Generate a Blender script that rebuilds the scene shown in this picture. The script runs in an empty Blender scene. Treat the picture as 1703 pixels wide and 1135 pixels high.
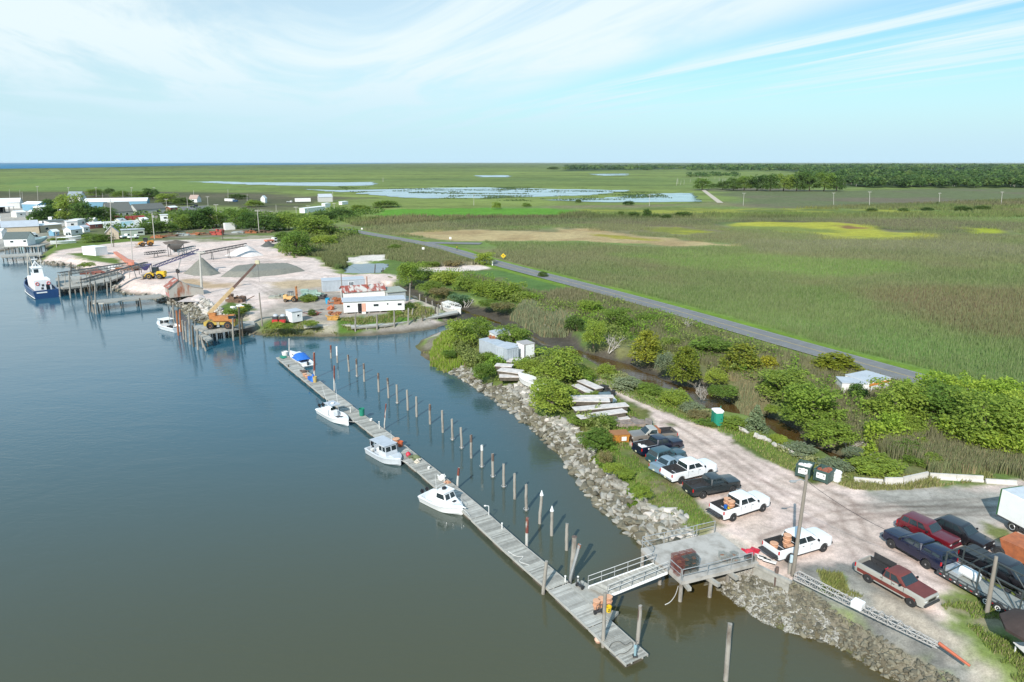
import bpy, bmesh, math, random
import numpy as np
from mathutils import Matrix, Vector
R = math.radians
C = bpy.context.scene.collection
sc = bpy.context.scene
# ------------------------------------------------------------- camera
FPX = 1135.0; CAMZ = 35.0
PITCH = math.atan((567.5 - 270.5) / FPX)
cd = bpy.data.cameras.new('camera'); cam = bpy.data.objects.new('camera', cd); C.objects.link(cam)
cd.sensor_width = 36; cd.lens = 36 * FPX / 1703; cd.clip_start = .5; cd.clip_end = 120000
cam.location = (0, 0, CAMZ); cam.rotation_euler = (R(90) - PITCH, 0, 0)
sc.camera = cam
# ------------------------------------------------------------- exposure, world, sun
sc.view_settings.view_transform = 'Standard'; sc.view_settings.look = 'None'
sc.view_settings.exposure = 0.3; sc.view_settings.gamma = 1
sc.cycles.max_bounces = 6; sc.cycles.volume_bounces = 0
sc.cycles.transparent_max_bounces = 6
SUN_EL = R(35); SUN_DIR = Vector((-.37, -.93, 0)).normalized()      # towards the sun
SUN_AZ = math.atan2(SUN_DIR.x, SUN_DIR.y)
w = bpy.data.worlds.new('World'); sc.world = w; w.use_nodes = True
def _world():
 nt = w.node_tree; N = nt.nodes; L = nt.links
 bg = N['Background']; bg.inputs[1].default_value = .1
 sky = N.new('ShaderNodeTexSky'); sky.sky_type = 'NISHITA'; sky.sun_disc = False
 sky.sun_elevation = SUN_EL; sky.sun_rotation = SUN_AZ; sky.altitude = 30
 sky.air_density = 1.1; sky.dust_density = .6; sky.ozone_density = 2.0
 tc = N.new('ShaderNodeTexCoord'); sp = N.new('ShaderNodeSeparateXYZ'); L.new(tc.outputs['Generated'], sp.inputs[0])
 def M(op, a, b=None, c=None):
  n = N.new('ShaderNodeMath'); n.operation = op
  for i, v in enumerate((a, b, c)):
   if v is None: continue
   if isinstance(v, (int, float)): n.inputs[i].default_value = v
   else: L.new(v, n.inputs[i])
  return n.outputs[0]
 def SS(v, a, b):
  n = N.new('ShaderNodeMapRange'); n.interpolation_type = 'SMOOTHSTEP'
  L.new(v, n.inputs[0]); n.inputs[1].default_value = a; n.inputs[2].default_value = b
  n.inputs[3].default_value = 0; n.inputs[4].default_value = 1
  return n.outputs[0]
 z = M('MAXIMUM', sp.outputs[2], .012)
 px = M('DIVIDE', sp.outputs[0], z); py = M('DIVIDE', sp.outputs[1], z)
 t = M('ADD', M('MULTIPLY', px, .948), M('MULTIPLY', py, .318))
 s = M('ADD', M('MULTIPLY', px, -.318), M('MULTIPLY', py, .948))
 def noise(vs, vt, det, dist=0., off=0.):
  c = N.new('ShaderNodeCombineXYZ'); L.new(M('MULTIPLY', s, vs), c.inputs[0]); L.new(M('MULTIPLY_ADD', t, vt, off), c.inputs[1])
  n = N.new('ShaderNodeTexNoise'); n.inputs['Scale'].default_value = 1; n.inputs['Detail'].default_value = det
  n.inputs['Roughness'].default_value = .62; n.inputs['Distortion'].default_value = dist
  L.new(c.outputs[0], n.inputs['Vector']); return n.outputs[0]
 n1 = noise(.10, .42, 7, .7); n2 = noise(.16, 1.9, 8, .5, 3.3); n3 = noise(.05, .13, 3, .3, 8.1)
 tt = M('ADD', t, M('MULTIPLY', M('SUBTRACT', n1, .5), 1.6))
 veil = M('SUBTRACT', 1., SS(tt, 3.0, 4.3))
 veil = M('MULTIPLY', veil, M('MULTIPLY_ADD', SS(n1, .36, .54), .55, .5))
 veil = M('MULTIPLY', veil, M('MULTIPLY_ADD', SS(n3, .38, .55), .5, .5))
 st = M('MULTIPLY', SS(tt, 3.7, 4.3), M('SUBTRACT', 1., SS(tt, 6.5, 9.5)))
 st = M('MULTIPLY', st, SS(n2, .38, .66))
 cl = M('MINIMUM', M('ADD', veil, M('MULTIPLY', st, .9)), 1.)
 cl = M('MULTIPLY', cl, M('MULTIPLY_ADD', SS(sp.outputs[2], 0., .12), .5, .48))
 mix = N.new('ShaderNodeMix'); mix.data_type = 'RGBA'; L.new(cl, mix.inputs[0])
 tint = N.new('ShaderNodeMix'); tint.data_type = 'RGBA'; tint.blend_type = 'MULTIPLY'; tint.inputs[0].default_value = 1
 L.new(sky.outputs[0], tint.inputs[6]); tint.inputs[7].default_value = (.78, 1.08, 1.12, 1)
 L.new(tint.outputs[2], mix.inputs[6]); mix.inputs[7].default_value = (6.9, 7.95, 8.25, 1)
 hz = N.new('ShaderNodeMix'); hz.data_type = 'RGBA'; L.new(SS(sp.outputs[2], .16, -.01), hz.inputs[0]); L.new(mix.outputs[2], hz.inputs[6]); hz.inputs[7].default_value = (4.7, 6.7, 7.9, 1)
 up = N.new('ShaderNodeMix'); up.data_type = 'RGBA'; L.new(SS(sp.outputs[2], .2, .42), up.inputs[0]); L.new(hz.outputs[2], up.inputs[6]); up.inputs[7].default_value = (2.9, 5.0, 7.0, 1)
 L.new(up.outputs[2], bg.inputs[0])
_world()
sd = bpy.data.lights.new('sun', 'SUN'); sd.energy = 4.6; sd.angle = R(.53); sd.color = (1, .955, .88)
so = bpy.data.objects.new('sun', sd); C.objects.link(so)
so.rotation_euler = (-Vector((SUN_DIR.x * math.cos(SUN_EL), SUN_DIR.y * math.cos(SUN_EL), math.sin(SUN_EL)))).to_track_quat('-Z', 'Y').to_euler()
# ------------------------------------------------------------- measuring the photograph
GZ = 2.0
def P(x, y, z=GZ):
 "ground point (height z) seen at photo pixel x, y"
 u = (x - 851.5) / FPX; v = (567.5 - y) / FPX
 cp, sp = math.cos(PITCH), math.sin(PITCH)
 Y = cp + v * sp; Z = -sp + v * cp
 t = (CAMZ - z) / max(-Z, .0012)
 return Vector((u * t, Y * t, z))
def top_z(x, y, pt):
 "height of a vertical thing standing at pt whose top is at pixel row y"
 v = (567.5 - y) / FPX; cp, sp = math.cos(PITCH), math.sin(PITCH)
 return CAMZ + pt.y / (cp + v * sp) * (-sp + v * cp)
def PP(lst, z=GZ): return np.array([P(x, y, z)[:2] for x, y in lst])
# ------------------------------------------------------------- numpy noise and polygons
def _h(i, j, s):
 n = (i * 374761393 + j * 668265263 + s * 974634777) & 0xffffffff
 n = ((n ^ (n >> 13)) * 1274126177) & 0xffffffff
 return ((n ^ (n >> 16)) & 0xffff) / 65535.0
def vnoise(x, y, s=0):
 i = np.floor(x).astype(np.int64); j = np.floor(y).astype(np.int64)
 f = x - i; g = y - j; f = f * f * (3 - 2 * f); g = g * g * (3 - 2 * g)
 return (_h(i, j, s) * (1 - f) + _h(i + 1, j, s) * f) * (1 - g) + (_h(i, j + 1, s) * (1 - f) + _h(i + 1, j + 1, s) * f) * g
def fbm(x, y, s=0, o=4):
 a = 0; k = .5; tot = 0
 for q in range(o):
  a = a + k * vnoise(x, y, s + q * 7); tot += k; k *= .55; x = x * 2.03 + 11.7; y = y * 2.03 + 5.3
 return a / tot
def sdist(x, y, poly, closed=True):
 "distance to polygon outline, positive inside"
 d = np.full(x.shape, 1e18); ins = np.zeros(x.shape, bool); n = len(poly)
 for k in range(n if closed else n - 1):
  ax, ay = poly[k]; bx, by = poly[(k + 1) % n]
  ex, ey = bx - ax, by - ay; l2 = ex * ex + ey * ey + 1e-12
  t = np.clip(((x - ax) * ex + (y - ay) * ey) / l2, 0, 1)
  dx = x - ax - t * ex; dy = y - ay - t * ey
  d = np.minimum(d, dx * dx + dy * dy)
  if closed and ay != by:
   c = ((ay > y) != (by > y)) & (x < (bx - ax) * (y - ay) / (by - ay) + ax)
   ins ^= c
 d = np.sqrt(d)
 return np.where(ins, d, -d) if closed else d
def sstep(v, a, b):
 t = np.clip((v - a) / (b - a), 0, 1); return t * t * (3 - 2 * t)
# ------------------------------------------------------------- materials
MATS = {}
def mat(name, col, rough=.6, metal=0., var=.12, scale=1.5, bump=0., col2=None, thr=None, spec=.5, stretch=(1, 1, 1), detail=5, coat=0., isl=0.):
 "procedural material: two tones mixed by noise in object space, optional bump"
 if name in MATS: return MATS[name]
 m = bpy.data.materials.new(name); m.use_nodes = True; nt = m.node_tree; N = nt.nodes; L = nt.links
 b = N['Principled BSDF']; b.inputs['Roughness'].default_value = rough; b.inputs['Metallic'].default_value = metal
 b.inputs['Specular IOR Level'].default_value = spec
 if coat: b.inputs['Coat Weight'].default_value = coat; b.inputs['Coat Roughness'].default_value = .05
 tc = N.new('ShaderNodeTexCoord'); mp = N.new('ShaderNodeMapping'); L.new(tc.outputs['Object'], mp.inputs[0])
 mp.inputs['Scale'].default_value = stretch
 oi = N.new('ShaderNodeObjectInfo'); va = N.new('ShaderNodeVectorMath'); va.operation = 'ADD'
 L.new(mp.outputs[0], va.inputs[0]); L.new(oi.outputs['Random'], va.inputs[1])
 n = N.new('ShaderNodeTexNoise'); n.inputs['Scale'].default_value = scale; n.inputs['Detail'].default_value = detail
 n.inputs['Roughness'].default_value = .65; L.new(va.outputs[0], n.inputs['Vector'])
 r = N.new('ShaderNodeValToRGB'); L.new(n.outputs[0], r.inputs[0])
 c1 = tuple(c * (1 - var) for c in col) + (1,)
 c2 = tuple(min(1, c * (1 + var)) for c in col) + (1,) if col2 is None else tuple(col2) + (1,)
 if col2 is not None: c1 = tuple(col) + (1,)
 lo, hi = thr or (.3, .7)
 r.color_ramp.elements[0].position = lo; r.color_ramp.elements[0].color = c1
 r.color_ramp.elements[1].position = hi; r.color_ramp.elements[1].color = c2
 out = r.outputs[0]
 if isl:
  ge = N.new('ShaderNodeNewGeometry'); mr = N.new('ShaderNodeMapRange'); L.new(ge.outputs['Random Per Island'], mr.inputs[0]); mr.inputs[3].default_value = 1 - isl; mr.inputs[4].default_value = 1 + isl
  mx = N.new('ShaderNodeMix'); mx.data_type = 'RGBA'; mx.blend_type = 'MULTIPLY'; mx.inputs[0].default_value = 1; L.new(out, mx.inputs[6]); L.new(mr.outputs[0], mx.inputs[7]); out = mx.outputs[2]
 L.new(out, b.inputs['Base Color'])
 if bump:
  bp = N.new('ShaderNodeBump'); bp.inputs['Strength'].default_value = bump; bp.inputs['Distance'].default_value = .05
  L.new(n.outputs[0], bp.inputs['Height']); L.new(bp.outputs[0], b.inputs['Normal'])
 MATS[name] = m; return m
def attr_mat(name, rough=.9, spec=.2, fine=(), bumpd=0., trans=0.):
 "base colour from the mesh's own colour layer times fine procedural grain"
 m = bpy.data.materials.new(name); m.use_nodes = True; nt = m.node_tree; N = nt.nodes; L = nt.links
 b = N['Principled BSDF']; b.inputs['Roughness'].default_value = rough; b.inputs['Specular IOR Level'].default_value = spec
 a = N.new('ShaderNodeAttribute'); a.attribute_name = 'Col'; col = a.outputs['Color']
 tc = N.new('ShaderNodeTexCoord')
 for sc_, amt in fine:
  n = N.new('ShaderNodeTexNoise'); n.inputs['Scale'].default_value = sc_; n.inputs['Detail'].default_value = 4; n.inputs['Roughness'].default_value = .7
  L.new(tc.outputs['Object'], n.inputs['Vector'])
  mr = N.new('ShaderNodeMapRange'); L.new(n.outputs[0], mr.inputs[0]); mr.inputs[1].default_value = .3; mr.inputs[2].default_value = .7
  mr.inputs[3].default_value = 1 - amt; mr.inputs[4].default_value = 1 + amt
  mx = N.new('ShaderNodeMix'); mx.data_type = 'RGBA'; mx.blend_type = 'MULTIPLY'; mx.inputs[0].default_value = 1
  L.new(col, mx.inputs[6]); L.new(mr.outputs[0], mx.inputs[7]); col = mx.outputs[2]
  if bumpd:
   bp = N.new('ShaderNodeBump'); bp.inputs['Strength'].default_value = .6; bp.inputs['Distance'].default_value = bumpd
   L.new(n.outputs[0], bp.inputs['Height']); L.new(bp.outputs[0], b.inputs['Normal'])
 L.new(col, b.inputs['Base Color'])
 if trans:
  tr = N.new('ShaderNodeBsdfTranslucent'); L.new(col, tr.inputs[0]); ms = N.new('ShaderNodeMixShader'); ms.inputs[0].default_value = trans
  L.new(b.outputs[0], ms.inputs[1]); L.new(tr.outputs[0], ms.inputs[2]); L.new(ms.outputs[0], N['Material Output'].inputs[0])
 return m
# ------------------------------------------------------------- objects
def tag(o, label=None, cat=None, group=None, kind=None):
 if label: o['label'] = label
 if cat: o['category'] = cat
 if group: o['group'] = group
 if kind: o['kind'] = kind
 return o
def root(name, loc, rz, label, cat, group=None):
 o = bpy.data.objects.new(name, None); C.objects.link(o); o.empty_display_size = .3
 o.location = loc; o.rotation_euler = (0, 0, rz)
 return tag(o, label, cat, group)
def npmesh(name, V, Fq, m, col=None, smooth=False, parent=None):
 "object from numpy arrays; Fq is (n,3) or (n,4)"
 me = bpy.data.meshes.new(name); V = np.asarray(V, np.float32); Fq = np.asarray(Fq, np.int32); k = Fq.shape[1]
 me.vertices.add(len(V)); me.vertices.foreach_set('co', V.ravel())
 me.loops.add(Fq.size); me.loops.foreach_set('vertex_index', Fq.ravel())
 me.polygons.add(len(Fq)); me.polygons.foreach_set('loop_start', np.arange(0, Fq.size, k, dtype=np.int32))
 me.polygons.foreach_set('loop_total', np.full(len(Fq), k, np.int32))
 if smooth: me.polygons.foreach_set('use_smooth', np.ones(len(Fq), bool))
 if col is not None:
  ca = me.color_attributes.new('Col', 'FLOAT_COLOR', 'POINT')
  c4 = np.ones((len(V), 4), np.float32); c4[:, :3] = col; ca.data.foreach_set('color', c4.ravel())
 me.update(calc_edges=True); me.materials.append(m)
 o = bpy.data.objects.new(name, me); C.objects.link(o)
 if parent: o.parent = parent
 return o
class MB:
 "collects simple shaped pieces and links them as ONE mesh object"
 def __init__(s): s.v = []; s.f = []; s.sm = []
 def add(s, vs, fs, M=None, smooth=False):
  b = len(s.v)
  for p in vs:
   p = Vector(p); s.v.append(M @ p if M else p)
  for f in fs: s.f.append([b + i for i in f]); s.sm.append(smooth)
  return s
 def box(s, c, d, M=None, bev=0., tap=1.):
  x, y, z = c; a, b, e = d[0] / 2, d[1] / 2, d[2] / 2
  if bev:
   bm = bmesh.new(); bmesh.ops.create_cube(bm, size=1)
   for v in bm.verts: v.co = (v.co.x * d[0], v.co.y * d[1], v.co.z * d[2])
   bmesh.ops.bevel(bm, geom=bm.edges[:], offset=bev, segments=2, affect='EDGES')
   bm.verts.index_update()
   vs = [(v.co.x + x, v.co.y + y, v.co.z + z) for v in bm.verts]; fs = [[v.index for v in f.verts] for f in bm.faces]; bm.free()
   return s.add(vs, fs, M, True)
  vs = [(x + i * a * (tap if k > 0 else 1), y + j * b * (tap if k > 0 else 1), z + k * e) for k in (-1, 1) for j in (-1, 1) for i in (-1, 1)]
  return s.add(vs, [(0, 2, 3, 1), (4, 5, 7, 6), (0, 1, 5, 4), (2, 6, 7, 3), (0, 4, 6, 2), (1, 3, 7, 5)], M)
 def tube(s, p, q, r, r2=None, n=8, caps=True, M=None):
  p, q = Vector(p), Vector(q); r2 = r if r2 is None else r2
  d = (q - p).normalized(); a = d.orthogonal().normalized(); b = d.cross(a)
  vs = []
  for c, rr in ((p, r), (q, r2)):
   for k in range(n):
    t = 2 * math.pi * k / n; vs.append(c + (a * math.cos(t) + b * math.sin(t)) * rr)
  s.add(vs, [(k, (k + 1) % n, n + (k + 1) % n, n + k) for k in range(n)], M, True)
  if caps: s.add(vs[:n], [tuple(range(n - 1, -1, -1))], M); s.add(vs[n:], [tuple(range(n))], M)
  return s
 def path(s, pts, r, n=6, M=None):
  for a, b in zip(pts[:-1], pts[1:]): s.tube(a, b, r, n=n, M=M)
  return s
 def lathe(s, prof, n=16, M=None, ax='z'):
  vs = []
  for r, h in prof:
   for k in range(n):
    t = 2 * math.pi * k / n; c, d = r * math.cos(t), r * math.sin(t)
    vs.append((c, d, h) if ax == 'z' else (c, h, d))
  fs = [(i * n + k, i * n + (k + 1) % n, (i + 1) * n + (k + 1) % n, (i + 1) * n + k) for i in range(len(prof) - 1) for k in range(n)]
  s.add(vs, fs, M, True)
  if prof[0][0] > 1e-4: s.add(vs[:n], [tuple(range(n))], M)
  if prof[-1][0] > 1e-4: s.add(vs[-n:], [tuple(range(n))], M)
  return s
 def loft(s, rings, closed=True, caps=True, M=None, smooth=False):
  n = len(rings[0]); vs = [p for r in rings for p in r]; m = n if closed else n - 1
  fs = [(i * n + k, i * n + (k + 1) % n, (i + 1) * n + (k + 1) % n, (i + 1) * n + k) for i in range(len(rings) - 1) for k in range(m)]
  s.add(vs, fs, M, smooth)
  if caps: s.add(rings[0], [tuple(range(n))], M); s.add(rings[-1], [tuple(range(n))], M)
  return s
 def prism(s, poly, z0, z1, M=None):
  return s.loft([[(x, y, z0) for x, y in poly], [(x, y, z1) for x, y in poly]], M=M)
 def build(s, name, m, parent=None, ang=.7):
  me = bpy.data.meshes.new(name); me.from_pydata([tuple(v) for v in s.v], [], s.f)
  bm = bmesh.new(); bm.from_mesh(me); bmesh.ops.remove_doubles(bm, verts=bm.verts, dist=1e-4)
  bmesh.ops.recalc_face_normals(bm, faces=bm.faces); bm.to_mesh(me); bm.free()
  me.polygons.foreach_set('use_smooth', [True] * len(me.polygons)); me.set_sharp_from_angle(angle=ang)
  me.materials.append(m); me.update()
  o = bpy.data.objects.new(name, me); C.objects.link(o)
  if parent: o.parent = parent
  return o
def T(x=0, y=0, z=0, rz=0, rx=0, ry=0): return Matrix.Translation((x, y, z)) @ Matrix.Rotation(rz, 4, 'Z') @ Matrix.Rotation(ry, 4, 'Y') @ Matrix.Rotation(rx, 4, 'X')
def copy_tree(o, parent=None):
 c = o.copy(); C.objects.link(c)
 if parent: c.parent = parent
 for ch in o.children: copy_tree(ch, c)
 return c
def place(o, loc, rz=0, label=None, group=None, scale=None):
 o.location = loc; o.rotation_euler = (0, 0, rz)
 if label: o['label'] = label
 if group: o['group'] = group
 if scale: o.scale = scale if hasattr(scale, '__len__') else (scale,) * 3
 return o
ORD = ['first', 'second', 'third', 'fourth', 'fifth', 'sixth', 'seventh', 'eighth', 'ninth', 'tenth', 'eleventh', 'twelfth', 'thirteenth',
       'fourteenth', 'fifteenth', 'sixteenth', 'seventeenth', 'eighteenth', 'nineteenth', 'twentieth', 'twenty-first', 'twenty-second',
       'twenty-third', 'twenty-fourth', 'twenty-fifth', 'twenty-sixth', 'twenty-seventh', 'twenty-eighth']
rng = np.random.default_rng(7); random.seed(7)
# ============================================================= terrain, water, road
WATERPX = [(1900, 1420), (1600, 1205), (1500, 1140), (1460, 1115), (1442, 1104), (1421, 1088), (1391, 1071), (1354, 1060), (1311, 1046), (1273, 1029), (1234, 1006),
 (1205, 985), (1193, 976), (1150, 958), (1105, 930), (1067, 905), (1035, 876), (1003, 848), (955, 790), (937, 760), (904, 732), (873, 701), (842, 679), (816, 660),
 (785, 641), (761, 625), (738, 614), (718, 606), (704, 594), (695, 582), (692, 575), (702, 567), (716, 558), (738, 551),
 (751, 545), (760, 538), (757, 531), (740, 541), (723, 547), (669, 555), (625, 558), (582, 560), (538, 561), (495, 559), (462, 558), (430, 558), (405, 555), (385, 548),
 (350, 538), (326, 537), (304, 515), (296, 508), (271, 504), (255, 499), (240, 491), (211, 490), (189, 483), (187, 472), (165, 462),
 (141, 455), (127, 448), (110, 442), (90, 442), (68, 439), (60, 433), (68, 424), (78, 416), (74, 406), (45, 405), (30, 412), (0, 419), (-200, 428), (-900, 440)]
WATER = np.vstack([PP(WATERPX, 0.0), [[-900, 200], [-900, 5], [60, 5]]])
CREEKPX = [(636, 474), (655, 478), (682, 473), (714, 491), (748, 500), (801, 508), (841, 518), (880, 534), (946, 556), (977, 577), (1019, 588), (1085, 604), (1127, 626),
 (1170, 634), (1217, 656), (1254, 672), (1297, 686), (1334, 704), (1347, 724), (1403, 745), (1441, 757), (1452, 776), (1440, 792), (1430, 790), (1410, 778), (1366, 754), (1312, 734),
 (1254, 698), (1175, 684), (1148, 660), (1096, 648), (1064, 634), (1010, 618), (983, 603), (947, 590), (904, 582), (878, 562), (850, 552), (800, 545), (760, 538), (757, 531), (751, 524), (719, 511), (660, 488)]
CREEK = PP(CREEKPX, 1.0)
CREEKC = PP([(640, 478), (720, 500), (790, 522), (860, 546), (905, 570), (960, 585), (1030, 618), (1090, 644), (1150, 659), (1200, 686), (1260, 699), (1330, 734), (1400, 768), (1440, 783)], 0.3)
CANALPX = [(572, 446), (590, 438), (640, 437), (646, 442), (630, 455), (600, 456), (575, 455)]
CANAL = PP(CANALPX, 1.6)
ROADPX = [(2300, 870), (1900, 740), (1703, 682), (1538, 633), (1350, 584), (1228, 547), (1164, 528), (1100, 511), (1006, 485), (950, 471), (905, 459), (840, 443), (800, 432), (760, 418), (720, 408), (690, 402), (650, 396), (610, 389), (570, 381)]
ROAD = PP(ROADPX)
# riprap bands (top edge seen at the height of the land)
RIP1 = np.vstack([PP(WATERPX[11:27], 0.0), PP([(718, 598), (738, 598), (773, 600), (788, 610), (802, 625), (823, 632), (866, 637), (888, 646), (885, 675), (928, 689), (964, 710), (978, 727), (997, 758), (1009, 770), (1032, 793), (1053, 810), (1079, 830), (1112, 846), (1126, 850), (1150, 876), (1165, 890), (1185, 935)])])
RIP2 = np.vstack([PP([(1225, 940), (1262, 940), (1300, 952), (1330, 966), (1430, 1022), (1520, 1074), (1600, 1114), (1660, 1150), (1800, 1230), (2000, 1340)]), PP(WATERPX[0:13], 0.0)])
RIP3 = np.vstack([PP(WATERPX[46:60], 0.0), PP([(180, 466), (196, 478), (240, 480), (262, 484), (300, 488), (345, 500), (375, 520), (395, 535), (425, 545)])])
RIP4 = np.vstack([PP(WATERPX[59:66], 0.0), PP([(66, 428), (110, 432), (140, 440), (180, 452), (200, 470)])])
def road_d(x, y): return sdist(x, y, ROAD, False)
SLEN = 5.6
def height(x, y, with_noise=True):
 dw = -sdist(x, y, WATER); d2 = sdist(x, y, CREEK); dcc = sdist(x, y, CREEKC, False); dc = sdist(x, y, CANAL)
 n = fbm(x * .35, y * .35, 3, 3) - .5; n2 = fbm(x * .02, y * .02, 5, 3) - .5
 land = GZ + (n * .12 + n2 * .35 * sstep(np.hypot(x, y), 130, 300)) * with_noise
 dwn = dw + n * 1.6
 h = np.where(dwn > 0, np.minimum(land, dwn / SLEN * GZ), np.maximum(-2.5, dwn * .35))
 bed = np.clip(.75 - .15 * d2 + n * .35, -.25, 2) ; bed = np.where(dcc < 6, np.minimum(bed, -.4 + dcc * .085 + n * .2), bed)
 # channel carries water only in its lower (near) reach
 lowreach = sstep(x, 8, 22); bed = bed + (1 - lowreach) * .35
 m = sstep(d2 + n * 1.2, -1.6, .9)
 h = h * (1 - m) + np.minimum(h, bed) * m
 m = sstep(dc, -1.2, .6); h = h * (1 - m) + 1.2 * m
 return h, dw, d2, dc
SHELL = (.62, .49, .43); DIRT = (.30, .265, .23); MUD = (.075, .066, .052); GRASS = (.10, .135, .035); TAN = (.40, .31, .16)
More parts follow.
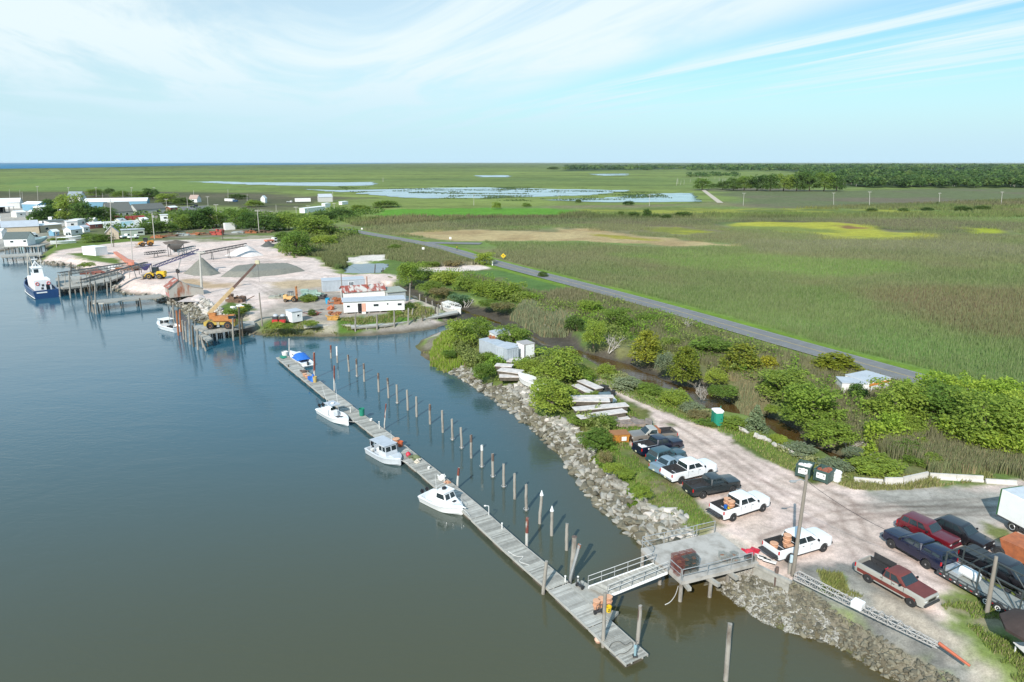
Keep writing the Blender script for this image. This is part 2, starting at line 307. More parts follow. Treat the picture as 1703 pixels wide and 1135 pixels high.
COVERS = [  # outline in the photograph, colour, edge softness (m), noise reach (m), second colour
 ([(0, 297), (420, 302), (430, 316), (200, 318), (0, 318)], (.155, .215, .055), 25, 60, (.12, .18, .05)),
 ([(-300, 316), (200, 318), (430, 320), (560, 330), (480, 345), (300, 345), (0, 350), (-300, 360)], (.075, .08, .04), 25, 50, (.11, .10, .06)),
 ([(555, 375), (660, 352), (800, 345), (1000, 342), (1200, 335), (1400, 318), (1750, 318), (2600, 330), (2600, 900), (1703, 676), (1350, 578), (1006, 482), (840, 440), (700, 402)], (.14, .20, .056), 10, 25, (.18, .165, .085)),
 ([(1165, 312), (1400, 316), (1750, 312), (1750, 345), (1250, 345)], (.115, .135, .06), 20, 40, (.14, .12, .08)),
 ([(660, 361), (1000, 360), (1400, 364), (1703, 372), (1703, 396), (1250, 372), (800, 374)], (.085, .09, .045), 12, 25, (.135, .105, .075)),
 ([(618, 357), (645, 348), (760, 347), (900, 347), (968, 352), (930, 359), (800, 361), (640, 361)], (.10, .235, .025), 4, 10, None),
 ([(955, 349), (1100, 346), (1410, 348), (1600, 352), (1500, 356), (1200, 357), (1000, 356)], (.24, .25, .045), 5, 12, (.12, .15, .04)),
 ([(655, 388), (720, 384), (800, 382), (916, 386), (924, 380), (985, 383), (1080, 394), (1212, 408), (1117, 409), (958, 402), (800, 402), (740, 402)], TAN, 3, 8, (.33, .24, .12)),
 ([(985, 389), (1030, 391), (1095, 401), (1020, 398)], (.27, .24, .045), 3, 6, None),
 ([(1200, 373), (1260, 369), (1380, 370), (1440, 376), (1545, 393), (1480, 398), (1380, 396), (1340, 388), (1215, 379)], (.33, .32, .045), 6, 16, (.17, .20, .05)),
 ([(1382, 375), (1420, 376), (1450, 381), (1410, 380)], (.2, .11, .05), 3, 5, None),
 ([(1085, 377), (1130, 379), (1185, 386), (1140, 390), (1095, 386)], (.27, .27, .03), 4, 8, (.18, .19, .04)),
 ([(1605, 379), (1660, 381), (1680, 388), (1620, 389)], (.27, .3, .03), 4, 8, None),
 ([(1480, 447), (1600, 452), (1750, 452), (1750, 475), (1600, 468), (1500, 462)], (.13, .2, .045), 8, 20, (.12, .16, .05)),
 ([(1100, 470), (1300, 462), (1420, 478), (1300, 492), (1150, 488)], (.10, .16, .035), 6, 14, None),
 ([(1430, 484), (1750, 476), (1900, 560), (1600, 545)], (.17, .115, .065), 8, 20, None),
 ([(940, 285), (1150, 281), (1300, 284), (1400, 300), (1400, 311), (1800, 311), (2300, 311), (2300, 271.5), (940, 275)], (.04, .065, .022), 20, 30, None),
 ([(880, 452), (1150, 440), (1420, 470), (1300, 502), (1100, 482)], (.18, .145, .08), 10, 22, (.13, .17, .055)), ([(1230, 400), (1750, 404), (1750, 428), (1250, 416)], (.2, .185, .115), 8, 16, (.14, .15, .07)), ([(980, 420), (1250, 424), (1520, 440), (1350, 452), (1100, 440)], (.15, .24, .05), 8, 18, None), ([(1300, 540), (1500, 560), (1703, 600), (1703, 640), (1500, 590)], (.13, .23, .055), 8, 16, None),
 # land between road and creek
 ([(560, 410), (700, 408), (820, 436), (1000, 490), (1350, 590), (1703, 690), (1703, 800), (1450, 790), (1330, 690), (1000, 580), (820, 508), (640, 465)], (.10, .155, .04), 4, 8, (.14, .14, .06)),
 ([(790, 448), (870, 450), (900, 462), (960, 478), (900, 490), (840, 470), (790, 462)], (.085, .15, .04), 3, 6, None),
 # village ground
 ([(-200, 345), (150, 345), (300, 343), (440, 350), (470, 385), (300, 400), (90, 405), (-200, 430)], (.12, .13, .06), 6, 12, (.25, .22, .18)),
 ([(-100, 345), (50, 345), (90, 365), (60, 420), (-100, 430)], (.36, .33, .29), 5, 10, None),
 ([(290, 345), (345, 342), (352, 347), (305, 352)], (.17, .17, .17), 3, 4, None), ([(345, 345), (400, 344), (405, 351), (360, 352)], (.17, .22, .06), 3, 4, None),
 # the yard
 ([(70, 428), (95, 418), (150, 410), (200, 403), (240, 402), (330, 398), (440, 392), (462, 400), (446, 410), (470, 416), (500, 425), (530, 433), (562, 455), (600, 458), (660, 456), (655, 470), (640, 480), (720, 505), (756, 528), (723, 547), (600, 558), (430, 558), (350, 537), (300, 512), (240, 490), (190, 482), (187, 470), (130, 446)], SHELL, 1.5, 3, (.57, .47, .42)),
 ([(455, 478), (560, 474), (590, 500), (700, 520), (740, 530), (720, 548), (600, 556), (430, 556), (400, 545), (445, 510)], DIRT, 3, 5, (.36, .31, .26)),
 ([(300, 462), (360, 468), (385, 476), (330, 480), (290, 474)], (.42, .30, .19), 3, 5, None), ([(455, 470), (540, 466), (560, 478), (470, 480)], (.42, .32, .21), 3, 5, None),
 ([(118, 421), (150, 420), (175, 426), (205, 432), (205, 440), (180, 440), (140, 430)], (.10, .15, .03), 1.5, 3, None),
 ([(70, 404), (150, 400), (190, 394), (250, 393), (240, 400), (150, 408), (80, 416)], (.115, .165, .035), 2, 4, None),
 ([(300, 398), (440, 391), (470, 386), (460, 395), (330, 404)], (.14, .18, .05), 2, 4, (.3, .27, .2)),
 ([(365, 505), (395, 498), (415, 515), (410, 532), (380, 532), (350, 515)], (.09, .135, .03), 1.5, 3, None),
 ([(430, 532), (480, 528), (540, 534), (560, 545), (500, 548), (440, 548)], (.09, .13, .03), 1.5, 3, (.3, .27, .2)),
 ([(565, 530), (670, 522), (690, 500), (720, 510), (735, 522), (690, 530), (570, 545)], (.085, .155, .025), 1.2, 3, None),
 ([(480, 551), (560, 555), (660, 549), (740, 541), (738, 549), (620, 561), (480, 562)], (.40, .355, .30), .8, 1.2, None),
 ([(568, 430), (620, 424), (640, 424), (642, 432), (600, 436), (572, 437)], (.6, .54, .48), 1, 2, None),
 ([(700, 446), (760, 440), (808, 440), (826, 444), (800, 449), (740, 454), (690, 452)], (.60, .51, .46), 1, 2, None),
 # peninsula and car park
 ([(700, 566), (740, 550), (800, 547), (878, 562), (947, 590), (1064, 634), (1175, 684), (1310, 735), (1430, 790), (1500, 830), (1300, 960), (1180, 885), (1079, 830), (997, 758), (928, 689), (866, 637), (788, 610), (738, 600), (695, 590)], GRASS, 2, 3, (.15, .15, .05)),
 ([(688, 588), (694, 570), (716, 555), (740, 550), (736, 565), (722, 574), (726, 590), (750, 604), (740, 618), (704, 598)], (.19, .17, .13), .8, 1.2, (.13, .12, .08)),
 ([(978, 630), (1000, 630), (1040, 655), (1075, 668), (1120, 690), (1190, 715), (1232, 738), (1275, 770), (1330, 794), (1400, 808), (1500, 812), (1640, 808), (1760, 800), (2200, 850), (2200, 1010), (1760, 930), (1600, 960), (1560, 1030), (1460, 1005), (1330, 955), (1240, 945), (1180, 900), (1195, 872), (1160, 835), (1110, 800), (1080, 770), (1060, 748), (1040, 740), (1090, 720), (1108, 706), (1058, 676), (1024, 656)], SHELL, .7, 1.6, (.52, .415, .355)),
 ([(1500, 806), (1640, 806), (1800, 800), (2200, 850), (2200, 930), (1703, 860), (1640, 880), (1560, 868), (1480, 840), (1380, 822)], (.30, .28, .245), 2, 3, (.40, .37, .33)),
 ([(1255, 945), (1330, 930), (1420, 940), (1480, 985), (1560, 1020), (1600, 1060), (1640, 1110), (1703, 1160), (1680, 1170), (1540, 1082), (1420, 1012), (1325, 960)], (.17, .165, .15), 1, 2, (.26, .25, .22)),
 ([(1440, 985), (1500, 990), (1600, 1050), (1690, 1140), (1760, 1200), (1690, 1170), (1600, 1090), (1500, 1030)], (.36, .31, .25), 1, 2, None),
 ([(1115, 905), (1190, 878), (1240, 900), (1240, 945), (1150, 950)], (.34, .31, .27), .8, 1.2, None),
 ([(1395, 806), (1450, 800), (1560, 794), (1640, 790), (1660, 800), (1600, 806), (1500, 814), (1420, 816)], (.11, .17, .035), .7, 1.5, (.3, .25, .15)),
 ([(1360, 952), (1400, 958), (1405, 972), (1375, 972)], (.11, .17, .03), .5, 1, None),
 ([(1560, 1005), (1640, 1010), (1720, 1040), (1740, 1110), (1700, 1110), (1640, 1060)], (.12, .155, .04), .8, 1.5, (.24, .21, .13)),
 ([(1150, 820), (1180, 845), (1195, 872), (1170, 880), (1130, 850), (1080, 800), (1040, 755), (1060, 750), (1090, 775)], (.095, .14, .032), .8, 1.5, (.17, .16, .08)),
 ([(1620, 860), (1680, 880), (1703, 900), (1670, 905), (1640, 885)], (.15, .17, .06), .7, 1.2, None),
]
RUTS = [[(1020, 650), (1090, 685), (1160, 720), (1260, 790), (1400, 850), (1560, 840), (1800, 830)], [(1110, 706), (1200, 760), (1300, 830), (1420, 900), (1460, 960)], [(1700, 835), (1560, 850), (1430, 850), (1330, 800), (1230, 740)], [(1400, 830), (1430, 900), (1560, 960)], [(1280, 900), (1380, 860), (1500, 850), (1700, 850)], [(250, 405), (330, 410), (430, 430), (540, 460), (560, 480)], [(200, 410), (300, 430), (420, 470), (470, 500)], [(300, 460), (400, 470), (520, 465)], [(280, 440), (380, 435), (520, 436)]]
def cover(x, y):
 n = x.size; r = np.hypot(x, y)
 b1 = fbm(x * .0022, y * .006, 21, 5); b2 = fbm(x * .012, y * .02, 31, 4); b3 = fbm(x * .12, y * .12, 41, 4); b4 = fbm(x * .7, y * .7, 51, 3)
 st = fbm(x * .0012 + 3, y * .011, 23, 5); b1 = np.clip(b1 * .5 + st * .9 - .2, 0, 1); far = np.stack([.075 + .16 * b1, .12 + .16 * b1, .04 + .03 * b1], -1) * (.66 + .6 * b2)[:, None]; far = far * (1 - .4 * sstep(np.abs(fbm(x * .0022 + 7, y * .009, 29, 4) - .5), .022, .004))[:, None]
 hz = sstep(r, 1500, 6000)[:, None]; far = far * (1 - .3 * hz)
 col = far * (.75 + .5 * b3)[:, None]
 for px, c, soft, reach, c2 in COVERS:
  poly = PP(px); lo = poly.min(0) - soft - reach * 2; hi = poly.max(0) + soft + reach * 2
  ix = np.nonzero((x > lo[0]) & (x < hi[0]) & (y > lo[1]) & (y < hi[1]))[0]
  if not len(ix): continue
  X, Y = x[ix], y[ix]
  nz = (fbm(X / reach * .6, Y / reach * .6, 61, 4) - .5) * 2.4 * reach
  m = sstep(sdist(X, Y, poly) + nz, -soft, soft)[:, None]
  cc = np.array(c)[None, :]
  if c2: k = sstep(fbm(X / reach * .35 + 9, Y / reach * .5, 71, 5), .38, .62)[:, None]; cc = cc * (1 - k) + np.array(c2)[None, :] * k
  cc = cc * (.86 + .28 * b3[ix] * 1.0)[:, None] * (.84 + .32 * b4[ix])[:, None]
  col[ix] = col[ix] * (1 - m) + cc * m
 return col
def terrain():
 na, r0 = 760, 24.
 ang = np.linspace(R(-58), R(58), na)
 rr = [r0]
 while rr[-1] < 60000:
  q = rr[-1]; rr.append(q * (1.0046 if q < 500 else 1.012 if q < 4000 else 1.08))
 rr = np.array(rr); nr = len(rr)
 A, Q = np.meshgrid(ang, rr); x = (np.sin(A) * Q).ravel(); y = (np.cos(A) * Q).ravel()
 z, dw, d2, dc = height(x, y)
 col = cover(x, y); b3 = fbm(x * .5, y * .5, 81, 4)
 # road verge
 near = np.nonzero((y > 30) & (y < 420))[0]
 dr = np.full(x.shape, 1e3); dr[near] = road_d(x[near], y[near])
 m = (sstep(dr, 6.5, 5.2) * (dw > 30))[:, None]; col = col * (1 - m) + (np.array([.135, .215, .03]) * (.8 + .4 * b3)[:, None]) * m
 for px in RUTS:
  ix = np.nonzero((y < 260) & (y > 30))[0]; d = sdist(x[ix], y[ix], PP(px), False); f = (.2 + .5 * fbm(x[ix] * .2, y[ix] * .2, 44, 3)) * np.exp(-((d - .85) / .28) ** 2); col[ix] *= (1 - f[:, None] * np.array([.55, .6, .62]))
 # mud of the creek and the wet foot of every bank
 m = sstep(d2 + (b3 - .5) * 2, -.8, .5)[:, None]; col = col * (1 - m) + (np.array(MUD) * (.7 + .6 * b3)[:, None]) * m
 for band, c in ((RIP1, (.21, .19, .15)), (RIP2, (.20, .175, .13)), (RIP3, (.27, .24, .20)), (RIP4, (.33, .29, .25))):
  m = sstep(sdist(x, y, band) + (b3 - .5) * 2, -.5, .4)[:, None]; col = col * (1 - m) + (np.array(c) * (.6 + .8 * b3)[:, None]) * m
 m = (sstep(z, .75, .15) * (dw < 12) * (d2 < 1))[:, None] * .8; col = col * (1 - m) + (np.array([.085, .07, .042]) * (.7 + .6 * b3)[:, None]) * m
 i = np.arange((nr - 1) * na).reshape(nr - 1, na)[:, :-1].ravel()
 F4 = np.stack([i, i + 1, i + na + 1, i + na], -1)
 o = npmesh('ground', np.stack([x, y, z], -1), F4, attr_mat('ground_cover', .95, .1, ((9., .2), (2.2, .2), (.35, .16)), .10), col, True)
 tag(o, kind='structure')
terrain()
def water_mat(name, c1, c2, ripple):
 m = bpy.data.materials.new(name); m.use_nodes = True; nt = m.node_tree; N = nt.nodes; L = nt.links
 b = N['Principled BSDF']; b.inputs['Roughness'].default_value = .04; b.inputs['IOR'].default_value = 1.47
 rn = N.new('ShaderNodeTexNoise'); rn.inputs['Scale'].default_value = .035; rn.inputs['Detail'].default_value = 4; tq = N.new('ShaderNodeTexCoord'); L.new(tq.outputs['Object'], rn.inputs['Vector']); rm = N.new('ShaderNodeMapRange'); L.new(rn.outputs[0], rm.inputs[0]); rm.inputs[1].default_value = .4; rm.inputs[2].default_value = .62; rm.inputs[3].default_value = .025; rm.inputs[4].default_value = .13; L.new(rm.outputs[0], b.inputs['Roughness'])
 a = N.new('ShaderNodeAttribute'); a.attribute_name = 'Col'; L.new(a.outputs['Color'], b.inputs['Base Color'])
 tc = N.new('ShaderNodeTexCoord'); mp = N.new('ShaderNodeMapping'); mp.inputs['Rotation'].default_value = (0, 0, R(20)); mp.inputs['Scale'].default_value = (1., 2.0, 1)
 L.new(tc.outputs['Object'], mp.inputs[0]); prev = None
 for s_, d_ in ((.9, .018 * ripple), (3.2, .005 * ripple), (.12, .05 * ripple)):
  n = N.new('ShaderNodeTexNoise'); n.inputs['Scale'].default_value = s_; n.inputs['Detail'].default_value = 3; n.inputs['Distortion'].default_value = .6; L.new(mp.outputs[0], n.inputs['Vector'])
  bp = N.new('ShaderNodeBump'); bp.inputs['Strength'].default_value = 1; bp.inputs['Distance'].default_value = d_; L.new(n.outputs[0], bp.inputs['Height'])
  if prev: L.new(prev, bp.inputs['Normal'])
  prev = bp.outputs[0]
 L.new(prev, b.inputs['Normal']); return m
def waters():
 na, r0 = 240, 8.; ang = np.linspace(R(-80), R(70), na); rr = np.geomspace(r0, 700, 220)
 A, Q = np.meshgrid(ang, rr); x = (np.sin(A) * Q).ravel(); y = (np.cos(A) * Q).ravel()
 dw = sdist(x, y, WATER); dcr = sdist(x, y, CREEK)
 inner = sdist(x, y, np.vstack([PP([(1600, 1300), (1420, 1092), (1240, 1020), (1120, 1040), (1000, 960), (1080, 895), (1220, 960), (1500, 1130)], 0)]))
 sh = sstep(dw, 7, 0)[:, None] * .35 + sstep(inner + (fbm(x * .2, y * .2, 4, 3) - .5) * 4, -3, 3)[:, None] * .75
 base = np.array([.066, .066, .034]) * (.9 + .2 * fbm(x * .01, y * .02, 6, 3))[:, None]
 far = sstep(y + x * -.15, 38, 125)[:, None]; base = base * (1 - far) + np.array([.026, .098, .142]) * far  # farther water: blue of the reflected sky put into the body colour
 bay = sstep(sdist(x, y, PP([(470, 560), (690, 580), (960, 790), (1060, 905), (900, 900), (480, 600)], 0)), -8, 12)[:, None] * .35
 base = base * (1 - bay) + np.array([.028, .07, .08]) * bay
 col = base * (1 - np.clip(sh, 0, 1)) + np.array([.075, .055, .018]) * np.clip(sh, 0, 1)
 m = sstep(dcr, -3, 1)[:, None]; col = col * (1 - m) + np.array([.075, .043, .014]) * m
 nr = len(rr); i = np.arange((nr - 1) * na).reshape(nr - 1, na)[:, :-1].ravel()
 F4 = np.stack([i, i + 1, i + na + 1, i + na], -1)
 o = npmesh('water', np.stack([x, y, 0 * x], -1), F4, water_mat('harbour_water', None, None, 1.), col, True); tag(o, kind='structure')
 wm = water_mat('pond_water', None, None, .5)
 def pond(name, px, z, reach, c, n=240):
  p = PP(px); mid = p.mean(0)
  pts = []
  for k in range(len(p)):
   a, b = p[k], p[(k + 1) % len(p)]; m_ = max(2, n // len(p))
   for q in range(m_): pts.append(a + (b - a) * q / m_)
  pts = np.array(pts); nz = fbm(pts[:, 0] / reach * .7, pts[:, 1] / reach * .7, 5, 4) - .5
  nx = fbm(pts[:, 0] / reach * .7, pts[:, 1] / reach * .7, 15, 4) - .5
  pts = pts + np.stack([nx, nz], -1) * 2 * reach
  V = np.column_stack([pts, np.full(len(pts), z)])
  me = bpy.data.meshes.new(name); me.from_pydata(V.tolist(), [], [list(range(len(V)))])
  bm = bmesh.new(); bm.from_mesh(me); bmesh.ops.triangulate(bm, faces=bm.faces); bmesh.ops.recalc_face_normals(bm, faces=bm.faces)
  for f in bm.faces:
   if f.normal.z < 0: f.normal_flip()
  bm.to_mesh(me); bm.free()
  ca = me.color_attributes.new('Col', 'FLOAT_COLOR', 'POINT'); ca.data.foreach_set('color', [*c, 1.] * len(V))
  me.materials.append(wm); o = bpy.data.objects.new(name, me); C.objects.link(o); tag(o, kind='structure')
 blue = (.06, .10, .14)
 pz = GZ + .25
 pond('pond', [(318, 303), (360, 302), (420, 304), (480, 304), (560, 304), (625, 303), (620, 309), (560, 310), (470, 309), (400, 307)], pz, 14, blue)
 pond('pond', [(600, 322), (650, 317), (720, 313), (800, 312), (900, 314.5), (1045, 317), (1010, 322), (960, 326), (880, 328.5), (800, 330), (700, 330), (645, 328)], pz + .02, 14, blue)
 pond('pond', [(900, 333), (1000, 330), (1060, 325), (1100, 322), (1150, 322), (1166, 336), (1100, 337), (1000, 337)], pz + .04, 8, blue)
 pond('pond', [(505, 315), (560, 317), (640, 315.5), (690, 314), (640, 318.5), (560, 320)], pz + .03, 9, blue)
 pond('pond', [(790, 292), (850, 292), (845, 295), (800, 295)], pz + .06, 20, blue)
 pond('pond', [(980, 290), (1050, 289), (1040, 292), (1000, 293)], pz + .08, 20, blue)
 pond('pond', CANALPX, 1.75, 1.5, (.05, .09, .12))
 # the open bay beyond the marsh
 bz = GZ + .6
 P1 = [P(-1200, 281.5, bz), P(0, 281, bz), P(120, 279.5, bz), P(200, 278, bz), P(330, 275.5, bz), P(560, 273.4, bz)]
 V = [tuple(p) for p in P1] + [(-6000, 58000, bz), (-60000, 58000, bz), (-60000, 6000, bz)]
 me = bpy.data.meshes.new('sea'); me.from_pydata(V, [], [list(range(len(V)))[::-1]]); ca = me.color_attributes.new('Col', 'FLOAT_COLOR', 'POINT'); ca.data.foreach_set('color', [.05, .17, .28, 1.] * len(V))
 bm = bmesh.new(); bm.from_mesh(me); bmesh.ops.triangulate(bm, faces=bm.faces)
 for f in bm.faces:
  f.normal_update()
  if f.normal.z < 0: f.normal_flip()
 bm.to_mesh(me); bm.free()
 sm = water_mat('sea_water', None, None, 1.); sb = sm.node_tree.nodes['Principled BSDF']; sb.inputs['Specular IOR Level'].default_value = 0
 me.materials.append(sm); o = bpy.data.objects.new('sea', me); C.objects.link(o); tag(o, kind='structure')
 return pond
pond = waters()
def ribbon(name, pts, w, z, m, o0=0., o1=None, kind='structure'):
 "strip between offsets o0 and o1 (or +-w/2) of a polyline"
 if o1 is None: o0, o1 = -w / 2, w / 2
 pts = np.array(pts); out = [pts[0]]
 for a, b in zip(pts[:-1], pts[1:]):
  k = max(1, int(np.linalg.norm(b - a) / 6))
  for q in range(1, k + 1): out.append(a + (b - a) * q / k)
 p = np.array(out)
 for _ in range(12): p[1:-1] = (p[:-2] + 2 * p[1:-1] + p[2:]) / 4
 t = np.gradient(p, axis=0); t /= np.linalg.norm(t, axis=1)[:, None]; nrm = np.stack([-t[:, 1], t[:, 0]], -1)
 L_ = p + nrm * o0; Rr = p + nrm * o1; n = len(p)
 zz = np.full(n, z); V = np.vstack([np.column_stack([L_, zz]), np.column_stack([Rr, zz])]); i = np.arange(n - 1)
 o = npmesh(name, V, np.stack([i, i + 1, n + i + 1, n + i], -1)[:, ::-1] if o0 > o1 else np.stack([i, n + i, n + i + 1, i + 1], -1)[:, ::-1], m)
 return tag(o, kind=kind)
asph = mat('road_asphalt', (.165, .165, .165), .9, var=.15, scale=.6, bump=.1)
yel = mat('road_yellow_paint', (.42, .31, .11), .8, var=.2, scale=3)
whp = mat('road_white_paint', (.32, .32, .31), .8, var=.2, scale=3)
ribbon('road', ROAD, 6.6, GZ + .16, asph)
for s in (-1, 1):
 ribbon('road_marking', ROAD, 0, GZ + .166, yel, s * .12 - .05, s * .12 + .05)
 ribbon('road_marking', ROAD, 0, GZ + .166, whp, s * 2.95 - .06, s * 2.95 + .06)
ribbon('side_road', PP([(690, 404), (740, 404.5), (775, 405), (800, 406)]), 6.5, GZ + .156, asph)
ribbon('path', PP([(1169, 316), (1182, 326), (1198, 338)]), 5, GZ + .2, mat('pale_gravel', (.45, .38, .3), .95, var=.2))
# ============================================================= vegetation
FOL = attr_mat('foliage', .75, .25, trans=.5)
def _fol_var():
 nt = FOL.node_tree; N = nt.nodes; L = nt.links
 a = [n for n in N if n.type == 'ATTRIBUTE'][0]; oi = N.new('ShaderNodeObjectInfo'); hs = N.new('ShaderNodeHueSaturation')
 mr = N.new('ShaderNodeMapRange'); L.new(oi.outputs['Random'], mr.inputs[0]); mr.inputs[3].default_value = .482; mr.inputs[4].default_value = .512; L.new(mr.outputs[0], hs.inputs[0])
 m2 = N.new('ShaderNodeMapRange'); L.new(oi.outputs['Random'], m2.inputs[0]); m2.inputs[3].default_value = 1.5; m2.inputs[4].default_value = 1.05; L.new(m2.outputs[0], hs.inputs[2])
 outs = [l.to_socket for l in L if l.from_node == a]
 L.new(a.outputs['Color'], hs.inputs[4])
 for s_ in outs: L.new(hs.outputs[0], s_)
_fol_var()
REED = attr_mat('reed_blades', .85, .15, trans=.2)
BARK = mat('bark', (.12, .095, .075), .95, var=.25, scale=4, bump=.3)
DEAD = mat('dead_wood', (.42, .39, .35), .9, var=.2, scale=5)
def quads(c, nrm, size, asp=1.0):
 "one leaf quad per centre, facing nrm, random roll"
 n = len(c); nrm = nrm / (np.linalg.norm(nrm, axis=1)[:, None] + 1e-9)
 a = rng.normal(size=(n, 3)); u = np.cross(nrm, a); u /= np.linalg.norm(u, axis=1)[:, None] + 1e-9; v = np.cross(nrm, u)
 s = size[:, None]; p0 = c - u * s; p1 = c - v * s * asp * .6; p2 = c + u * s; p3 = c + v * s * asp * .6
 V = np.stack([p0, p1, p2, p3], 1).reshape(-1, 3); F4 = np.arange(4 * n).reshape(n, 4); return V, F4
def crown_arrays(blobs, n, size, col, colvar=.25, up=.75, hollow=.55, tip=None, gap=0):
 vol = np.array([b[3] * b[4] * b[5] for b in blobs]) ** .67; k = rng.choice(len(blobs), n, p=vol / vol.sum())
 B = np.array(blobs)[k]; d = rng.normal(size=(n, 3)); d /= np.linalg.norm(d, axis=1)[:, None]
 d[:, 2] = np.where(d[:, 2] < -.35, -d[:, 2], d[:, 2])
 rad = hollow + (1 - hollow) * rng.random(n) ** .6
 # ragged edge: every blob is broken into tufts
 tuft = fbm(d[:, 0] * 3.1 + k * 5, d[:, 1] * 3.1 + d[:, 2] * 3.7, 9, 3); rad = rad * (.52 + 1.0 * tuft)
 c = B[:, :3] + d * B[:, 3:6] * rad[:, None]
 nrm = d * .6 + rng.normal(size=(n, 3)) * .6; nrm[:, 2] += up
 if gap: kp = fbm(c[:, 0] * 7 + c[:, 2] * 3, c[:, 1] * 7 + c[:, 2] * 6, 47, 3) > gap; c, nrm = c[kp], nrm[kp]; n = len(c)
 V, F4 = quads(c, nrm, size * (.6 + .8 * rng.random(n)))
 cc = np.array(col)[None, :] * (1 - colvar + 2 * colvar * rng.random(n))[:, None]
 cl = fbm(c[:, 0] * .9, c[:, 1] * .9 + c[:, 2] * .9, 3, 2)[:, None]; cc = cc * (.72 + .56 * cl)
 if tip is not None:
  tsel = (rng.random(n) < .3)[:, None]; cc = np.where(tsel, np.array(tip)[None, :] * (.8 + .4 * rng.random(n))[:, None], cc)
 return V, F4, np.repeat(cc, 4, 0)
def blobset(kind):
 r = rng.random
 if kind == 'round':
  b = [(0, 0, .42, .38, .38, .45)] + [(.4 * math.cos(a), .4 * math.sin(a), .16 + .1 * r(), .18, .18, .2) for a in np.linspace(0, 5.4, 7)] + [(.3 * math.cos(a) * (.7 + .5 * r()), .3 * math.sin(a) * (.7 + .5 * r()), .3 + .35 * r(), .17 + .1 * r(), .17 + .1 * r(), .16 + .12 * r()) for a in np.linspace(0, 6.0, 9)]
 elif kind == 'low':
  b = [(.36 * math.cos(a) * r() ** .4, .36 * math.sin(a) * r() ** .4, .22 + .3 * r(), .18 + .08 * r(), .18 + .08 * r(), .22 + .22 * r()) for a in np.linspace(0, 12.0, 12)]
 elif kind == 'cedar':
  b = []
  for z in np.linspace(.1, .9, 8):
   w_ = .40 * (1 - z) ** .55 + .06
   for a in np.linspace(0, 6.28, 6)[:-1] + z * 9: b.append((w_ * .72 * math.cos(a) + .06 * z, w_ * .72 * math.sin(a), z, .19 * (1.2 - z * .6), .19 * (1.2 - z * .6), .085))
  b.append((.05, 0, .9, .1, .1, .14))
 elif kind == 'tall':
  b = [(.1 * (r() - .5), .1 * (r() - .5), .55, .3, .3, .42)] + [(.34 * math.cos(a), .34 * math.sin(a), .15 + .16 * r(), .2, .2, .2) for a in np.linspace(0, 5.4, 7)] + [(.28 * math.cos(a), .28 * math.sin(a), .35 + .5 * r(), .2 + .06 * r(), .2 + .06 * r(), .15 + .1 * r()) for a in np.linspace(0, 9, 10)]
 elif kind == 'spruce':
  b = []
  for z in np.linspace(.06, .95, 11):
   w_ = .46 * (1 - z) + .02
   for a in np.linspace(0, 6.28, 8)[:-1] + z * 7: b.append((w_ * .62 * math.cos(a), w_ * .62 * math.sin(a), z - .02 * r(), w_ * .42 + .02, w_ * .42 + .02, .03))
 return b
def make_crown(name, kind, n, size, col, **kw):
 V, F4, cc = crown_arrays(blobset(kind), int(n * 1.35), size, col, gap=.42, **kw)
 lo = V[:, 2].min(); V[:, 2] -= min(lo, 0)
 me_o = npmesh(name, V, F4, FOL, cc); me = me_o.data; bpy.data.objects.remove(me_o); return me
def make_trunk(name, m, h=.6, r=.035, limbs=5, seed=1):
 q = MB(); rr = random.Random(seed); q.tube((0, 0, -.05), (.02, .01, h * .5), r, r * .75, 7); q.tube((.02, .01, h * .5), (0, .03, h), r * .75, r * .35, 7)
 for k in range(limbs):
  a = k * 2.4 + rr.random(); z = h * (.35 + .5 * k / limbs); L_ = .18 + .12 * rr.random()
  q.tube((.01, .01, z), (math.cos(a) * L_, math.sin(a) * L_, z + L_ * .8), r * .45, r * .12, 5)
 o = q.build(name, m); me = o.data; bpy.data.objects.remove(o); return me
CR = {}
def setup_crowns():
 bright = (.225, .295, .048); mid = (.16, .235, .042); olive = (.215, .25, .035); dark = (.085, .14, .03); sage = (.23, .265, .155); dry = (.24, .21, .09); yel_ = (.27, .28, .03); teal = (.15, .24, .115)
 for nm, kind, n, s, c, kw in (('bright', 'round', 4200, .027, bright, {}), ('bright2', 'tall', 4600, .026, (.205, .28, .045), {}), ('mid', 'round', 4200, .027, mid, {}), ('mid2', 'tall', 4600, .026, mid, {}),
   ('low', 'low', 3000, .032, mid, {}), ('lowbright', 'low', 3000, .032, bright, {}), ('cedar', 'cedar', 4600, .028, olive, dict(tip=(.24, .25, .03))), ('cedar2', 'cedar', 4600, .028, (.18, .22, .035), dict(tip=(.26, .27, .035))),
   ('dark', 'round', 3200, .032, dark, {}), ('dark2', 'tall', 3600, .031, (.085, .15, .032), {}), ('sage', 'low', 3000, .028, sage, {}), ('dry', 'low', 2600, .030, dry, dict(colvar=.35)), ('yellow', 'cedar', 2000, .042, yel_, {}), ('spruce', 'spruce', 2300, .036, (.21, .265, .14), dict(up=.8)), ('teal', 'low', 1300, .045, teal, {})):
  CR[nm] = make_crown('crown', kind, n, s, c, **kw)
 CR['trunk'] = make_trunk('trunk', BARK)
setup_crowns()
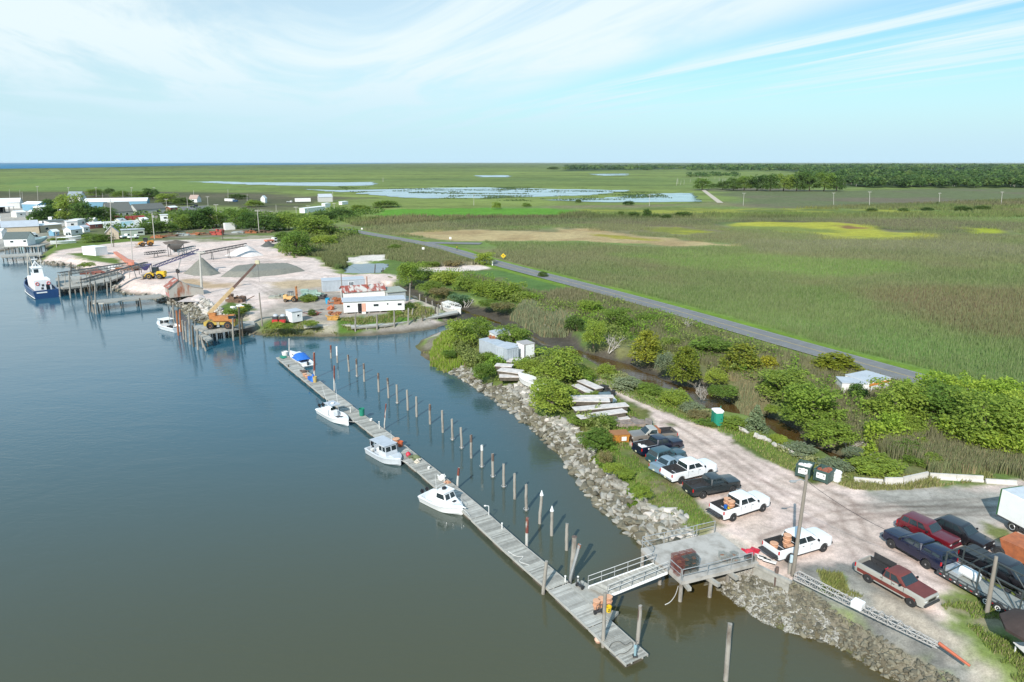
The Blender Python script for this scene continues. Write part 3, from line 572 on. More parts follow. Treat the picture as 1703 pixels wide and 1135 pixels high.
def plant(kind, x, y, wpx, hpx, label, cat=None, group=None, name=None, trunk=True, z=None):
 "x,y: photo pixel of the foot; wpx,hpx: size in the photo"
 zz = GZ - .1 if z is None else z
 p = P(x, y, zz); t = p.y / (math.cos(PITCH) + (567.5 - y) / FPX * math.sin(PITCH)); dep = math.atan2(CAMZ - zz, p.y)
 W = wpx * t / FPX; Hh = max(hpx * t / FPX / math.cos(dep) - W * .35 * math.sin(dep), W * .42)
 tree = kind in ('bright2', 'mid2', 'dark2', 'cedar', 'cedar2', 'yellow', 'spruce') and trunk
 nm = name or ('tree' if tree else 'shrub'); rz = random.random() * 6.28 if 'cedar' not in kind else random.uniform(-.8, .8)
 p = p + Vector((0, W * .3, 0))
 if tree:
  r_ = root(nm, p, rz, label, cat or 'tree', group); r_.scale = (W * 1.12 * random.uniform(.9, 1.12), W * 1.12, Hh * random.uniform(.85, 1.0))
  for ch, me in (('crown', CR[kind]), ('trunk', CR['trunk'])):
   o = bpy.data.objects.new(ch, me); C.objects.link(o); o.parent = r_
  return r_
 o = bpy.data.objects.new(nm, CR[kind]); C.objects.link(o); place(o, p, rz, label, group); o['category'] = cat or 'shrub'; o.scale = (W * 1.12 * random.uniform(.9, 1.15), W * 1.12, Hh * random.uniform(.82, 1.0))
 return o
PL = [  # kind, foot x, foot y, width, height, label
 # head of the creek and the road side
 ('bright2', 683, 476, 44, 44, 'tall bright green bush at the head of the creek'), ('mid', 655, 417, 22, 13, 'small green bush in the reeds beside the road fork'),
 ('low', 714, 446, 32, 16, 'low dark bush behind the left end of the pale turnout'), ('dry', 754, 445, 34, 13, 'brownish low bush behind the pale turnout'),
 ('bright2', 806, 442, 30, 26, 'leaning green tree beside the road end of the pale turnout'), ('dark', 706, 466, 26, 22, 'small dark bush between the turnout and the creek'),
 ('bright', 742, 476, 50, 30, 'broad bright bush on the creek bank left of the wide thicket'), ('mid', 715, 487, 36, 24, 'green bush leaning over the mud at the creek head'),
 ('mid', 776, 486, 46, 32, 'green bush in the middle of the thicket above the boat wreck'), ('bright', 806, 494, 40, 34, 'bright bush beside the large thicket crown'),
 ('bright', 842, 500, 66, 40, 'largest bright bush of the thicket above the wreck'), ('bright', 876, 506, 42, 26, 'yellowish green bush at the right end of the thicket'),
 ('low', 812, 512, 34, 15, 'low bush on the mud edge below the thicket'), ('teal', 762, 502, 36, 15, 'greyish low bush on the creek mud behind the wreck'), ('dry', 732, 492, 36, 16, 'dry tan scrub on the creek bank near the head'),
 ('dry', 838, 518, 36, 14, 'tan dry scrub under the thicket on the creek edge'), ('dark', 903, 462, 15, 12, 'tiny dark bush on the near edge of the road'),
 ('dark', 956, 552, 30, 32, 'dark grey green bush on the creek bank among reeds'), ('bright2', 985, 528, 42, 34, 'tall bright bush behind the dark creek bush'),
 ('bright2', 988, 580, 36, 50, 'tall narrow green bush rising from the creek mud'), ('mid2', 1026, 555, 52, 44, 'large green bush behind the fallen dead tree'),
 ('mid', 1074, 540, 36, 24, 'green bush in the reeds left of the bare standing tree'), ('cedar', 1076, 604, 52, 58, 'yellow green cedar right of the fallen dead tree'),
 ('mid', 1116, 582, 34, 26, 'small green bush under the bare standing tree'), ('sage', 1109, 624, 36, 46, 'greyish feathery bush on the creek bank between two cedars'),
 ('cedar', 1140, 636, 56, 62, 'broad olive cedar hanging over the creek mud'), ('mid2', 1186, 600, 68, 42, 'wide green bush behind the broad olive cedar'),
 ('cedar2', 1236, 628, 82, 58, 'wide layered cedar leaning towards the road'), ('yellow', 1280, 624, 44, 34, 'yellowish cedar beside the wide leaning cedar'),
 ('bright', 1192, 641, 38, 34, 'light green bush above the grey twigs at the creek'), ('low', 1206, 662, 44, 20, 'low green bush at the tip of the mud bank'),
 ('mid2', 1312, 672, 84, 62, 'large green tree left of the grey trailer roofs'), ('lowbright', 1286, 688, 24, 15, 'small round bush alone on the creek mud'),
 ('bright2', 1362, 714, 92, 84, 'big bright tree overhanging the brown creek'), ('bright', 1390, 742, 74, 48, 'bright bush over the creek below the big tree'), ('mid', 1336, 708, 52, 40, 'green bush over the mud left of the big bright tree'),
 ('dark2', 1430, 676, 28, 40, 'dark slim tree in front of the orange striped roof'), ('yellow', 1400, 628, 86, 20, 'yellow flowering scrub behind the grey roof by the road'), ('bright2', 1498, 714, 92, 80, 'broad bright tree right of the orange striped roof'),
 ('bright', 1516, 730, 46, 44, 'bright bush in front of the broad bright tree'), ('mid2', 1566, 714, 86, 82, 'tall green tree where the road disappears'), ('bright2', 1650, 756, 112, 112, 'largest bright tree at the right edge of the scrub'),
 ('mid2', 1606, 722, 60, 76, 'green tree behind the largest bright tree'), ('bright2', 1735, 760, 92, 104, 'bright tree cut by the right frame edge'), ('bright', 1690, 700, 60, 54, 'yellowish bush behind the largest bright tree'),
 ('mid', 1512, 762, 54, 34, 'round green bush behind the pale concrete blocks'), ('lowbright', 1470, 796, 80, 38, 'low green bush at the end of the brown creek'), ('mid', 1557, 782, 30, 30, 'small green bush between tan reeds and blocks'), ('mid', 1530, 776, 40, 24, 'leafy low bush beside the round green bush'),
 ('mid', 1452, 720, 36, 24, 'small green bush in the blue green reeds'), ('sage', 1422, 760, 34, 20, 'grey tangled bush at the creek bend'), ('mid', 1440, 735, 24, 20, 'little bush above the wooden creek box'),
 # south bank of the creek
 ('bright', 1010, 625, 30, 24, 'round light green bush beside the two-track lane'), ('sage', 1042, 652, 46, 28, 'grey green scrub along the lane by the creek'), ('mid', 1083, 660, 40, 28, 'dark leafy bush on the south creek bank'),
 ('bright', 1125, 678, 44, 34, 'large round bush on the south creek bank'), ('sage', 1153, 688, 40, 22, 'pale scrub right of the large round bush'), ('lowbright', 1226, 716, 46, 22, 'leafy bush right of the green portable toilet'),
 ('spruce', 1260, 722, 44, 54, 'pale grey green spruce at the edge of the car park'), ('lowbright', 1297, 738, 28, 18, 'small bright bush right of the pale spruce'), ('sage', 1336, 762, 52, 26, 'sage coloured scrub above the driftwood logs'),
 ('sage', 1394, 788, 50, 30, 'sage coloured bush behind the white drum'), ('low', 1178, 712, 30, 12, 'low weeds left of the portable toilet'), ('dry', 1165, 700, 36, 14, 'tan dry weeds by the creek left of the toilet'),
 # peninsula
 ('bright2', 767, 580, 46, 54, 'tall tree at the grassy tip of the spit'), ('bright2', 797, 566, 42, 40, 'bright bush on the spit behind the tall tip tree'), ('mid2', 854, 580, 56, 42, 'dark leafy tree behind the grey container'),
 ('mid', 804, 628, 34, 28, 'round bush on the rocky shore below the container'), ('bright', 878, 622, 46, 30, 'green bush in front of the white box'), ('bright2', 928, 642, 76, 64, 'large bright tree in the middle of the spit'),
 ('bright2', 918, 690, 70, 60, 'big yellow green bush above the riprap'), ('bright', 970, 636, 34, 34, 'green bush beside the stacked floats by the lane'), ('teal', 900, 594, 24, 22, 'blue green bush right of the white box'),
 ('bright', 987, 668, 30, 18, 'small bush growing through the stacked floats'), ('low', 968, 712, 36, 24, 'low bush on the shore left of the orange crate'), ('mid', 1006, 714, 44, 32, 'bush in front of the white stacked floats'),
 ('mid', 992, 748, 50, 38, 'bush between the riprap and the orange crate'), ('dry', 1006, 774, 24, 26, 'dry brown bush on the bank above the rocks'), ('lowbright', 1020, 790, 32, 24, 'green bush on the bank below the dry one'),
 ('lowbright', 1042, 797, 30, 18, 'low bush on the bank left of the white pickup'), ('bright', 1070, 832, 30, 30, 'neat round bush at the top of the riprap'), ('low', 746, 596, 24, 16, 'weedy clump at the water end of the spit'), ('mid', 812, 602, 32, 20, 'leafy scrub beside the grey container'),
 ('low', 900, 640, 36, 22, 'shady bush over the derelict boat'), ('bright', 945, 668, 40, 30, 'light green bush left of the stacked floats'),
 # yard
 ('low', 388, 528, 40, 20, 'low weeds around the yellow machine behind the crane'), ('mid', 405, 516, 22, 12, 'small weed clump on the bank above the crane'), ('lowbright', 456, 548, 30, 14, 'weeds in front of the red engines'), ('low', 476, 548, 22, 13, 'weeds left of the small white shed'), ('lowbright', 514, 544, 26, 14, 'weeds right of the small white shed'), ('dark', 518, 527, 12, 16, 'dark bush behind the small white shed'), ('low', 510, 503, 30, 10, 'weeds under the pale green truck'),
 ('lowbright', 656, 526, 24, 12, 'weeds at the right end of the white house trailer'), ('dark', 680, 518, 16, 20, 'dark shrub against the end of the white house trailer'), ('lowbright', 140, 446, 24, 12, 'yellow green shrub on the rocky cove shore'), ('lowbright', 90, 404, 26, 8, 'bright weeds beside the stilt house cove'),
 # tree belt behind the yard
 ('mid2', 520, 396, 56, 38, 'broad olive tree at the back corner of the yard'), ('mid2', 490, 428, 48, 46, 'bushy tree standing on the yard edge by the reeds'), ('dry', 536, 392, 40, 24, 'brownish tree crown at the back of the yard'), ('bright', 535, 410, 40, 22, 'bright bush among the reeds behind the yard'), ('mid', 470, 402, 30, 20, 'green bush behind the orange and white truck'),
 ('dark2', 414, 386, 34, 32, 'dark tree behind the rusty beams, left of the power pole'), ('dark2', 448, 386, 40, 30, 'dark tree right of the pale power pole'), ('mid2', 478, 384, 36, 30, 'green tree behind the truck at the yard edge'), ('dark', 500, 372, 34, 20, 'dark bush below the long white trailer'), ('dark', 536, 366, 38, 18, 'dark hedge bush by the marsh lane'), ('dark', 566, 362, 38, 17, 'dark hedge bush nearer the marsh'), ('mid', 598, 352, 34, 14, 'green bush at the far end of the hedge'),
 ('mid', 640, 346, 40, 12, 'low green bush along the pond edge'), ('bright', 420, 345, 26, 14, 'round yellow green bush by the village lane'), ('dark', 392, 332, 30, 12, 'dark bush behind the blue truck'),
 # village
 ('dark2', 66, 372, 42, 34, 'dark broad tree left of the village power pole'), ('dark2', 88, 366, 32, 36, 'dark tree behind the village power pole'), ('mid2', 112, 372, 44, 48, 'tall bright tree in the middle of the village'), ('dark2', 138, 374, 40, 44, 'tall dark tree right of the bright village tree'), ('dark2', 168, 372, 36, 30, 'dark tree beside the grey roofed house'),
 ('mid2', 154, 328, 24, 14, 'green tree behind the blue warehouse, near the gabled house'), ('dark', 180, 325, 16, 14, 'dark tree behind the blue warehouse'), ('mid', 196, 330, 24, 16, 'light tree behind the blue warehouse'), ('mid2', 232, 332, 30, 14, 'green tree behind the right end of the warehouse'), ('dark2', 250, 332, 26, 20, 'dark tall tree behind the warehouse end'), ('mid2', 274, 340, 34, 20, 'green tree beside the dark brown roof'), ('dark', 300, 342, 30, 18, 'dark tree left of the pink roofed house'),
 ('mid', 152, 404, 34, 20, 'bright bush left of the pale gabled shed'), ('dark', 170, 402, 24, 16, 'dark bush against the pale gabled shed'), ('dark', 134, 398, 18, 12, 'dark bush on the cove bank behind the white boats'), ('dark2', 244, 390, 34, 24, 'dark tree behind the parked white cars'), ('dark2', 272, 388, 32, 24, 'dark tree left of the white trailer van'), ('mid2', 296, 384, 34, 30, 'green tree in the hedge behind the scrap'),
 ('dark2', 328, 382, 44, 40, 'large dark tree in the hedge behind the scrap'), ('mid2', 356, 380, 36, 30, 'green tree in the hedge left of the red machine'), ('mid2', 392, 382, 38, 36, 'green tree behind the white trailer box'), ('dark', 310, 366, 34, 20, 'dark bush beside the paved lot'),
 # open marsh
 ('bright', 826, 349, 15, 16, 'lone yellow green bush left of the mown strip'), ('mid', 876, 345, 14, 10, 'small bush on the pond bank'), ('dark', 1033, 361, 11, 12, 'leftmost dark bush of the row in the marsh'), ('dark', 1054, 362, 18, 13, 'second dark bush of the row in the marsh'), ('dark2', 1077, 363, 15, 17, 'tallest dark tree of the row in the marsh'), ('dark', 1092, 363, 14, 8, 'low dark bush right of the tallest one in the row'), ('dark', 1109, 364, 16, 9, 'low brown bush in the middle of the marsh row'), ('dark', 1138, 362, 27, 14, 'widest dark bush at the right end of the marsh row'),
 ('dark', 1046, 342, 17, 10, 'dark bush on the dike before the pond'), ('dark', 962, 338, 10, 9, 'small bush on the pond dike'), ('dark', 623, 367, 17, 7, 'dark bush in the reeds left of the mown strip'), ('dark', 1281, 359, 8, 7, 'tiny bush before the yellow strip'), ('dark', 1452, 352, 16, 6, 'leftmost low bush on the far field'), ('dark', 1505, 352, 15, 7, 'low bush left of the middle field pole'), ('dark', 1545, 351, 17, 8, 'round low bush below the middle field pole'), ('dark', 1606, 352, 26, 11, 'widest low bush on the far field'), ('dark', 1638, 351, 24, 7, 'low bush right of the widest one on the far field'), ('dark', 1667, 345, 8, 4, 'tiny bush by the right field pole'), ('dark', 1562, 340, 9, 5, 'tiny bush behind the middle field pole'),
 ('mid2', 1170, 317, 26, 20, 'green tree at the pond end of the pale track'), ('dark', 1188, 314, 14, 10, 'small dark tree right of the pale track'), ('dark2', 1204, 316, 24, 18, 'dark tree at the left end of the grove'), ('dark2', 1222, 318, 26, 24, 'second dark tree of the grove from its left end'), ('mid2', 1240, 318, 26, 26, 'green tree in the left half of the grove'), ('dark2', 1262, 318, 30, 28, 'dark round tree in the left half of the grove'), ('dark2', 1284, 319, 28, 30, 'dark tree at the middle of the grove'), ('mid2', 1306, 319, 30, 30, 'green tree at the middle of the grove'), ('dark2', 1328, 319, 30, 33, 'tall dark tree in the right half of the grove'), ('dark2', 1350, 319, 32, 36, 'tallest tree of the grove'), ('mid2', 1374, 319, 30, 32, 'green tree near the right end of the grove'), ('dark2', 1394, 319, 26, 28, 'dark tree closing the right end of the grove'),
 ('dark', 920, 283, 16, 6, 'lone dark tree left of the far wood'),
]
for a_ in PL: plant(*a_)
# fallen and standing dead trees, grey twigs
def dead_tree(x, y, h, spread, lean, label, n=26, seed=1, name='dead_tree', thick=.09):
 rr = random.Random(seed); q = MB()
 def br(p, d, L_, r_, lev):
  e = p + d * L_; q.tube(p, e, r_, r_ * .6, 5, caps=False)
  if lev == 0: return
  for k in range(3 if lev > 1 else 2):
   dd = (d + Vector((rr.uniform(-1, 1), rr.uniform(-1, 1), rr.uniform(-.35, .8))) * spread).normalized(); br(p + d * L_ * rr.uniform(.45, 1), dd, L_ * rr.uniform(.5, .8), r_ * .55, lev - 1)
 for k in range(n): br(Vector((rr.uniform(-.4, .4) * spread, rr.uniform(-.4, .4) * spread, 0)), Vector((rr.uniform(-.6, .6) + lean, rr.uniform(-.6, .6), 1)).normalized(), h * rr.uniform(.35, .55), thick, 3)
 o = q.build(name, DEAD); o.location = P(x, y, .9); return tag(o, label, 'dead tree')
dead_tree(1016, 588, 4.2, 1.3, .8, 'bare fallen dead tree lying on the creek mud', 4, 3)
dead_tree(1133, 560, 4.6, .8, .1, 'bare white dead tree standing in the reeds by the road', 2, 5)
dead_tree(1170, 664, 2.6, 1.2, -.3, 'tangle of grey bare twigs hanging over the creek', 9, 7, thick=.05)
dead_tree(1408, 748, 2.2, 1.2, .2, 'grey bare branches under the big bright tree at the creek', 9, 9, thick=.05)
dead_tree(775, 512, 3.0, 1.3, .2, 'bare grey brush behind the boat wreck', 3, 11)
dead_tree(1440, 752, 2.0, 1.2, .3, 'grey dead twigs beside the wooden creek box', 7, 13, thick=.05)
# ---- reeds and grass
def blades(name, poly, n, h, cols, covermix=.0, wmin=.05, wk=.00085, z0=None, rmin=40, rmax=700, label=None, lean=.25, avoid=None, zfun=True, clump=.0, cs=.3, tipcol=None, cat=None):
 lo, hi = poly.min(0), poly.max(0); cor = np.array([(a, b) for a in (lo[0], hi[0]) for b in (max(lo[1], 20), hi[1])])
 an = np.arctan2(poly[:, 0], poly[:, 1]); rd = np.hypot(poly[:, 0], poly[:, 1]); a0, a1 = max(an.min(), R(-44)), min(an.max(), R(46)); q0, q1 = max(rd.min() * .9, rmin), min(rd.max(), rmax)
 X = []; Yv = []; got = 0; tries = 0
 while got < n and tries < 40:
  m = n * 2; a = rng.uniform(a0, a1, m); r_ = q0 * (q1 / q0) ** rng.random(m); x = np.sin(a) * r_; y = np.cos(a) * r_
  k = sdist(x, y, poly) + (fbm(x * .25, y * .25, 77, 3) - .5) * 5 * min(1, h[0]) > 0
  if clump: k &= fbm(x * cs, y * cs * 1.8, 91, 3) > clump
  if avoid is not None: k &= avoid(x, y)
  X.append(x[k]); Yv.append(y[k]); got += k.sum(); tries += 1
 x = np.concatenate(X)[:n]; y = np.concatenate(Yv)[:n]; n = len(x); r_ = np.hypot(x, y)
 z = height(x, y)[0] - .05 if zfun else np.full(n, GZ - .05)
 hh = h[0] + (h[1] - h[0]) * rng.random(n); hh = hh * (.7 + .6 * fbm(x * .06, y * .06, 13, 3))
 w_ = np.maximum(wmin, r_ * wk) * (.6 + .8 * rng.random(n)); yaw = rng.random(n) * math.pi; dx = np.cos(yaw) * w_; dy = np.sin(yaw) * w_
 lx = (rng.random(n) - .35) * lean * hh; ly = (rng.random(n) - .35) * lean * hh
 A = np.stack([x - dx * .5, y - dy * .5, z], -1); B = np.stack([x + dx * .5, y + dy * .5, z], -1)
 D = np.stack([x + lx * .6 + dx * .42, y + ly * .6 + dy * .42, z + hh * .72], -1); E_ = np.stack([x + lx, y + ly, z + hh], -1)
 V = np.stack([A, B, D, E_], 1).reshape(-1, 3); F4 = np.arange(4 * n).reshape(n, 4)
 k = sstep(fbm(x * .018, y * .03, 23, 4), .4, .6); k = np.clip(k + (rng.random(n) - .5) * .5, 0, 1)[:, None]
 c = np.array(cols[0])[None] * (1 - k) + np.array(cols[1])[None] * k; c = c * (.65 + .7 * rng.random(n))[:, None]
 if len(cols) > 2:
  s_ = (rng.random(n) < .16)[:, None]; c = np.where(s_, np.array(cols[2])[None] * (.7 + .6 * rng.random(n))[:, None], c)
 if covermix: c = c * (1 - covermix) + cover(x, y) * covermix * (.75 + .6 * rng.random(n))[:, None]
 cc = np.repeat(c[:, None, :], 4, 1)
 if tipcol is not None: cc[:, 3] = np.array(tipcol) * (.7 + .6 * rng.random(n))[:, None]; cc[:, 2] = cc[:, 2] * .6 + cc[:, 3] * .4
 o = npmesh(name, V, F4, REED, cc.reshape(-1, 3)); tag(o, label, cat, kind='stuff'); return o
notroad = lambda x, y: road_d(x, y) > 6.3
MOWN = [PP(c[0]) for c in COVERS[5:13]]
def field_ok(x, y):
 k = notroad(x, y)
 for p_ in MOWN: k &= sdist(x, y, p_) + (fbm(x * .05, y * .05, 19, 4) - .5) * 34 < -2
 k &= sdist(x, y, PP([(690, 400), (740, 398), (800, 401), (830, 412), (800, 428), (700, 412)])) < 0
 return k
FIELD = np.vstack([PP([(600, 384), (640, 366), (800, 362), (1000, 362), (1400, 362), (1780, 362)]), PP([(2100, 800), (1703, 676), (1350, 578), (1006, 482), (840, 440), (700, 402)])])
blades('reed_field', FIELD, 320000, (.5, 1.25), [(.14, .24, .055), (.17, .2, .08), (.31, .31, .18)], covermix=.68, label='reed marsh filling the field right of the road', cat='reeds', avoid=field_ok, rmax=520, tipcol=(.19, .215, .11), wk=.0005)
blades('reed_field', np.vstack([PP([(560, 366), (800, 352), (1200, 352), (1750, 330)]), PP([(1750, 362), (1200, 364), (800, 364), (600, 378)])]), 30000, (1.2, 2.4), [(.12, .17, .05), (.16, .155, .075)], covermix=.5, label='far reed marsh before the ponds and grove', cat='reeds', avoid=field_ok, rmin=250, rmax=1200, zfun=False)
STRIP = PP([(690, 415), (760, 428), (840, 452), (1006, 495), (1164, 538), (1350, 594), (1538, 645), (1703, 694), (1703, 800), (1480, 770), (1400, 720), (1330, 668), (1240, 640), (1150, 600), (1060, 560), (1000, 540), (930, 520), (860, 500), (800, 470), (690, 440)])
blades('reed_strip', STRIP, 90000, (.8, 1.7), [(.13, .205, .055), (.165, .18, .075), (.27, .25, .15)], covermix=.3, wk=.0007, label='reed strip between the road and the creek scrub', cat='reeds', avoid=lambda x, y: notroad(x, y) & (sdist(x, y, CREEK) < -1) & (sdist(x, y, PP([(690, 446), (830, 440), (900, 458), (960, 480), (900, 492), (800, 464), (740, 458)])) < 0), tipcol=(.2, .18, .11))
blades('creek_reeds', PP([(846, 520), (880, 505), (950, 530), (960, 550), (900, 545)]), 16000, (.8, 1.6), [(.17, .22, .115), (.2, .225, .125), (.34, .26, .15)], wk=.0006, label='pale reeds on the creek bank by the dark bush', cat='reeds')
blades('creek_reeds', PP([(1405, 690), (1440, 675), (1500, 720), (1530, 740), (1600, 760), (1703, 770), (1760, 800), (1640, 790), (1560, 790), (1480, 752), (1440, 738)]), 30000, (.7, 1.5), [(.155, .235, .12), (.2, .22, .10), (.34, .26, .15)], wk=.0006, label='blue green reeds between the big trees at right', cat='reeds')
blades('creek_reeds', PP([(1210, 630), (1260, 625), (1280, 670), (1240, 668)]), 10000, (.7, 1.5), [(.17, .215, .11), (.25, .22, .12), (.34, .26, .15)], wk=.0006, label='tan and green reeds right of the broad cedar', cat='reeds')
blades('yard_reeds', PP([(470, 414), (500, 395), (560, 388), (640, 400), (700, 410), (760, 424), (800, 440), (700, 440), (645, 432), (640, 424), (570, 426), (540, 430), (510, 424)]), 42000, (.9, 1.9), [(.10, .165, .05), (.165, .185, .08), (.26, .24, .13)], wk=.0005, label='reeds between the yard and the road', cat='reeds', avoid=lambda x, y: notroad(x, y) & (sdist(x, y, CANAL) < -1) & (sdist(x, y + 5, CANAL) < -2) & (sdist(x, y + 9, CANAL) < -2))
blades('yard_reeds', PP([(525, 424), (570, 424), (580, 445), (560, 450), (535, 436)]), 9000, (.9, 1.8), [(.10, .155, .05), (.15, .165, .07)], wk=.0005, label='dark reeds at the left side of the small canal', cat='reeds')
blades('spit_grass', PP([(714, 566), (740, 556), (760, 570), (775, 598), (738, 600), (716, 590)]), 9000, (.8, 1.5), [(.2, .33, .04), (.22, .31, .04), (.36, .28, .16)], label='tall bright grass on the tip of the spit', cat='grass', wk=.0007)
LAWN = PP([(700, 572), (790, 565), (878, 575), (947, 600), (1064, 640), (1175, 690), (1310, 738), (1430, 792), (1480, 806), (1400, 806), (1300, 778), (1232, 738), (1190, 715), (1110, 690), (1060, 668), (1000, 640), (1060, 690), (1085, 712), (1040, 735), (1080, 790), (1150, 830), (1190, 872), (1165, 882), (1079, 828), (1009, 768), (964, 708), (928, 688), (866, 636), (788, 608)])
blades('lawn_grass', LAWN, 45000, (.12, .42), [(.15, .235, .04), (.2, .215, .07), (.29, .24, .12)], wmin=.05, wk=.0009, label='rough grass round the car park and along the spit', cat='grass', clump=.36, lean=.6)
blades('lawn_grass', PP([(1555, 1000), (1660, 1004), (1760, 1040), (1820, 1160), (1730, 1170), (1680, 1120), (1620, 1055)]), 10000, (.12, .42), [(.17, .25, .045), (.23, .24, .08), (.31, .26, .14)], wmin=.04, label='tufted grass at the foot of the right pole', cat='grass', lean=.6, clump=.42)
blades('lawn_grass', PP([(1395, 806), (1450, 796), (1560, 790), (1640, 786), (1660, 800), (1600, 806), (1500, 814), (1420, 816)]), 6000, (.2, .6), [(.16, .25, .045), (.22, .22, .08), (.31, .26, .14)], wmin=.05, label='grass in front of the pale concrete blocks', cat='grass', lean=.6, clump=.35)
blades('lawn_grass', PP([(1352, 948), (1400, 954), (1410, 976), (1440, 990), (1380, 980)]), 1500, (.15, .45), [(.17, .25, .045), (.23, .23, .08)], wmin=.04, label='small grass tuft patch behind the lattice boom', cat='grass', lean=.6)
blades('verge_grass', np.vstack([PP([(700, 400), (840, 438), (1006, 480), (1350, 576), (1703, 672), (1900, 730)]), PP([(1900, 745), (1703, 684), (1350, 588), (1006, 488), (840, 446), (690, 402)])]), 26000, (.2, .5), [(.2, .31, .04), (.22, .29, .05)], label='bright mown verge along the road', cat='grass', avoid=lambda x, y: (road_d(x, y) > 3.4) & (road_d(x, y) < 6.6), lean=.5)
blades('yard_weeds', PP([(430, 536), (480, 530), (560, 545), (570, 530), (670, 522), (690, 505), (735, 520), (690, 530), (600, 540), (440, 546)]), 7000, (.2, .7), [(.15, .235, .045), (.2, .21, .07), (.29, .25, .15)], label='weeds along the yard waterfront', cat='weeds', lean=.6, clump=.4)
blades('marsh_tufts', PP([(560, 310), (900, 311), (1080, 316), (1120, 330), (900, 336), (600, 328)]), 7000, (.5, 1.0), [(.05, .09, .03), (.09, .13, .04)], label='dark grass tufts standing in the shallow ponds', cat='grass', zfun=False, rmin=350, rmax=1600, wk=.0016, clump=.6, cs=.022, lean=.1)
def scrub(name, poly, n, h, cols, label, size=(.12, .26), avoid=None, thr=.42):
 lo, hi = poly.min(0), poly.max(0); x = rng.uniform(lo[0], hi[0], n * 5); y = rng.uniform(lo[1], hi[1], n * 5); k = sdist(x, y, poly) + (fbm(x * .3, y * .3, 17, 3) - .5) * 4 > 0; hh = sstep(fbm(x * .32, y * .32, 37, 3), thr, thr + .22); k &= hh > .02
 if avoid is not None: k &= avoid(x, y)
 x, y, hh = x[k][:n], y[k][:n], hh[k][:n]; n = len(x); z0 = height(x, y)[0]; u = rng.random(n) ** .6; z = z0 + u * hh * h; nn = rng.normal(size=(n, 3)); nn[:, 2] = np.abs(nn[:, 2]) + .5; V, F4 = quads(np.stack([x, y, z], -1), nn, rng.uniform(size[0], size[1], n))
 t = sstep(fbm(x * .15, y * .15, 57, 2), .4, .6)[:, None]; c = np.array(cols[0])[None] * (1 - t) + np.array(cols[1])[None] * t; c = c * (.65 + .7 * rng.random(n))[:, None]; o = npmesh(name, V, F4, FOL, np.repeat(c, 4, 0)); tag(o, label, 'scrub', kind='stuff')
scrub('creek_scrub', PP([(640, 462), (700, 464), (780, 484), (880, 524), (950, 546), (1010, 572), (1090, 596), (1150, 610), (1200, 632), (1260, 655), (1310, 680), (1350, 710), (1410, 738), (1450, 748), (1480, 742), (1450, 700), (1420, 665), (1300, 600), (1200, 562), (1100, 535), (1000, 500), (940, 515), (880, 496), (820, 470), (760, 458), (690, 452)]), 42000, 2.6, [(.2, .3, .04), (.24, .28, .07)], 'tangled low scrub filling the far creek bank', avoid=lambda x, y: sdist(x, y, CREEK) < -2.2)
scrub('spit_scrub', PP([(745, 578), (800, 562), (880, 588), (950, 612), (985, 640), (955, 645), (1000, 695), (1010, 735), (985, 725), (960, 700), (925, 680), (885, 640), (850, 630), (800, 618), (760, 597)]), 20000, 1.7, [(.21, .31, .045), (.24, .27, .08)], 'low scrub covering the middle of the spit')
scrub('roadside_scrub', PP([(1430, 790), (1480, 752), (1560, 752), (1640, 765), (1740, 790), (1760, 700), (1640, 640), (1540, 640), (1480, 670), (1455, 715)]), 34000, 2.8, [(.21, .31, .04), (.25, .33, .045)], 'leafy scrub between the big trees at the right edge', thr=.38)
scrub('bank_scrub', PP([(960, 700), (1010, 745), (1060, 800), (1090, 830), (1070, 838), (1030, 800), (990, 760), (955, 715)]), 7000, .9, [(.165, .25, .038), (.22, .22, .075)], 'weedy scrub along the top of the riprap', thr=.45)
scrub('creek_side_scrub', PP([(1000, 615), (1070, 640), (1175, 690), (1230, 715), (1310, 742), (1400, 785), (1430, 795), (1400, 796), (1310, 756), (1180, 704), (1060, 655), (1000, 630)]), 9000, .5, [(.17, .24, .06), (.22, .235, .11)], 'grey green scrub along the near creek bank', thr=.42)
scrub('village_scrub', PP([(40, 372), (110, 374), (170, 376), (180, 400), (240, 384), (300, 384), (400, 380), (460, 385), (560, 372), (640, 352), (560, 348), (500, 362), (420, 352), (300, 352), (180, 352), (60, 358)]), 16000, 3.0, [(.095, .16, .034), (.135, .2, .04)], 'dark hedge scrub through the village', size=(.5, .9), thr=.5)
scrub('yard_scrub', PP([(462, 412), (500, 392), (560, 384), (600, 392), (560, 405), (520, 424), (490, 430), (468, 422)]), 9000, 3.0, [(.12, .19, .034), (.17, .205, .055)], 'bushy scrub at the back corner of the yard', size=(.25, .5), thr=.4)
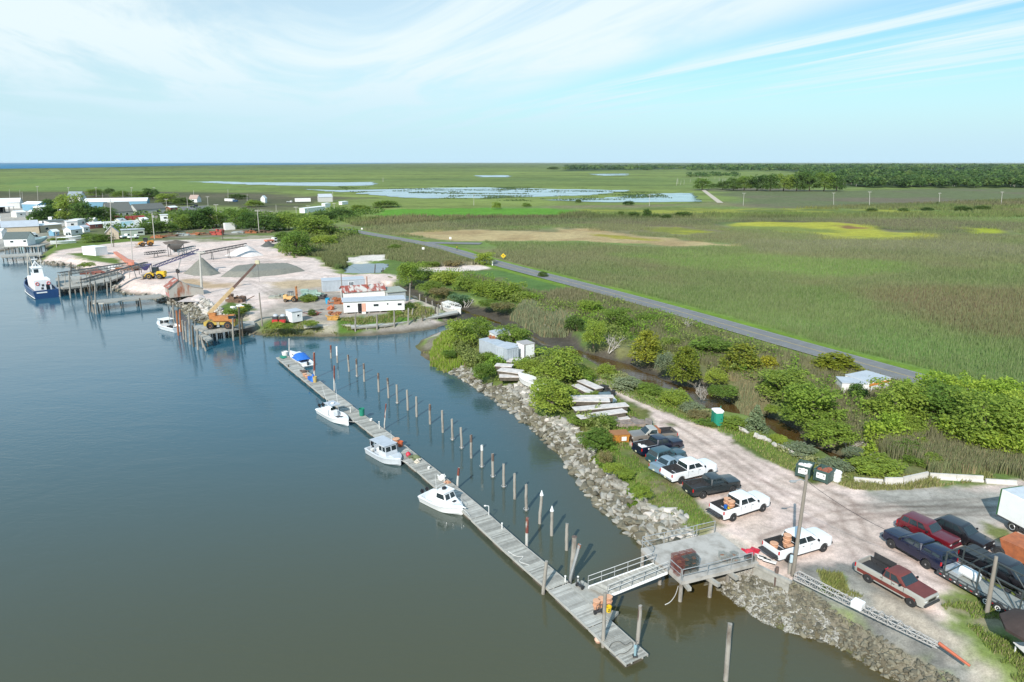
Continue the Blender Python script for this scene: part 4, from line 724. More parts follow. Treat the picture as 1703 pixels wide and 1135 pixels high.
# ---- the far wood: one mass
def wood():
 VV, FF, CCC, off = [], [], [], 0
 def tree(x, y, h, w_, n, z0=GZ):
  nonlocal off
  b = [(x, y, z0 + h * .6, w_ * .5, w_ * .5, h * .42), (x + w_ * .2, y, z0 + h * .45, w_ * .35, w_ * .4, h * .3), (x - w_ * .2, y, z0 + h * .5, w_ * .35, w_ * .4, h * .3)]
  c = random.choice([(.05, .105, .03), (.06, .12, .032), (.075, .135, .034), (.05, .095, .034), (.09, .145, .04)])
  V, F4, cc = crown_arrays(b, n, w_ * .13, c); VV.append(V); FF.append(F4 + off); CCC.append(cc); off += len(V)
 for k in range(420):# near edge of the big wood at right
  px_ = random.uniform(1395, 1800); y0 = 300 + 10 * min(1, max(0, (px_ - 1380) / 60)); p = P(px_, y0 + random.uniform(-4, 3.5)); tree(p.x, p.y, random.uniform(9, 15), random.uniform(10, 15), 130)
 for k in range(420):
  px_ = random.uniform(1330, 1850); p = P(px_, random.uniform(283, 306)); tree(p.x, p.y, random.uniform(13, 19), random.uniform(16, 26), 90)
 for k in range(520):
  px_ = random.uniform(1150, 1850); p = P(px_, random.uniform(275.5, 284)); tree(p.x, p.y, random.uniform(14, 22), random.uniform(40, 80), 50)
 for k in range(300):
  px_ = random.uniform(940, 1420); p = P(px_, random.uniform(276.5, 283.5 if px_ < 1180 else 286)); tree(p.x, p.y, random.uniform(12, 18), random.uniform(26, 50), 50)
 for k in range(60):
  px_ = random.uniform(1145, 1225); p = P(px_, random.uniform(290, 295)); tree(p.x, p.y, random.uniform(5, 8), random.uniform(12, 20), 36)
 for k in range(0):
  px_ = random.uniform(0, 1703); p = P(px_, random.uniform(272.4, 273.2)); tree(p.x, p.y, random.uniform(8, 18), random.uniform(150, 400), 40)
 o = npmesh('far_wood', np.vstack(VV), np.vstack(FF), FOL, np.vstack(CCC)); tag(o, 'dense dark wood along the horizon at right', 'wood', kind='stuff')
 # pale dead trunks at its edge
 q = MB()
 for k in range(60):
  p = P(random.uniform(1400, 1703), random.uniform(305, 312)); h = random.uniform(6, 12); q.tube(p, p + Vector((random.uniform(-.6, .6), 0, h)), .25, .1, 4)
 for k in range(26):
  p = P(random.uniform(1125, 1230), random.uniform(298, 309)); h = random.uniform(4, 8); q.tube(p, p + Vector((random.uniform(-.6, .6), 0, h)), .22, .1, 4)
 o = q.build('bare_trunks', DEAD); tag(o, 'pale bare trunks along the edge of the far wood', 'dead trees', kind='stuff')
wood()
# ============================================================= waterfront, near part
WOOD = mat('weathered_wood', (.33, .315, .28), .9, var=.3, scale=1.2, stretch=(1, 1, .25), bump=.2, detail=8)
PLANK = mat('grey_deck_boards', (.36, .35, .315), .9, scale=2.2, col2=(.24, .23, .20), thr=(.35, .75), detail=9, bump=.15, isl=.3)
PLANK2 = mat('pale_deck_boards', (.42, .41, .375), .9, scale=1.6, col2=(.30, .29, .26), thr=(.3, .7), detail=9, bump=.15, isl=.25)
DARKW = mat('wet_dark_wood', (.09, .075, .055), .8, var=.35, scale=2)
PILE = mat('piling_wood', (.30, .28, .245), .9, scale=1.6, col2=(.12, .095, .075), thr=(.45, .7), stretch=(1, 1, .35), detail=8, bump=.3)
PILEB = mat('piling_dark_head', (.12, .085, .07), .9, var=.4, scale=3)
WHITE = mat('white_paint', (.78, .78, .77), .45, var=.05, scale=1)
WHITEM = mat('chalky_white', (.70, .69, .66), .8, var=.12, scale=2)
RUST = mat('rust', (.25, .075, .035), .9, col2=(.36, .15, .06), scale=4, detail=7)
GALV = mat('galvanised_steel', (.42, .43, .43), .5, metal=.5, var=.12, scale=3)
STEELD = mat('dark_steel', (.05, .05, .052), .5, var=.2, scale=3)
RUBBER = mat('rubber', (.022, .022, .023), .8, var=.2, scale=5)
CONC = mat('concrete', (.42, .395, .36), .9, col2=(.20, .18, .15), thr=(.45, .72), scale=.7, detail=9, bump=.15)
BLACKP = mat('black_plastic', (.018, .018, .02), .4, var=.1)
GLASS = mat('window_glass', (.018, .028, .032), .06, var=.1, spec=.8)
ORANGE = mat('orange_basket', (.42, .22, .13), .7, var=.25, scale=9)
ROPE = mat('rope', (.10, .10, .09), .9)
YELLOW = mat('yellow_plastic', (.65, .45, .02), .5, var=.1)
RED = mat('red_plastic', (.50, .025, .05), .5, var=.15)
BLUET = mat('blue_tarp', (.02, .13, .48), .5, var=.2, scale=3)
GREENP = mat('green_plastic', (.015, .20, .13), .5, var=.12)
RUSTP = mat('dark_rust_pipe', (.15, .04, .032), .8, col2=(.26, .09, .04), thr=(.45, .75), scale=3); PALEP = mat('pale_scaled_pipe', (.47, .46, .43), .8, col2=(.30, .25, .2), thr=(.5, .75), scale=2)
def one(q, name, m, label, cat, group=None, kind=None):
 o = q.build(name, m); return tag(o, label, cat, group, kind)
# ---- floating dock
LEDGE = [Vector((*P(x, y, .6)[:2], 0)) for x, y in [(460, 594.5), (540, 660.5), (620, 723), (693, 783), (784, 864), (840, 916.5), (914, 981.5), (980, 1044), (1044, 1105)]]
def dock():
 r_ = root('floating_dock', LEDGE[4], 0, 'long narrow grey floating dock running out from the gangway across the harbour', 'dock'); o0 = LEDGE[4]
 pts = [LEDGE[0]]
 for a, b in zip(LEDGE[:-1], LEDGE[1:]):
  k = max(1, round((b - a).length / 6.5))
  for j in range(1, k + 1): pts.append(a + (b - a) * j / k)
 W = 1.95
 for i, (a, b) in enumerate(zip(pts[:-1], pts[1:])):
  d = (b - a); L_ = d.length; d.normalize(); nrm = Vector((-d.y, d.x, 0)); w_ = W if i > 0 else 2.0
  M = Matrix.Translation((a - o0) + nrm * (w_ / 2 + random.uniform(-.06, .06)) + Vector((0, 0, .5 + random.uniform(-.03, .03)))) @ Matrix.Rotation(math.atan2(d.y, d.x), 4, 'Z')
  q = MB(); nb = int(L_ / .16)
  for k in range(nb): q.box(((k + .5) * (L_ - .06) / nb, random.uniform(-.012, .012), .06 + random.uniform(-.006, .006)), ((L_ - .06) / nb - .022, w_ - .04, .05), M)
  deck = q.build('deck_section', PLANK2 if i % 3 == 1 else PLANK, r_)
  q = MB()
  for s in (-1, 1): q.box((L_ / 2 - .03, s * (w_ / 2 + .03), .0), (L_ - .08, .07, .22), M)
  q.box((L_ / 2, -.5, .0), (L_ - .1, .1, .14), M); q.box((L_ / 2, .5, .0), (L_ - .1, .1, .14), M); q.build('side_board', PLANK2, deck)
  q = MB(); q.box((L_ * .28, 0, -.33), (1.7, w_ - .25, .44), M); q.box((L_ * .74, 0, -.33), (1.7, w_ - .25, .44), M); q.build('float', DARKW, deck)
 # landing at the foot of the gangway and the small basket float
 for px in ([(946, 973), (968, 965), (1008, 990), (981, 1005)], [(988, 1009), (1029, 1017), (1013, 1033), (1004, 1026)]):
  p = [P(x, y, .62) - o0 for x, y in px]; q = MB(); q.prism([(v.x, v.y) for v in p], .36, .6); dk = q.build('deck_section', PLANK, r_)
  q = MB(); c = sum(p, Vector()) / 4; q.prism([(c.x + (v.x - c.x) * .85, c.y + (v.y - c.y) * .85) for v in p], -.1, .34); q.build('float', DARKW, dk)
 return r_
dock()
# ---- mooring pilings
def piling(bx, by, tx, ty, label, r=.16, m=None, head=None, cap=None, ring=False, name='mooring_piling', group=None, z=0., cat='piling'):
 b = P(bx, by, z); h = top_z(tx, ty, b) - z; u = (tx - 851.5) / FPX; v = (567.5 - ty) / FPX
 tt = b.y / (math.cos(PITCH) + v * math.sin(PITCH)); lean = u * tt - b.x
 if abs(lean) > .5 * h: lean = 0
 q = MB(); top = Vector((lean, 0, h)); seg = 5; jit = [Vector((random.uniform(-.02, .02), random.uniform(-.02, .02), 0)) for _ in range(seg + 1)]
 rings = []
 for k in range(seg + 1):
  c = top * (k / seg) + jit[k] + Vector((0, 0, -1.2 if k == 0 else 0)); rr = r * (1.06 - .12 * k / seg) * random.uniform(.96, 1.04)
  rings.append([(c.x + rr * math.cos(a), c.y + rr * math.sin(a), c.z + (random.uniform(-.05, .05) if k == seg else 0)) for a in np.linspace(0, 2 * math.pi, 10)[:-1]])
 q.loft(rings, smooth=True); o = q.build(name, m or PILE); o.location = b; tag(o, label, cat, group)
 if head:
  q = MB(); s0 = 1 - head[1]; q.tube(top * s0 + Vector((0, 0, 0)), top + Vector((0, 0, .012)), r * 1.03, r * .99, 10); q.build('piling_head', head[0], o)
 if cap: q = MB(); q.lathe([(r * 1.25, h), (r * 1.2, h + .06), (.02, h + .55)], 10, T(lean, 0)); q.build('cone_cap', WHITE, o)
 if ring:
  q = MB(); pts = [(.0 + (r + .12) * math.cos(a), (r + .12) * math.sin(a), .22) for a in np.linspace(0, 2 * math.pi, 11)]; q.path(pts, .035, 5); q.build('mooring_ring', GALV, o)
 return o
PILES = [(550.5, 596, 550, 574.6), (561, 603.5, 560, 576.6), (580.5, 618, 578.6, 590.5), (593.8, 627, 592.6, 597), (606, 634.8, 604.8, 605), (630, 652, 628.8, 621), (646.4, 662, 644.4, 629), (661, 671.5, 659.6, 640), (678.3, 682.7, 677, 648.6), (692.8, 693.6, 692.4, 660),
 (715, 705.5, 714.9, 672.8), (736.5, 719.5, 735, 683), (752.5, 732.4, 751.6, 697), (768, 746.5, 766.4, 711), (783.6, 762, 783.5, 724), (801.4, 777.5, 801.5, 741), (820, 794, 819.2, 755), (838, 811, 837.7, 772), (856, 830, 856, 788), (875, 849.5, 875, 806), (897, 871, 901, 824), (917.5, 891, 918, 850), (942, 915, 943, 871)]
for i, (bx, by, tx, ty) in enumerate(PILES):
 n = len(PILES) - i; kw = {}; look = 'weathered grey mooring piling'
 if i == 0: kw = dict(head=(RUSTP, .55)); look = 'mooring piling with a rust red upper half'
 elif i == 1: kw = dict(head=(WHITEM, .55)); look = 'mooring piling with a white upper half'
 elif i == 15: kw = dict(head=(WHITEM, .22)); look = 'mooring piling with a whitened head'
 elif i in (20, 21): kw = dict(cap=True); look = 'leaning mooring piling with a white cone cap' if i == 20 else 'upright mooring piling with a white cone cap'
 elif i in (2, 3, 4, 5, 6, 10, 14, 16): kw = dict(head=(PILEB, .3)); look = 'grey mooring piling with a dark stained head'
 piling(bx, by, tx, ty, f'{look}, {ORD[n - 1]} in the dock row from the gangway', ring=i in (3, 7, 12, 13, 15, 16, 17, 19), group='mooring pilings in a row beside the dock', **kw)
piling(876, 911, 877, 861.5, 'steel pipe piling, rusty orange above and white below, at the dock edge', r=.14, m=PALEP, head=(RUSTP, .5))
piling(951, 962, 955.5, 893, 'thick split wooden piling next to the leaning rusty pipe', r=.24, head=(PILEB, .0001))
piling(946, 970, 964, 906, 'leaning steel pipe with rust at both ends near the gangway foot', r=.15, m=GALV, head=(RUST, .08))
piling(903, 988, 909, 934, 'wooden piling against the outer edge of the dock before the gangway', r=.15)
piling(1003, 1076, 1006, 986, 'tall pale piling at the outer dock edge beside the orange baskets', r=.14)
piling(1060, 1079, 1065, 1008, 'brown stained piling at the inner side of the dock end', r=.15, head=(PILEB, .5))
piling(1207, 1132, 1214, 1038, 'lone pale wooden piling in the water right of the dock end', r=.17)
piling(523, 629, 522.3, 586.4, 'thick rust red pipe piling beside the blue bundle on the dock', r=.17, m=PALEP, head=(RUSTP, .75))
piling(556, 652, 555.8, 608.5, 'slim rust red pipe piling beside the centre console boat', r=.12, m=PALEP, head=(RUSTP, .6))
piling(639, 713, 642, 672, 'thin leaning pipe, rusty above and white below, before the grey boat', r=.09, m=PALEP, head=(RUSTP, .55))
piling(760, 813, 763, 779, 'short pipe piling with rusty head beside the white pilothouse boat', r=.13, m=PALEP, head=(RUSTP, .35))
piling(481, 594, 481, 563, 'thin pale post at the far tip of the dock', r=.10, m=PALEP)
piling(480, 616, 480, 607, 'short dark stub piling at the outer far dock edge', r=.13, m=DARKW)
piling(690, 577, 690, 555, 'slim dark stake in the basin before the wharf', r=.09, m=DARKW) if False else None
# ---- pier
def pier():
 zt = GZ + .35; C0 = P(1150, 930, zt); r_ = root('pier', C0, 0, 'concrete decked pier on wooden piles reaching from the car park to the gangway', 'pier')
 L = lambda x, y, z=zt: P(x, y, z) - C0
 top = [L(1066, 912), L(1193, 885), L(1262, 936), L(1134, 968), L(1110, 947), L(1082, 928)]
 q = MB(); q.prism([(v.x, v.y) for v in top], -.32, 0); q.build('deck', CONC, r_)
 def pile(x, y, z1=-.62):
  p = L(x, y, 0); q = MB(); q.tube((p.x, p.y, -zt - 1), (p.x, p.y, z1), .17, .16, 10); q.build('pile', PILE, r_)
 for x, y in [(1131, 1000), (1180, 993), (1097, 972), (1068, 943), (1209, 974), (1150, 962), (1110, 945), (1160, 942)]: pile(x, y)
 for a, b in [((1134, 965), (1147, 981)), ((1171, 958), (1196, 974)), ((1207, 949), (1226, 963))]:
  a_, b_ = L(*a, zt - .5), L(*b, zt - .5); d = (b_ - a_).normalized(); a_ = a_ - d * 2.5; q = MB(); m_ = (a_ + b_) / 2; q.box((0, 0, 0), ((b_ - a_).length, .32, .3), T(m_.x, m_.y, -.49, math.atan2(d.y, d.x))); q.build('cap_beam', WOOD, r_)
 def rail(px, h=1.05):
  q = MB(); p = [L(*a) for a in px]
  for a in p: q.tube(a + Vector((0, 0, -.3)), a + Vector((0, 0, h)), .035, n=6)
  for a, b in zip(p[:-1], p[1:]):
   q.tube(a + Vector((0, 0, h)), b + Vector((0, 0, h)), .035, n=6); q.tube(a + Vector((0, 0, h * .5)), b + Vector((0, 0, h * .5)), .028, n=6)
  q.build('railing', GALV, r_)
 rail([(1134, 967), (1176, 957), (1215, 947), (1250, 938)]); rail([(1068, 911), (1104, 903.5), (1152, 893), (1158, 891), (1188, 884)]); rail([(1068, 912), (1084, 926)]); rail([(1113, 949), (1132, 966)])
pier()
def gangway():
 A = [P(978, 976, .85), P(1010, 992, .85)]; B = [P(1087, 937, GZ + .42), P(1110, 952, GZ + .42)]; C0 = A[0]
 r_ = root('gangway', C0, 0, 'sloping gangway with pipe railings from the pier down to the floating dock', 'gangway')
 a0, a1, b0, b1 = [p - C0 for p in (A[0], A[1], B[0], B[1])]; q = MB(); n = 46
 for k in range(n):
  t0, t1 = (k + .06) / n, (k + .94) / n; p = [a0.lerp(b0, t0), a1.lerp(b1, t0), a1.lerp(b1, t1), a0.lerp(b0, t1)]; q.loft([[v - Vector((0, 0, .05)) for v in p], p])
 q.build('tread', PLANK, r_); q = MB()
 for s, e in ((a0, b0), (a1, b1)):
  dn = Vector((0, 0, -.16)); d = (e - s).normalized(); n_ = Vector((-d.y, d.x, 0)).normalized() * .05
  q.loft([[s + dn - n_, s + dn + n_, s + n_ + Vector((0, 0, .03)), s - n_ + Vector((0, 0, .03))], [e + dn - n_, e + dn + n_, e + n_ + Vector((0, 0, .03)), e - n_ + Vector((0, 0, .03))]])
 q.build('stringer', WHITE, r_)
 for s, e in ((a0, b0), (a1, b1)):
  q = MB(); up = Vector((0, 0, 1.0))
  for k in range(6): p = s.lerp(e, k / 5); q.tube(p, p + up, .03, n=6)
  for f in (1, .55): q.tube(s + up * f, e + up * f, .03, n=6)
  q.build('handrail', GALV, r_)
gangway()
# ---- things lying on dock and pier
def basket(loc, label, scale=1., group=None, lid=False, m=None):
 r_ = root('bushel_basket', loc, random.random() * 6, label, 'basket', group)
 q = MB(); q.lathe([(.17, 0), (.235, .30), (.225, .30), (.165, .02)], 16); q.build('basket_body', m or ORANGE, r_); q = MB()
 for z, rr in ((.06, .188), (.18, .213), (.29, .24)): q.lathe([(rr, z), (rr + .012, z + .012), (rr, z + .03)], 16)
 q.build('hoop', mat('basket_hoop', (.6, .33, .2), .7), r_); r_.scale = (scale * 1.25,) * 3; return r_
def at(x, y, z): return P(x, y, z)
for i, (x, y, z, s) in enumerate([(992, 1013, .62, 1), (1000, 1009, .62, 1), (1012, 1006, .62, 1), (992, 1013, 1.0, 1), (1000, 1009, 1.0, 1), (1012, 1006, 1.0, 1)]):
 basket(at(x, y, .62) + Vector((0, 0, z - .62)), ['orange basket at the bottom left of the stacks on the dock', 'orange basket at the bottom middle of the stacks on the dock', 'orange basket at the bottom right, behind the yellow bucket', 'orange basket on top of the left stack on the dock', 'orange basket on top of the middle stack on the dock', 'orange basket on top of the right stack on the dock'][i], s, 'baskets stacked on the dock')
def bucket(loc, m, label, r=.16, h=.36, name='bucket', cat='bucket', handle=True):
 r_ = root(name, loc, 0, label, cat); q = MB(); q.lathe([(r * .85, 0), (r, h), (r * 1.06, h), (r * 1.06, h - .04), (r * .93, h - .01), (r * .8, .03)], 16); q.build('bucket_body', m, r_)
 if handle: q = MB(); q.path([(r * math.cos(a), .02, h + r * .8 * math.sin(a)) for a in np.linspace(0, math.pi, 9)], .012, 5); q.build('handle', STEELD, r_)
 return r_
def _number():
 r_ = bucket(at(1012, 1017, .62), YELLOW, 'yellow bucket with a black mark in front of the orange baskets', .24, .45)
 q = MB(); q.path([(-.09, -.235, .28), (-.02, -.25, .36), (.06, -.24, .32), (.0, -.25, .24), (-.08, -.235, .13), (.09, -.232, .13)], .02, 5); q.build('mark', BLACKP, r_)
_number()
def handcart(loc, rz, label):
 r_ = root('hand_cart', loc, rz, label, 'cart'); q = MB(); q.path([(0, -.25, .1), (-.25, -.25, 1.0), (-.25, .25, 1.0), (0, .25, .1)], .025, 6); q.box((.15, 0, .12), (.35, .55, .04))
 for z in (.35, .6): q.tube((-.07 - z * .2, -.25, z), (-.07 - z * .2, .25, z), .018, n=5)
 q.build('frame', STEELD, r_)
 for s in (-1, 1): q = MB(); q.lathe([(.06, -.05), (.16, -.05), (.17, 0), (.16, .05), (.06, .05)], 14, T(0, s * .32, .17), 'y'); q.build('wheel', RUBBER, r_)
handcart(at(995, 1021, .62), 1.9, 'small black hand cart beside the orange baskets'); handcart(at(964, 978, .62), .7, 'dark cart on the landing at the gangway foot')
def buoy(loc, m, label, r=.25):
 r_ = root('buoy', loc, 0, label, 'buoy'); q = MB(); q.lathe([(.02, -r), (r * .7, -r * .7), (r, 0), (r * .75, r * .66), (r * .25, r * 1.05), (.02, r * 1.1)], 14); q.build('float_ball', m, r_)
 q = MB(); q.path([(.05 * math.cos(a), 0, r * 1.15 + .05 * math.sin(a)) for a in np.linspace(0, 6.28, 9)], .015, 5); q.build('eye', BLACKP, r_)
buoy(at(995, 1064, .2), mat('faded_pink', (.62, .38, .28), .6), 'round faded pink buoy hanging at the outer dock edge', .3)
buoy(at(679, 756, .85), RED, 'bright red round buoy on the dock behind the grey boat', .32);
def pump(loc, label):
 r_ = root('dock_pump', loc, 0, label, 'pump'); q = MB(); q.box((0, 0, .05), (.34, .34, .1), bev=.02); q.build('base', STEELD, r_); q = MB(); q.lathe([(.09, .1), (.09, .75), (.13, .78), (.11, .92), (.02, .96)], 12); q.build('column', mat('pale_blue_paint', (.25, .38, .42), .5), r_)
 q = MB(); q.path([(0, 0, .9), (.05, .08, 1.12), (.16, .12, 1.2)], .03, 6); q.build('lever', STEELD, r_)
pump(at(1056, 1092, .62), 'small blue dock post pump at the near end of the dock')
def hose(px, z, label, m=ROPE, r=.025, name='hose', cat='hose'):
 p = [P(x, y, z) for x, y in px]; sm = []
 for i in range(len(p) - 1):
  p0, p1, p2, p3 = p[max(0, i - 1)], p[i], p[i + 1], p[min(len(p) - 1, i + 2)]
  for k in range(6): t = k / 6; sm.append(.5 * ((2 * p1) + (p2 - p0) * t + (2 * p0 - 5 * p1 + 4 * p2 - p3) * t * t + (-p0 + 3 * p1 - 3 * p2 + p3) * t ** 3))
 sm.append(p[-1]); q = MB(); q.path([v - p[0] for v in sm], r, 5); o = q.build(name, m); o.location = p[0]; return tag(o, label, cat)
hose([(1013, 1078), (1018, 1070), (1030, 1067), (1040, 1073), (1050, 1068), (1052, 1076), (1040, 1086), (1030, 1088), (1022, 1092), (1014, 1086)], .63, 'dark hose looped on the near end of the dock')
hose([(845, 917), (858, 925), (870, 926), (864, 934), (880, 940)], .63, 'pale rope lying along the dock edge', WHITEM, .02, 'rope', 'rope')
def lamp_post(x, y, ty, label):
 b = P(x, y, .6); h = top_z(x, ty, b) - .6; r_ = root('dock_lamp', b, 0, label, 'lamp'); q = MB(); q.tube((0, 0, -.3), (0, 0, h), .035, n=6); q.tube((0, 0, h), (-.3, 0, h + .05), .03, n=6); q.build('post', WHITE, r_); q = MB(); q.box((-.36, 0, h + .04), (.24, .14, .1), bev=.02); q.build('lamp_head', WHITEM, r_)
for px, l in [([(767, 846), (774, 850), (781, 858)], 'bow line of the white pilothouse boat'), ([(725, 812), (733, 806), (741, 803)], 'stern line of the white pilothouse boat'), ([(664, 764), (672, 768), (680, 771)], 'bow line of the grey workboat'), ([(580, 701), (590, 702), (600, 700)], 'bow line of the centre console boat')]: hose(px, .8, l, WHITEM, .02, 'mooring_line', 'rope')
lamp_post(813, 857, 842, 'small white lamp post on the inner dock edge');
for x, y, ty, l in [(835, 880, 871, 'short white tide post on the dock edge below the lamp'), (583, 686, 678, 'white cleat post beside the centre console boat'), (631, 713, 702, 'short white bollard before the grey boat'), (739, 801, 790, 'white post beside the jug on the dock'), (940, 968, 959, 'white stub post at the landing'), (961, 972, 960, 'white capped post on the landing by the gangway')]:
 b = P(x, y, .6); h = max(.5, top_z(x, ty, b) - .6); q = MB(); q.tube((0, 0, -.2), (0, 0, h), .06, .055, 8); q.lathe([(.09, h), (.09, h + .06), (.03, h + .1)], 8); o = one(q, 'dock_post', WHITEM, l, 'post'); o.location = b
# far dock clutter
def heap(loc, size, m, label, cat, name, n=9, seed=1):
 rr = random.Random(seed); q = MB()
 for k in range(n):
  s = rr.uniform(.18, .4); q.box((rr.uniform(-.5, .5) * size[0], rr.uniform(-.5, .5) * size[1], rr.uniform(.1, .6) * size[2]), (size[0] * s, size[1] * s, size[2] * s), T(rz=rr.random() * 3), bev=.02)
 pts = []
 for k in range(60): a = rr.random() * 6.28; d = math.sqrt(rr.random()); h = (1 - d * d) * rr.uniform(.6, 1); pts.append((math.cos(a) * d * size[0] / 2, math.sin(a) * d * size[1] / 2, h * size[2]))
 bm = bmesh.new()
 for p in pts + [(size[0] / 2 * c, size[1] / 2 * s, 0) for c, s in ((1, 0), (-1, 0), (0, 1), (0, -1))]: bm.verts.new(p)
 bmesh.ops.convex_hull(bm, input=bm.verts); bm.verts.index_update(); q.add([v.co.copy() * .92 for v in bm.verts], [[v.index for v in f.verts] for f in bm.faces]); bm.free()
 o = one(q, name, m, label, cat); o.location = loc; return o
bucket(at(474, 592, .62), WHITEM, 'white tub at the far tip of the dock', .55, .8, 'tub', 'tub'); heap(at(471, 595, .62), (1.6, 1.1, .3), GREENP, 'heap of green netting at the far tip of the dock', 'net', 'netting')
heap(at(521, 634, .62), (1.1, 1.3, 1.5), BLUET, 'blue tarpaulin bundle on the far half of the dock', 'bundle', 'tarp_bundle', 5, 3)
bucket(at(524, 636, .62), mat('tan_drum', (.45, .33, .12), .6), 'tan drum beside the blue bundle', .32, .95, 'drum', 'drum', False)
basket(at(507, 626, .62), 'tan basket left of the blue bundle, farther out', 1.2, 'baskets on the far dock'); basket(at(511, 629, .62), 'tan basket left of the blue bundle, nearer one', 1.2, 'baskets on the far dock')
heap(at(505, 618, .62), (1.3, 1.2, .35), PILEB, 'flat brown crate on the far dock', 'crate', 'crate', 4, 5)
bucket(at(602, 691, .62), GREENP, 'green bin on the dock beside the centre console boat', .4, 1.0, 'bin', 'bin', False); bucket(at(617, 700, .62), WHITEM, 'white bucket lying on the dock past the green bin', .2, .3)
basket(at(659, 737, .62), 'brown basket on the dock behind the grey boat', 1.5); bucket(at(666, 742, .62), mat('orange_bin', (.5, .12, .05), .5), 'orange red bin on the dock behind the grey boat', .35, .6, 'bin', 'bin', False)
heap(at(692, 762, .62), (1.3, 1.0, .5), mat('net_green', (.14, .16, .08), .9), 'green brown net heap on the dock', 'net', 'netting', 8, 7); heap(at(694, 769, .62), (.9, .8, .5), mat('cream_sack', (.6, .52, .42), .8), 'cream sack on the dock beside the net heap', 'sack', 'sack', 3, 9)
bucket(at(713, 780, .62), WHITEM, 'small white pail on the middle of the dock', .16, .28); heap(at(735, 797, .62), (.9, .8, .7), WHITEM, 'white jug bundle on the dock above the pilothouse boat', 'jug', 'jug_bundle', 4, 11); heap(at(744, 803, .62), (1, .7, .35), ORANGE, 'flattened tan basket beside the jugs', 'basket', 'crushed_basket', 3, 12)
def trap(loc, rz, size, m, label, group=None):
 "crab pot: wire cage"
 r_ = root('crab_pot', loc, rz, label, 'crab pot', group); q = MB(); X, Y, Z = size
 for z in np.linspace(0, Z, 4):
  for s in (-1, 1): q.tube((-X / 2, s * Y / 2, z), (X / 2, s * Y / 2, z), .016, n=4, caps=False); q.tube((s * X / 2, -Y / 2, z), (s * X / 2, Y / 2, z), .016, n=4, caps=False)
 for t in np.linspace(-.5, .5, 6):
  for s in (-1, 1): q.tube((t * X, s * Y / 2, 0), (t * X, s * Y / 2, Z), .013, n=4, caps=False); q.tube((s * X / 2, t * Y, 0), (s * X / 2, t * Y, Z), .013, n=4, caps=False)
  q.tube((t * X, -Y / 2, Z), (t * X, Y / 2, Z), .013, n=4, caps=False); q.tube((-X / 2, t * Y, Z), (X / 2, t * Y, Z), .013, n=4, caps=False)
 q.build('wire_cage', m, r_); q = MB(); q.box((0, 0, Z * .5), (X * .5, Y * .5, Z * .3), bev=.03); q.build('bait_box', RUST, r_); return r_
WIRER = mat('red_wire', (.17, .06, .05), .7, var=.3); WIREK = mat('dark_wire', (.07, .085, .08), .7, var=.3); WIREG = mat('grey_wire', (.3, .31, .29), .6, var=.3)
b0 = P(1134, 958, GZ + .35); k = 0
for lay in range(3):
 for ix in range(3):
  for iy in range(2):
   where = ['bottom', 'middle', 'top'][lay]; k += 1
   trap(b0 + Vector((-.2 + ix * .66 - iy * .1, .3 + iy * .66 + ix * .26, lay * .46 + .01)), .38 + random.uniform(-.1, .1), (.6, .6, .44), (WIRER if (ix == 0 or lay == 2 and iy) else WIREK), f'wire crab pot in the {where} layer of the big stack at the pier corner', 'crab pots stacked at the pier corner')
b0 = P(1212, 936, GZ + .35)
for i in range(6): trap(b0 + Vector((-.4 + (i % 3) * .5, .1 + (i // 3) * .55, .01 + .0 * i)), random.random(), (.5, .5, .6 if i % 2 else .4), WIREG, 'grey wire pot in the small pile by the pier railing', 'pots piled by the pier railing')
heap(P(1247, 922, GZ + .02), (1.5, 1.1, .7), RED, 'bright red heap of netting beside the tailgate at the pier head', 'net', 'netting', 10, 21); trap(P(1246, 932, GZ + .35), .4, (.6, .6, .4), WIREK, 'single dark pot below the red net heap')
hose([(1128, 975), (1123, 990), (1115, 1001), (1106, 1006)], .05, 'pale rope hanging from the pier corner into the water', WHITEM, .03, 'rope', 'rope')
# ============================================================= vehicles
def paint(name, c, rough=.3, coat=.6, var=.05): return mat('paint_' + name, c, rough, var=var, coat=coat, scale=.8)
TAIL = mat('tail_lamp', (.45, .012, .015), .25, var=.1); HEADL = mat('head_lamp', (.72, .74, .75), .15, var=.05); CHROME = mat('chrome', (.6, .6, .62), .2, metal=.9, var=.05); ALLOY = mat('alloy_rim', (.62, .62, .63), .35, metal=.6, var=.08)
PLATE = mat('number_plate', (.62, .60, .42), .5, var=.1); LINER = mat('bed_liner', (.03, .03, .032), .8, var=.3, scale=4)
def wheels(r_, wb, tr, r, rim=ALLOY, wd=.26, xs=None):
 for x in (xs or (wb / 2, -wb / 2)):
  for s in (-1, 1):
   y = s * (tr / 2 - wd / 2 + .02); q = MB(); q.lathe([(r * .62, -wd / 2), (r * .92, -wd / 2), (r, -wd * .32), (r, wd * .32), (r * .92, wd / 2), (r * .62, wd / 2)], 20, T(x, y, r), 'y'); wl = q.build('wheel', RUBBER, r_)
   q = MB(); q.lathe([(r * .64, s * wd * .42), (r * .58, s * wd * .5), (r * .5, s * wd * .40), (r * .22, s * wd * .36), (r * .2, s * wd * .5), (.001, s * wd * .5)], 20, T(x, y, r), 'y'); q.build('rim', rim, wl)
   q = MB()
   for k in range(5): a = k * 1.2566; q.box((0, 0, r * .36), (r * .13, .03, r * .34), T(x, y + s * wd * .44, r) @ Matrix.Rotation(a, 4, 'Y'))
   q.build('spokes', rim, wl)
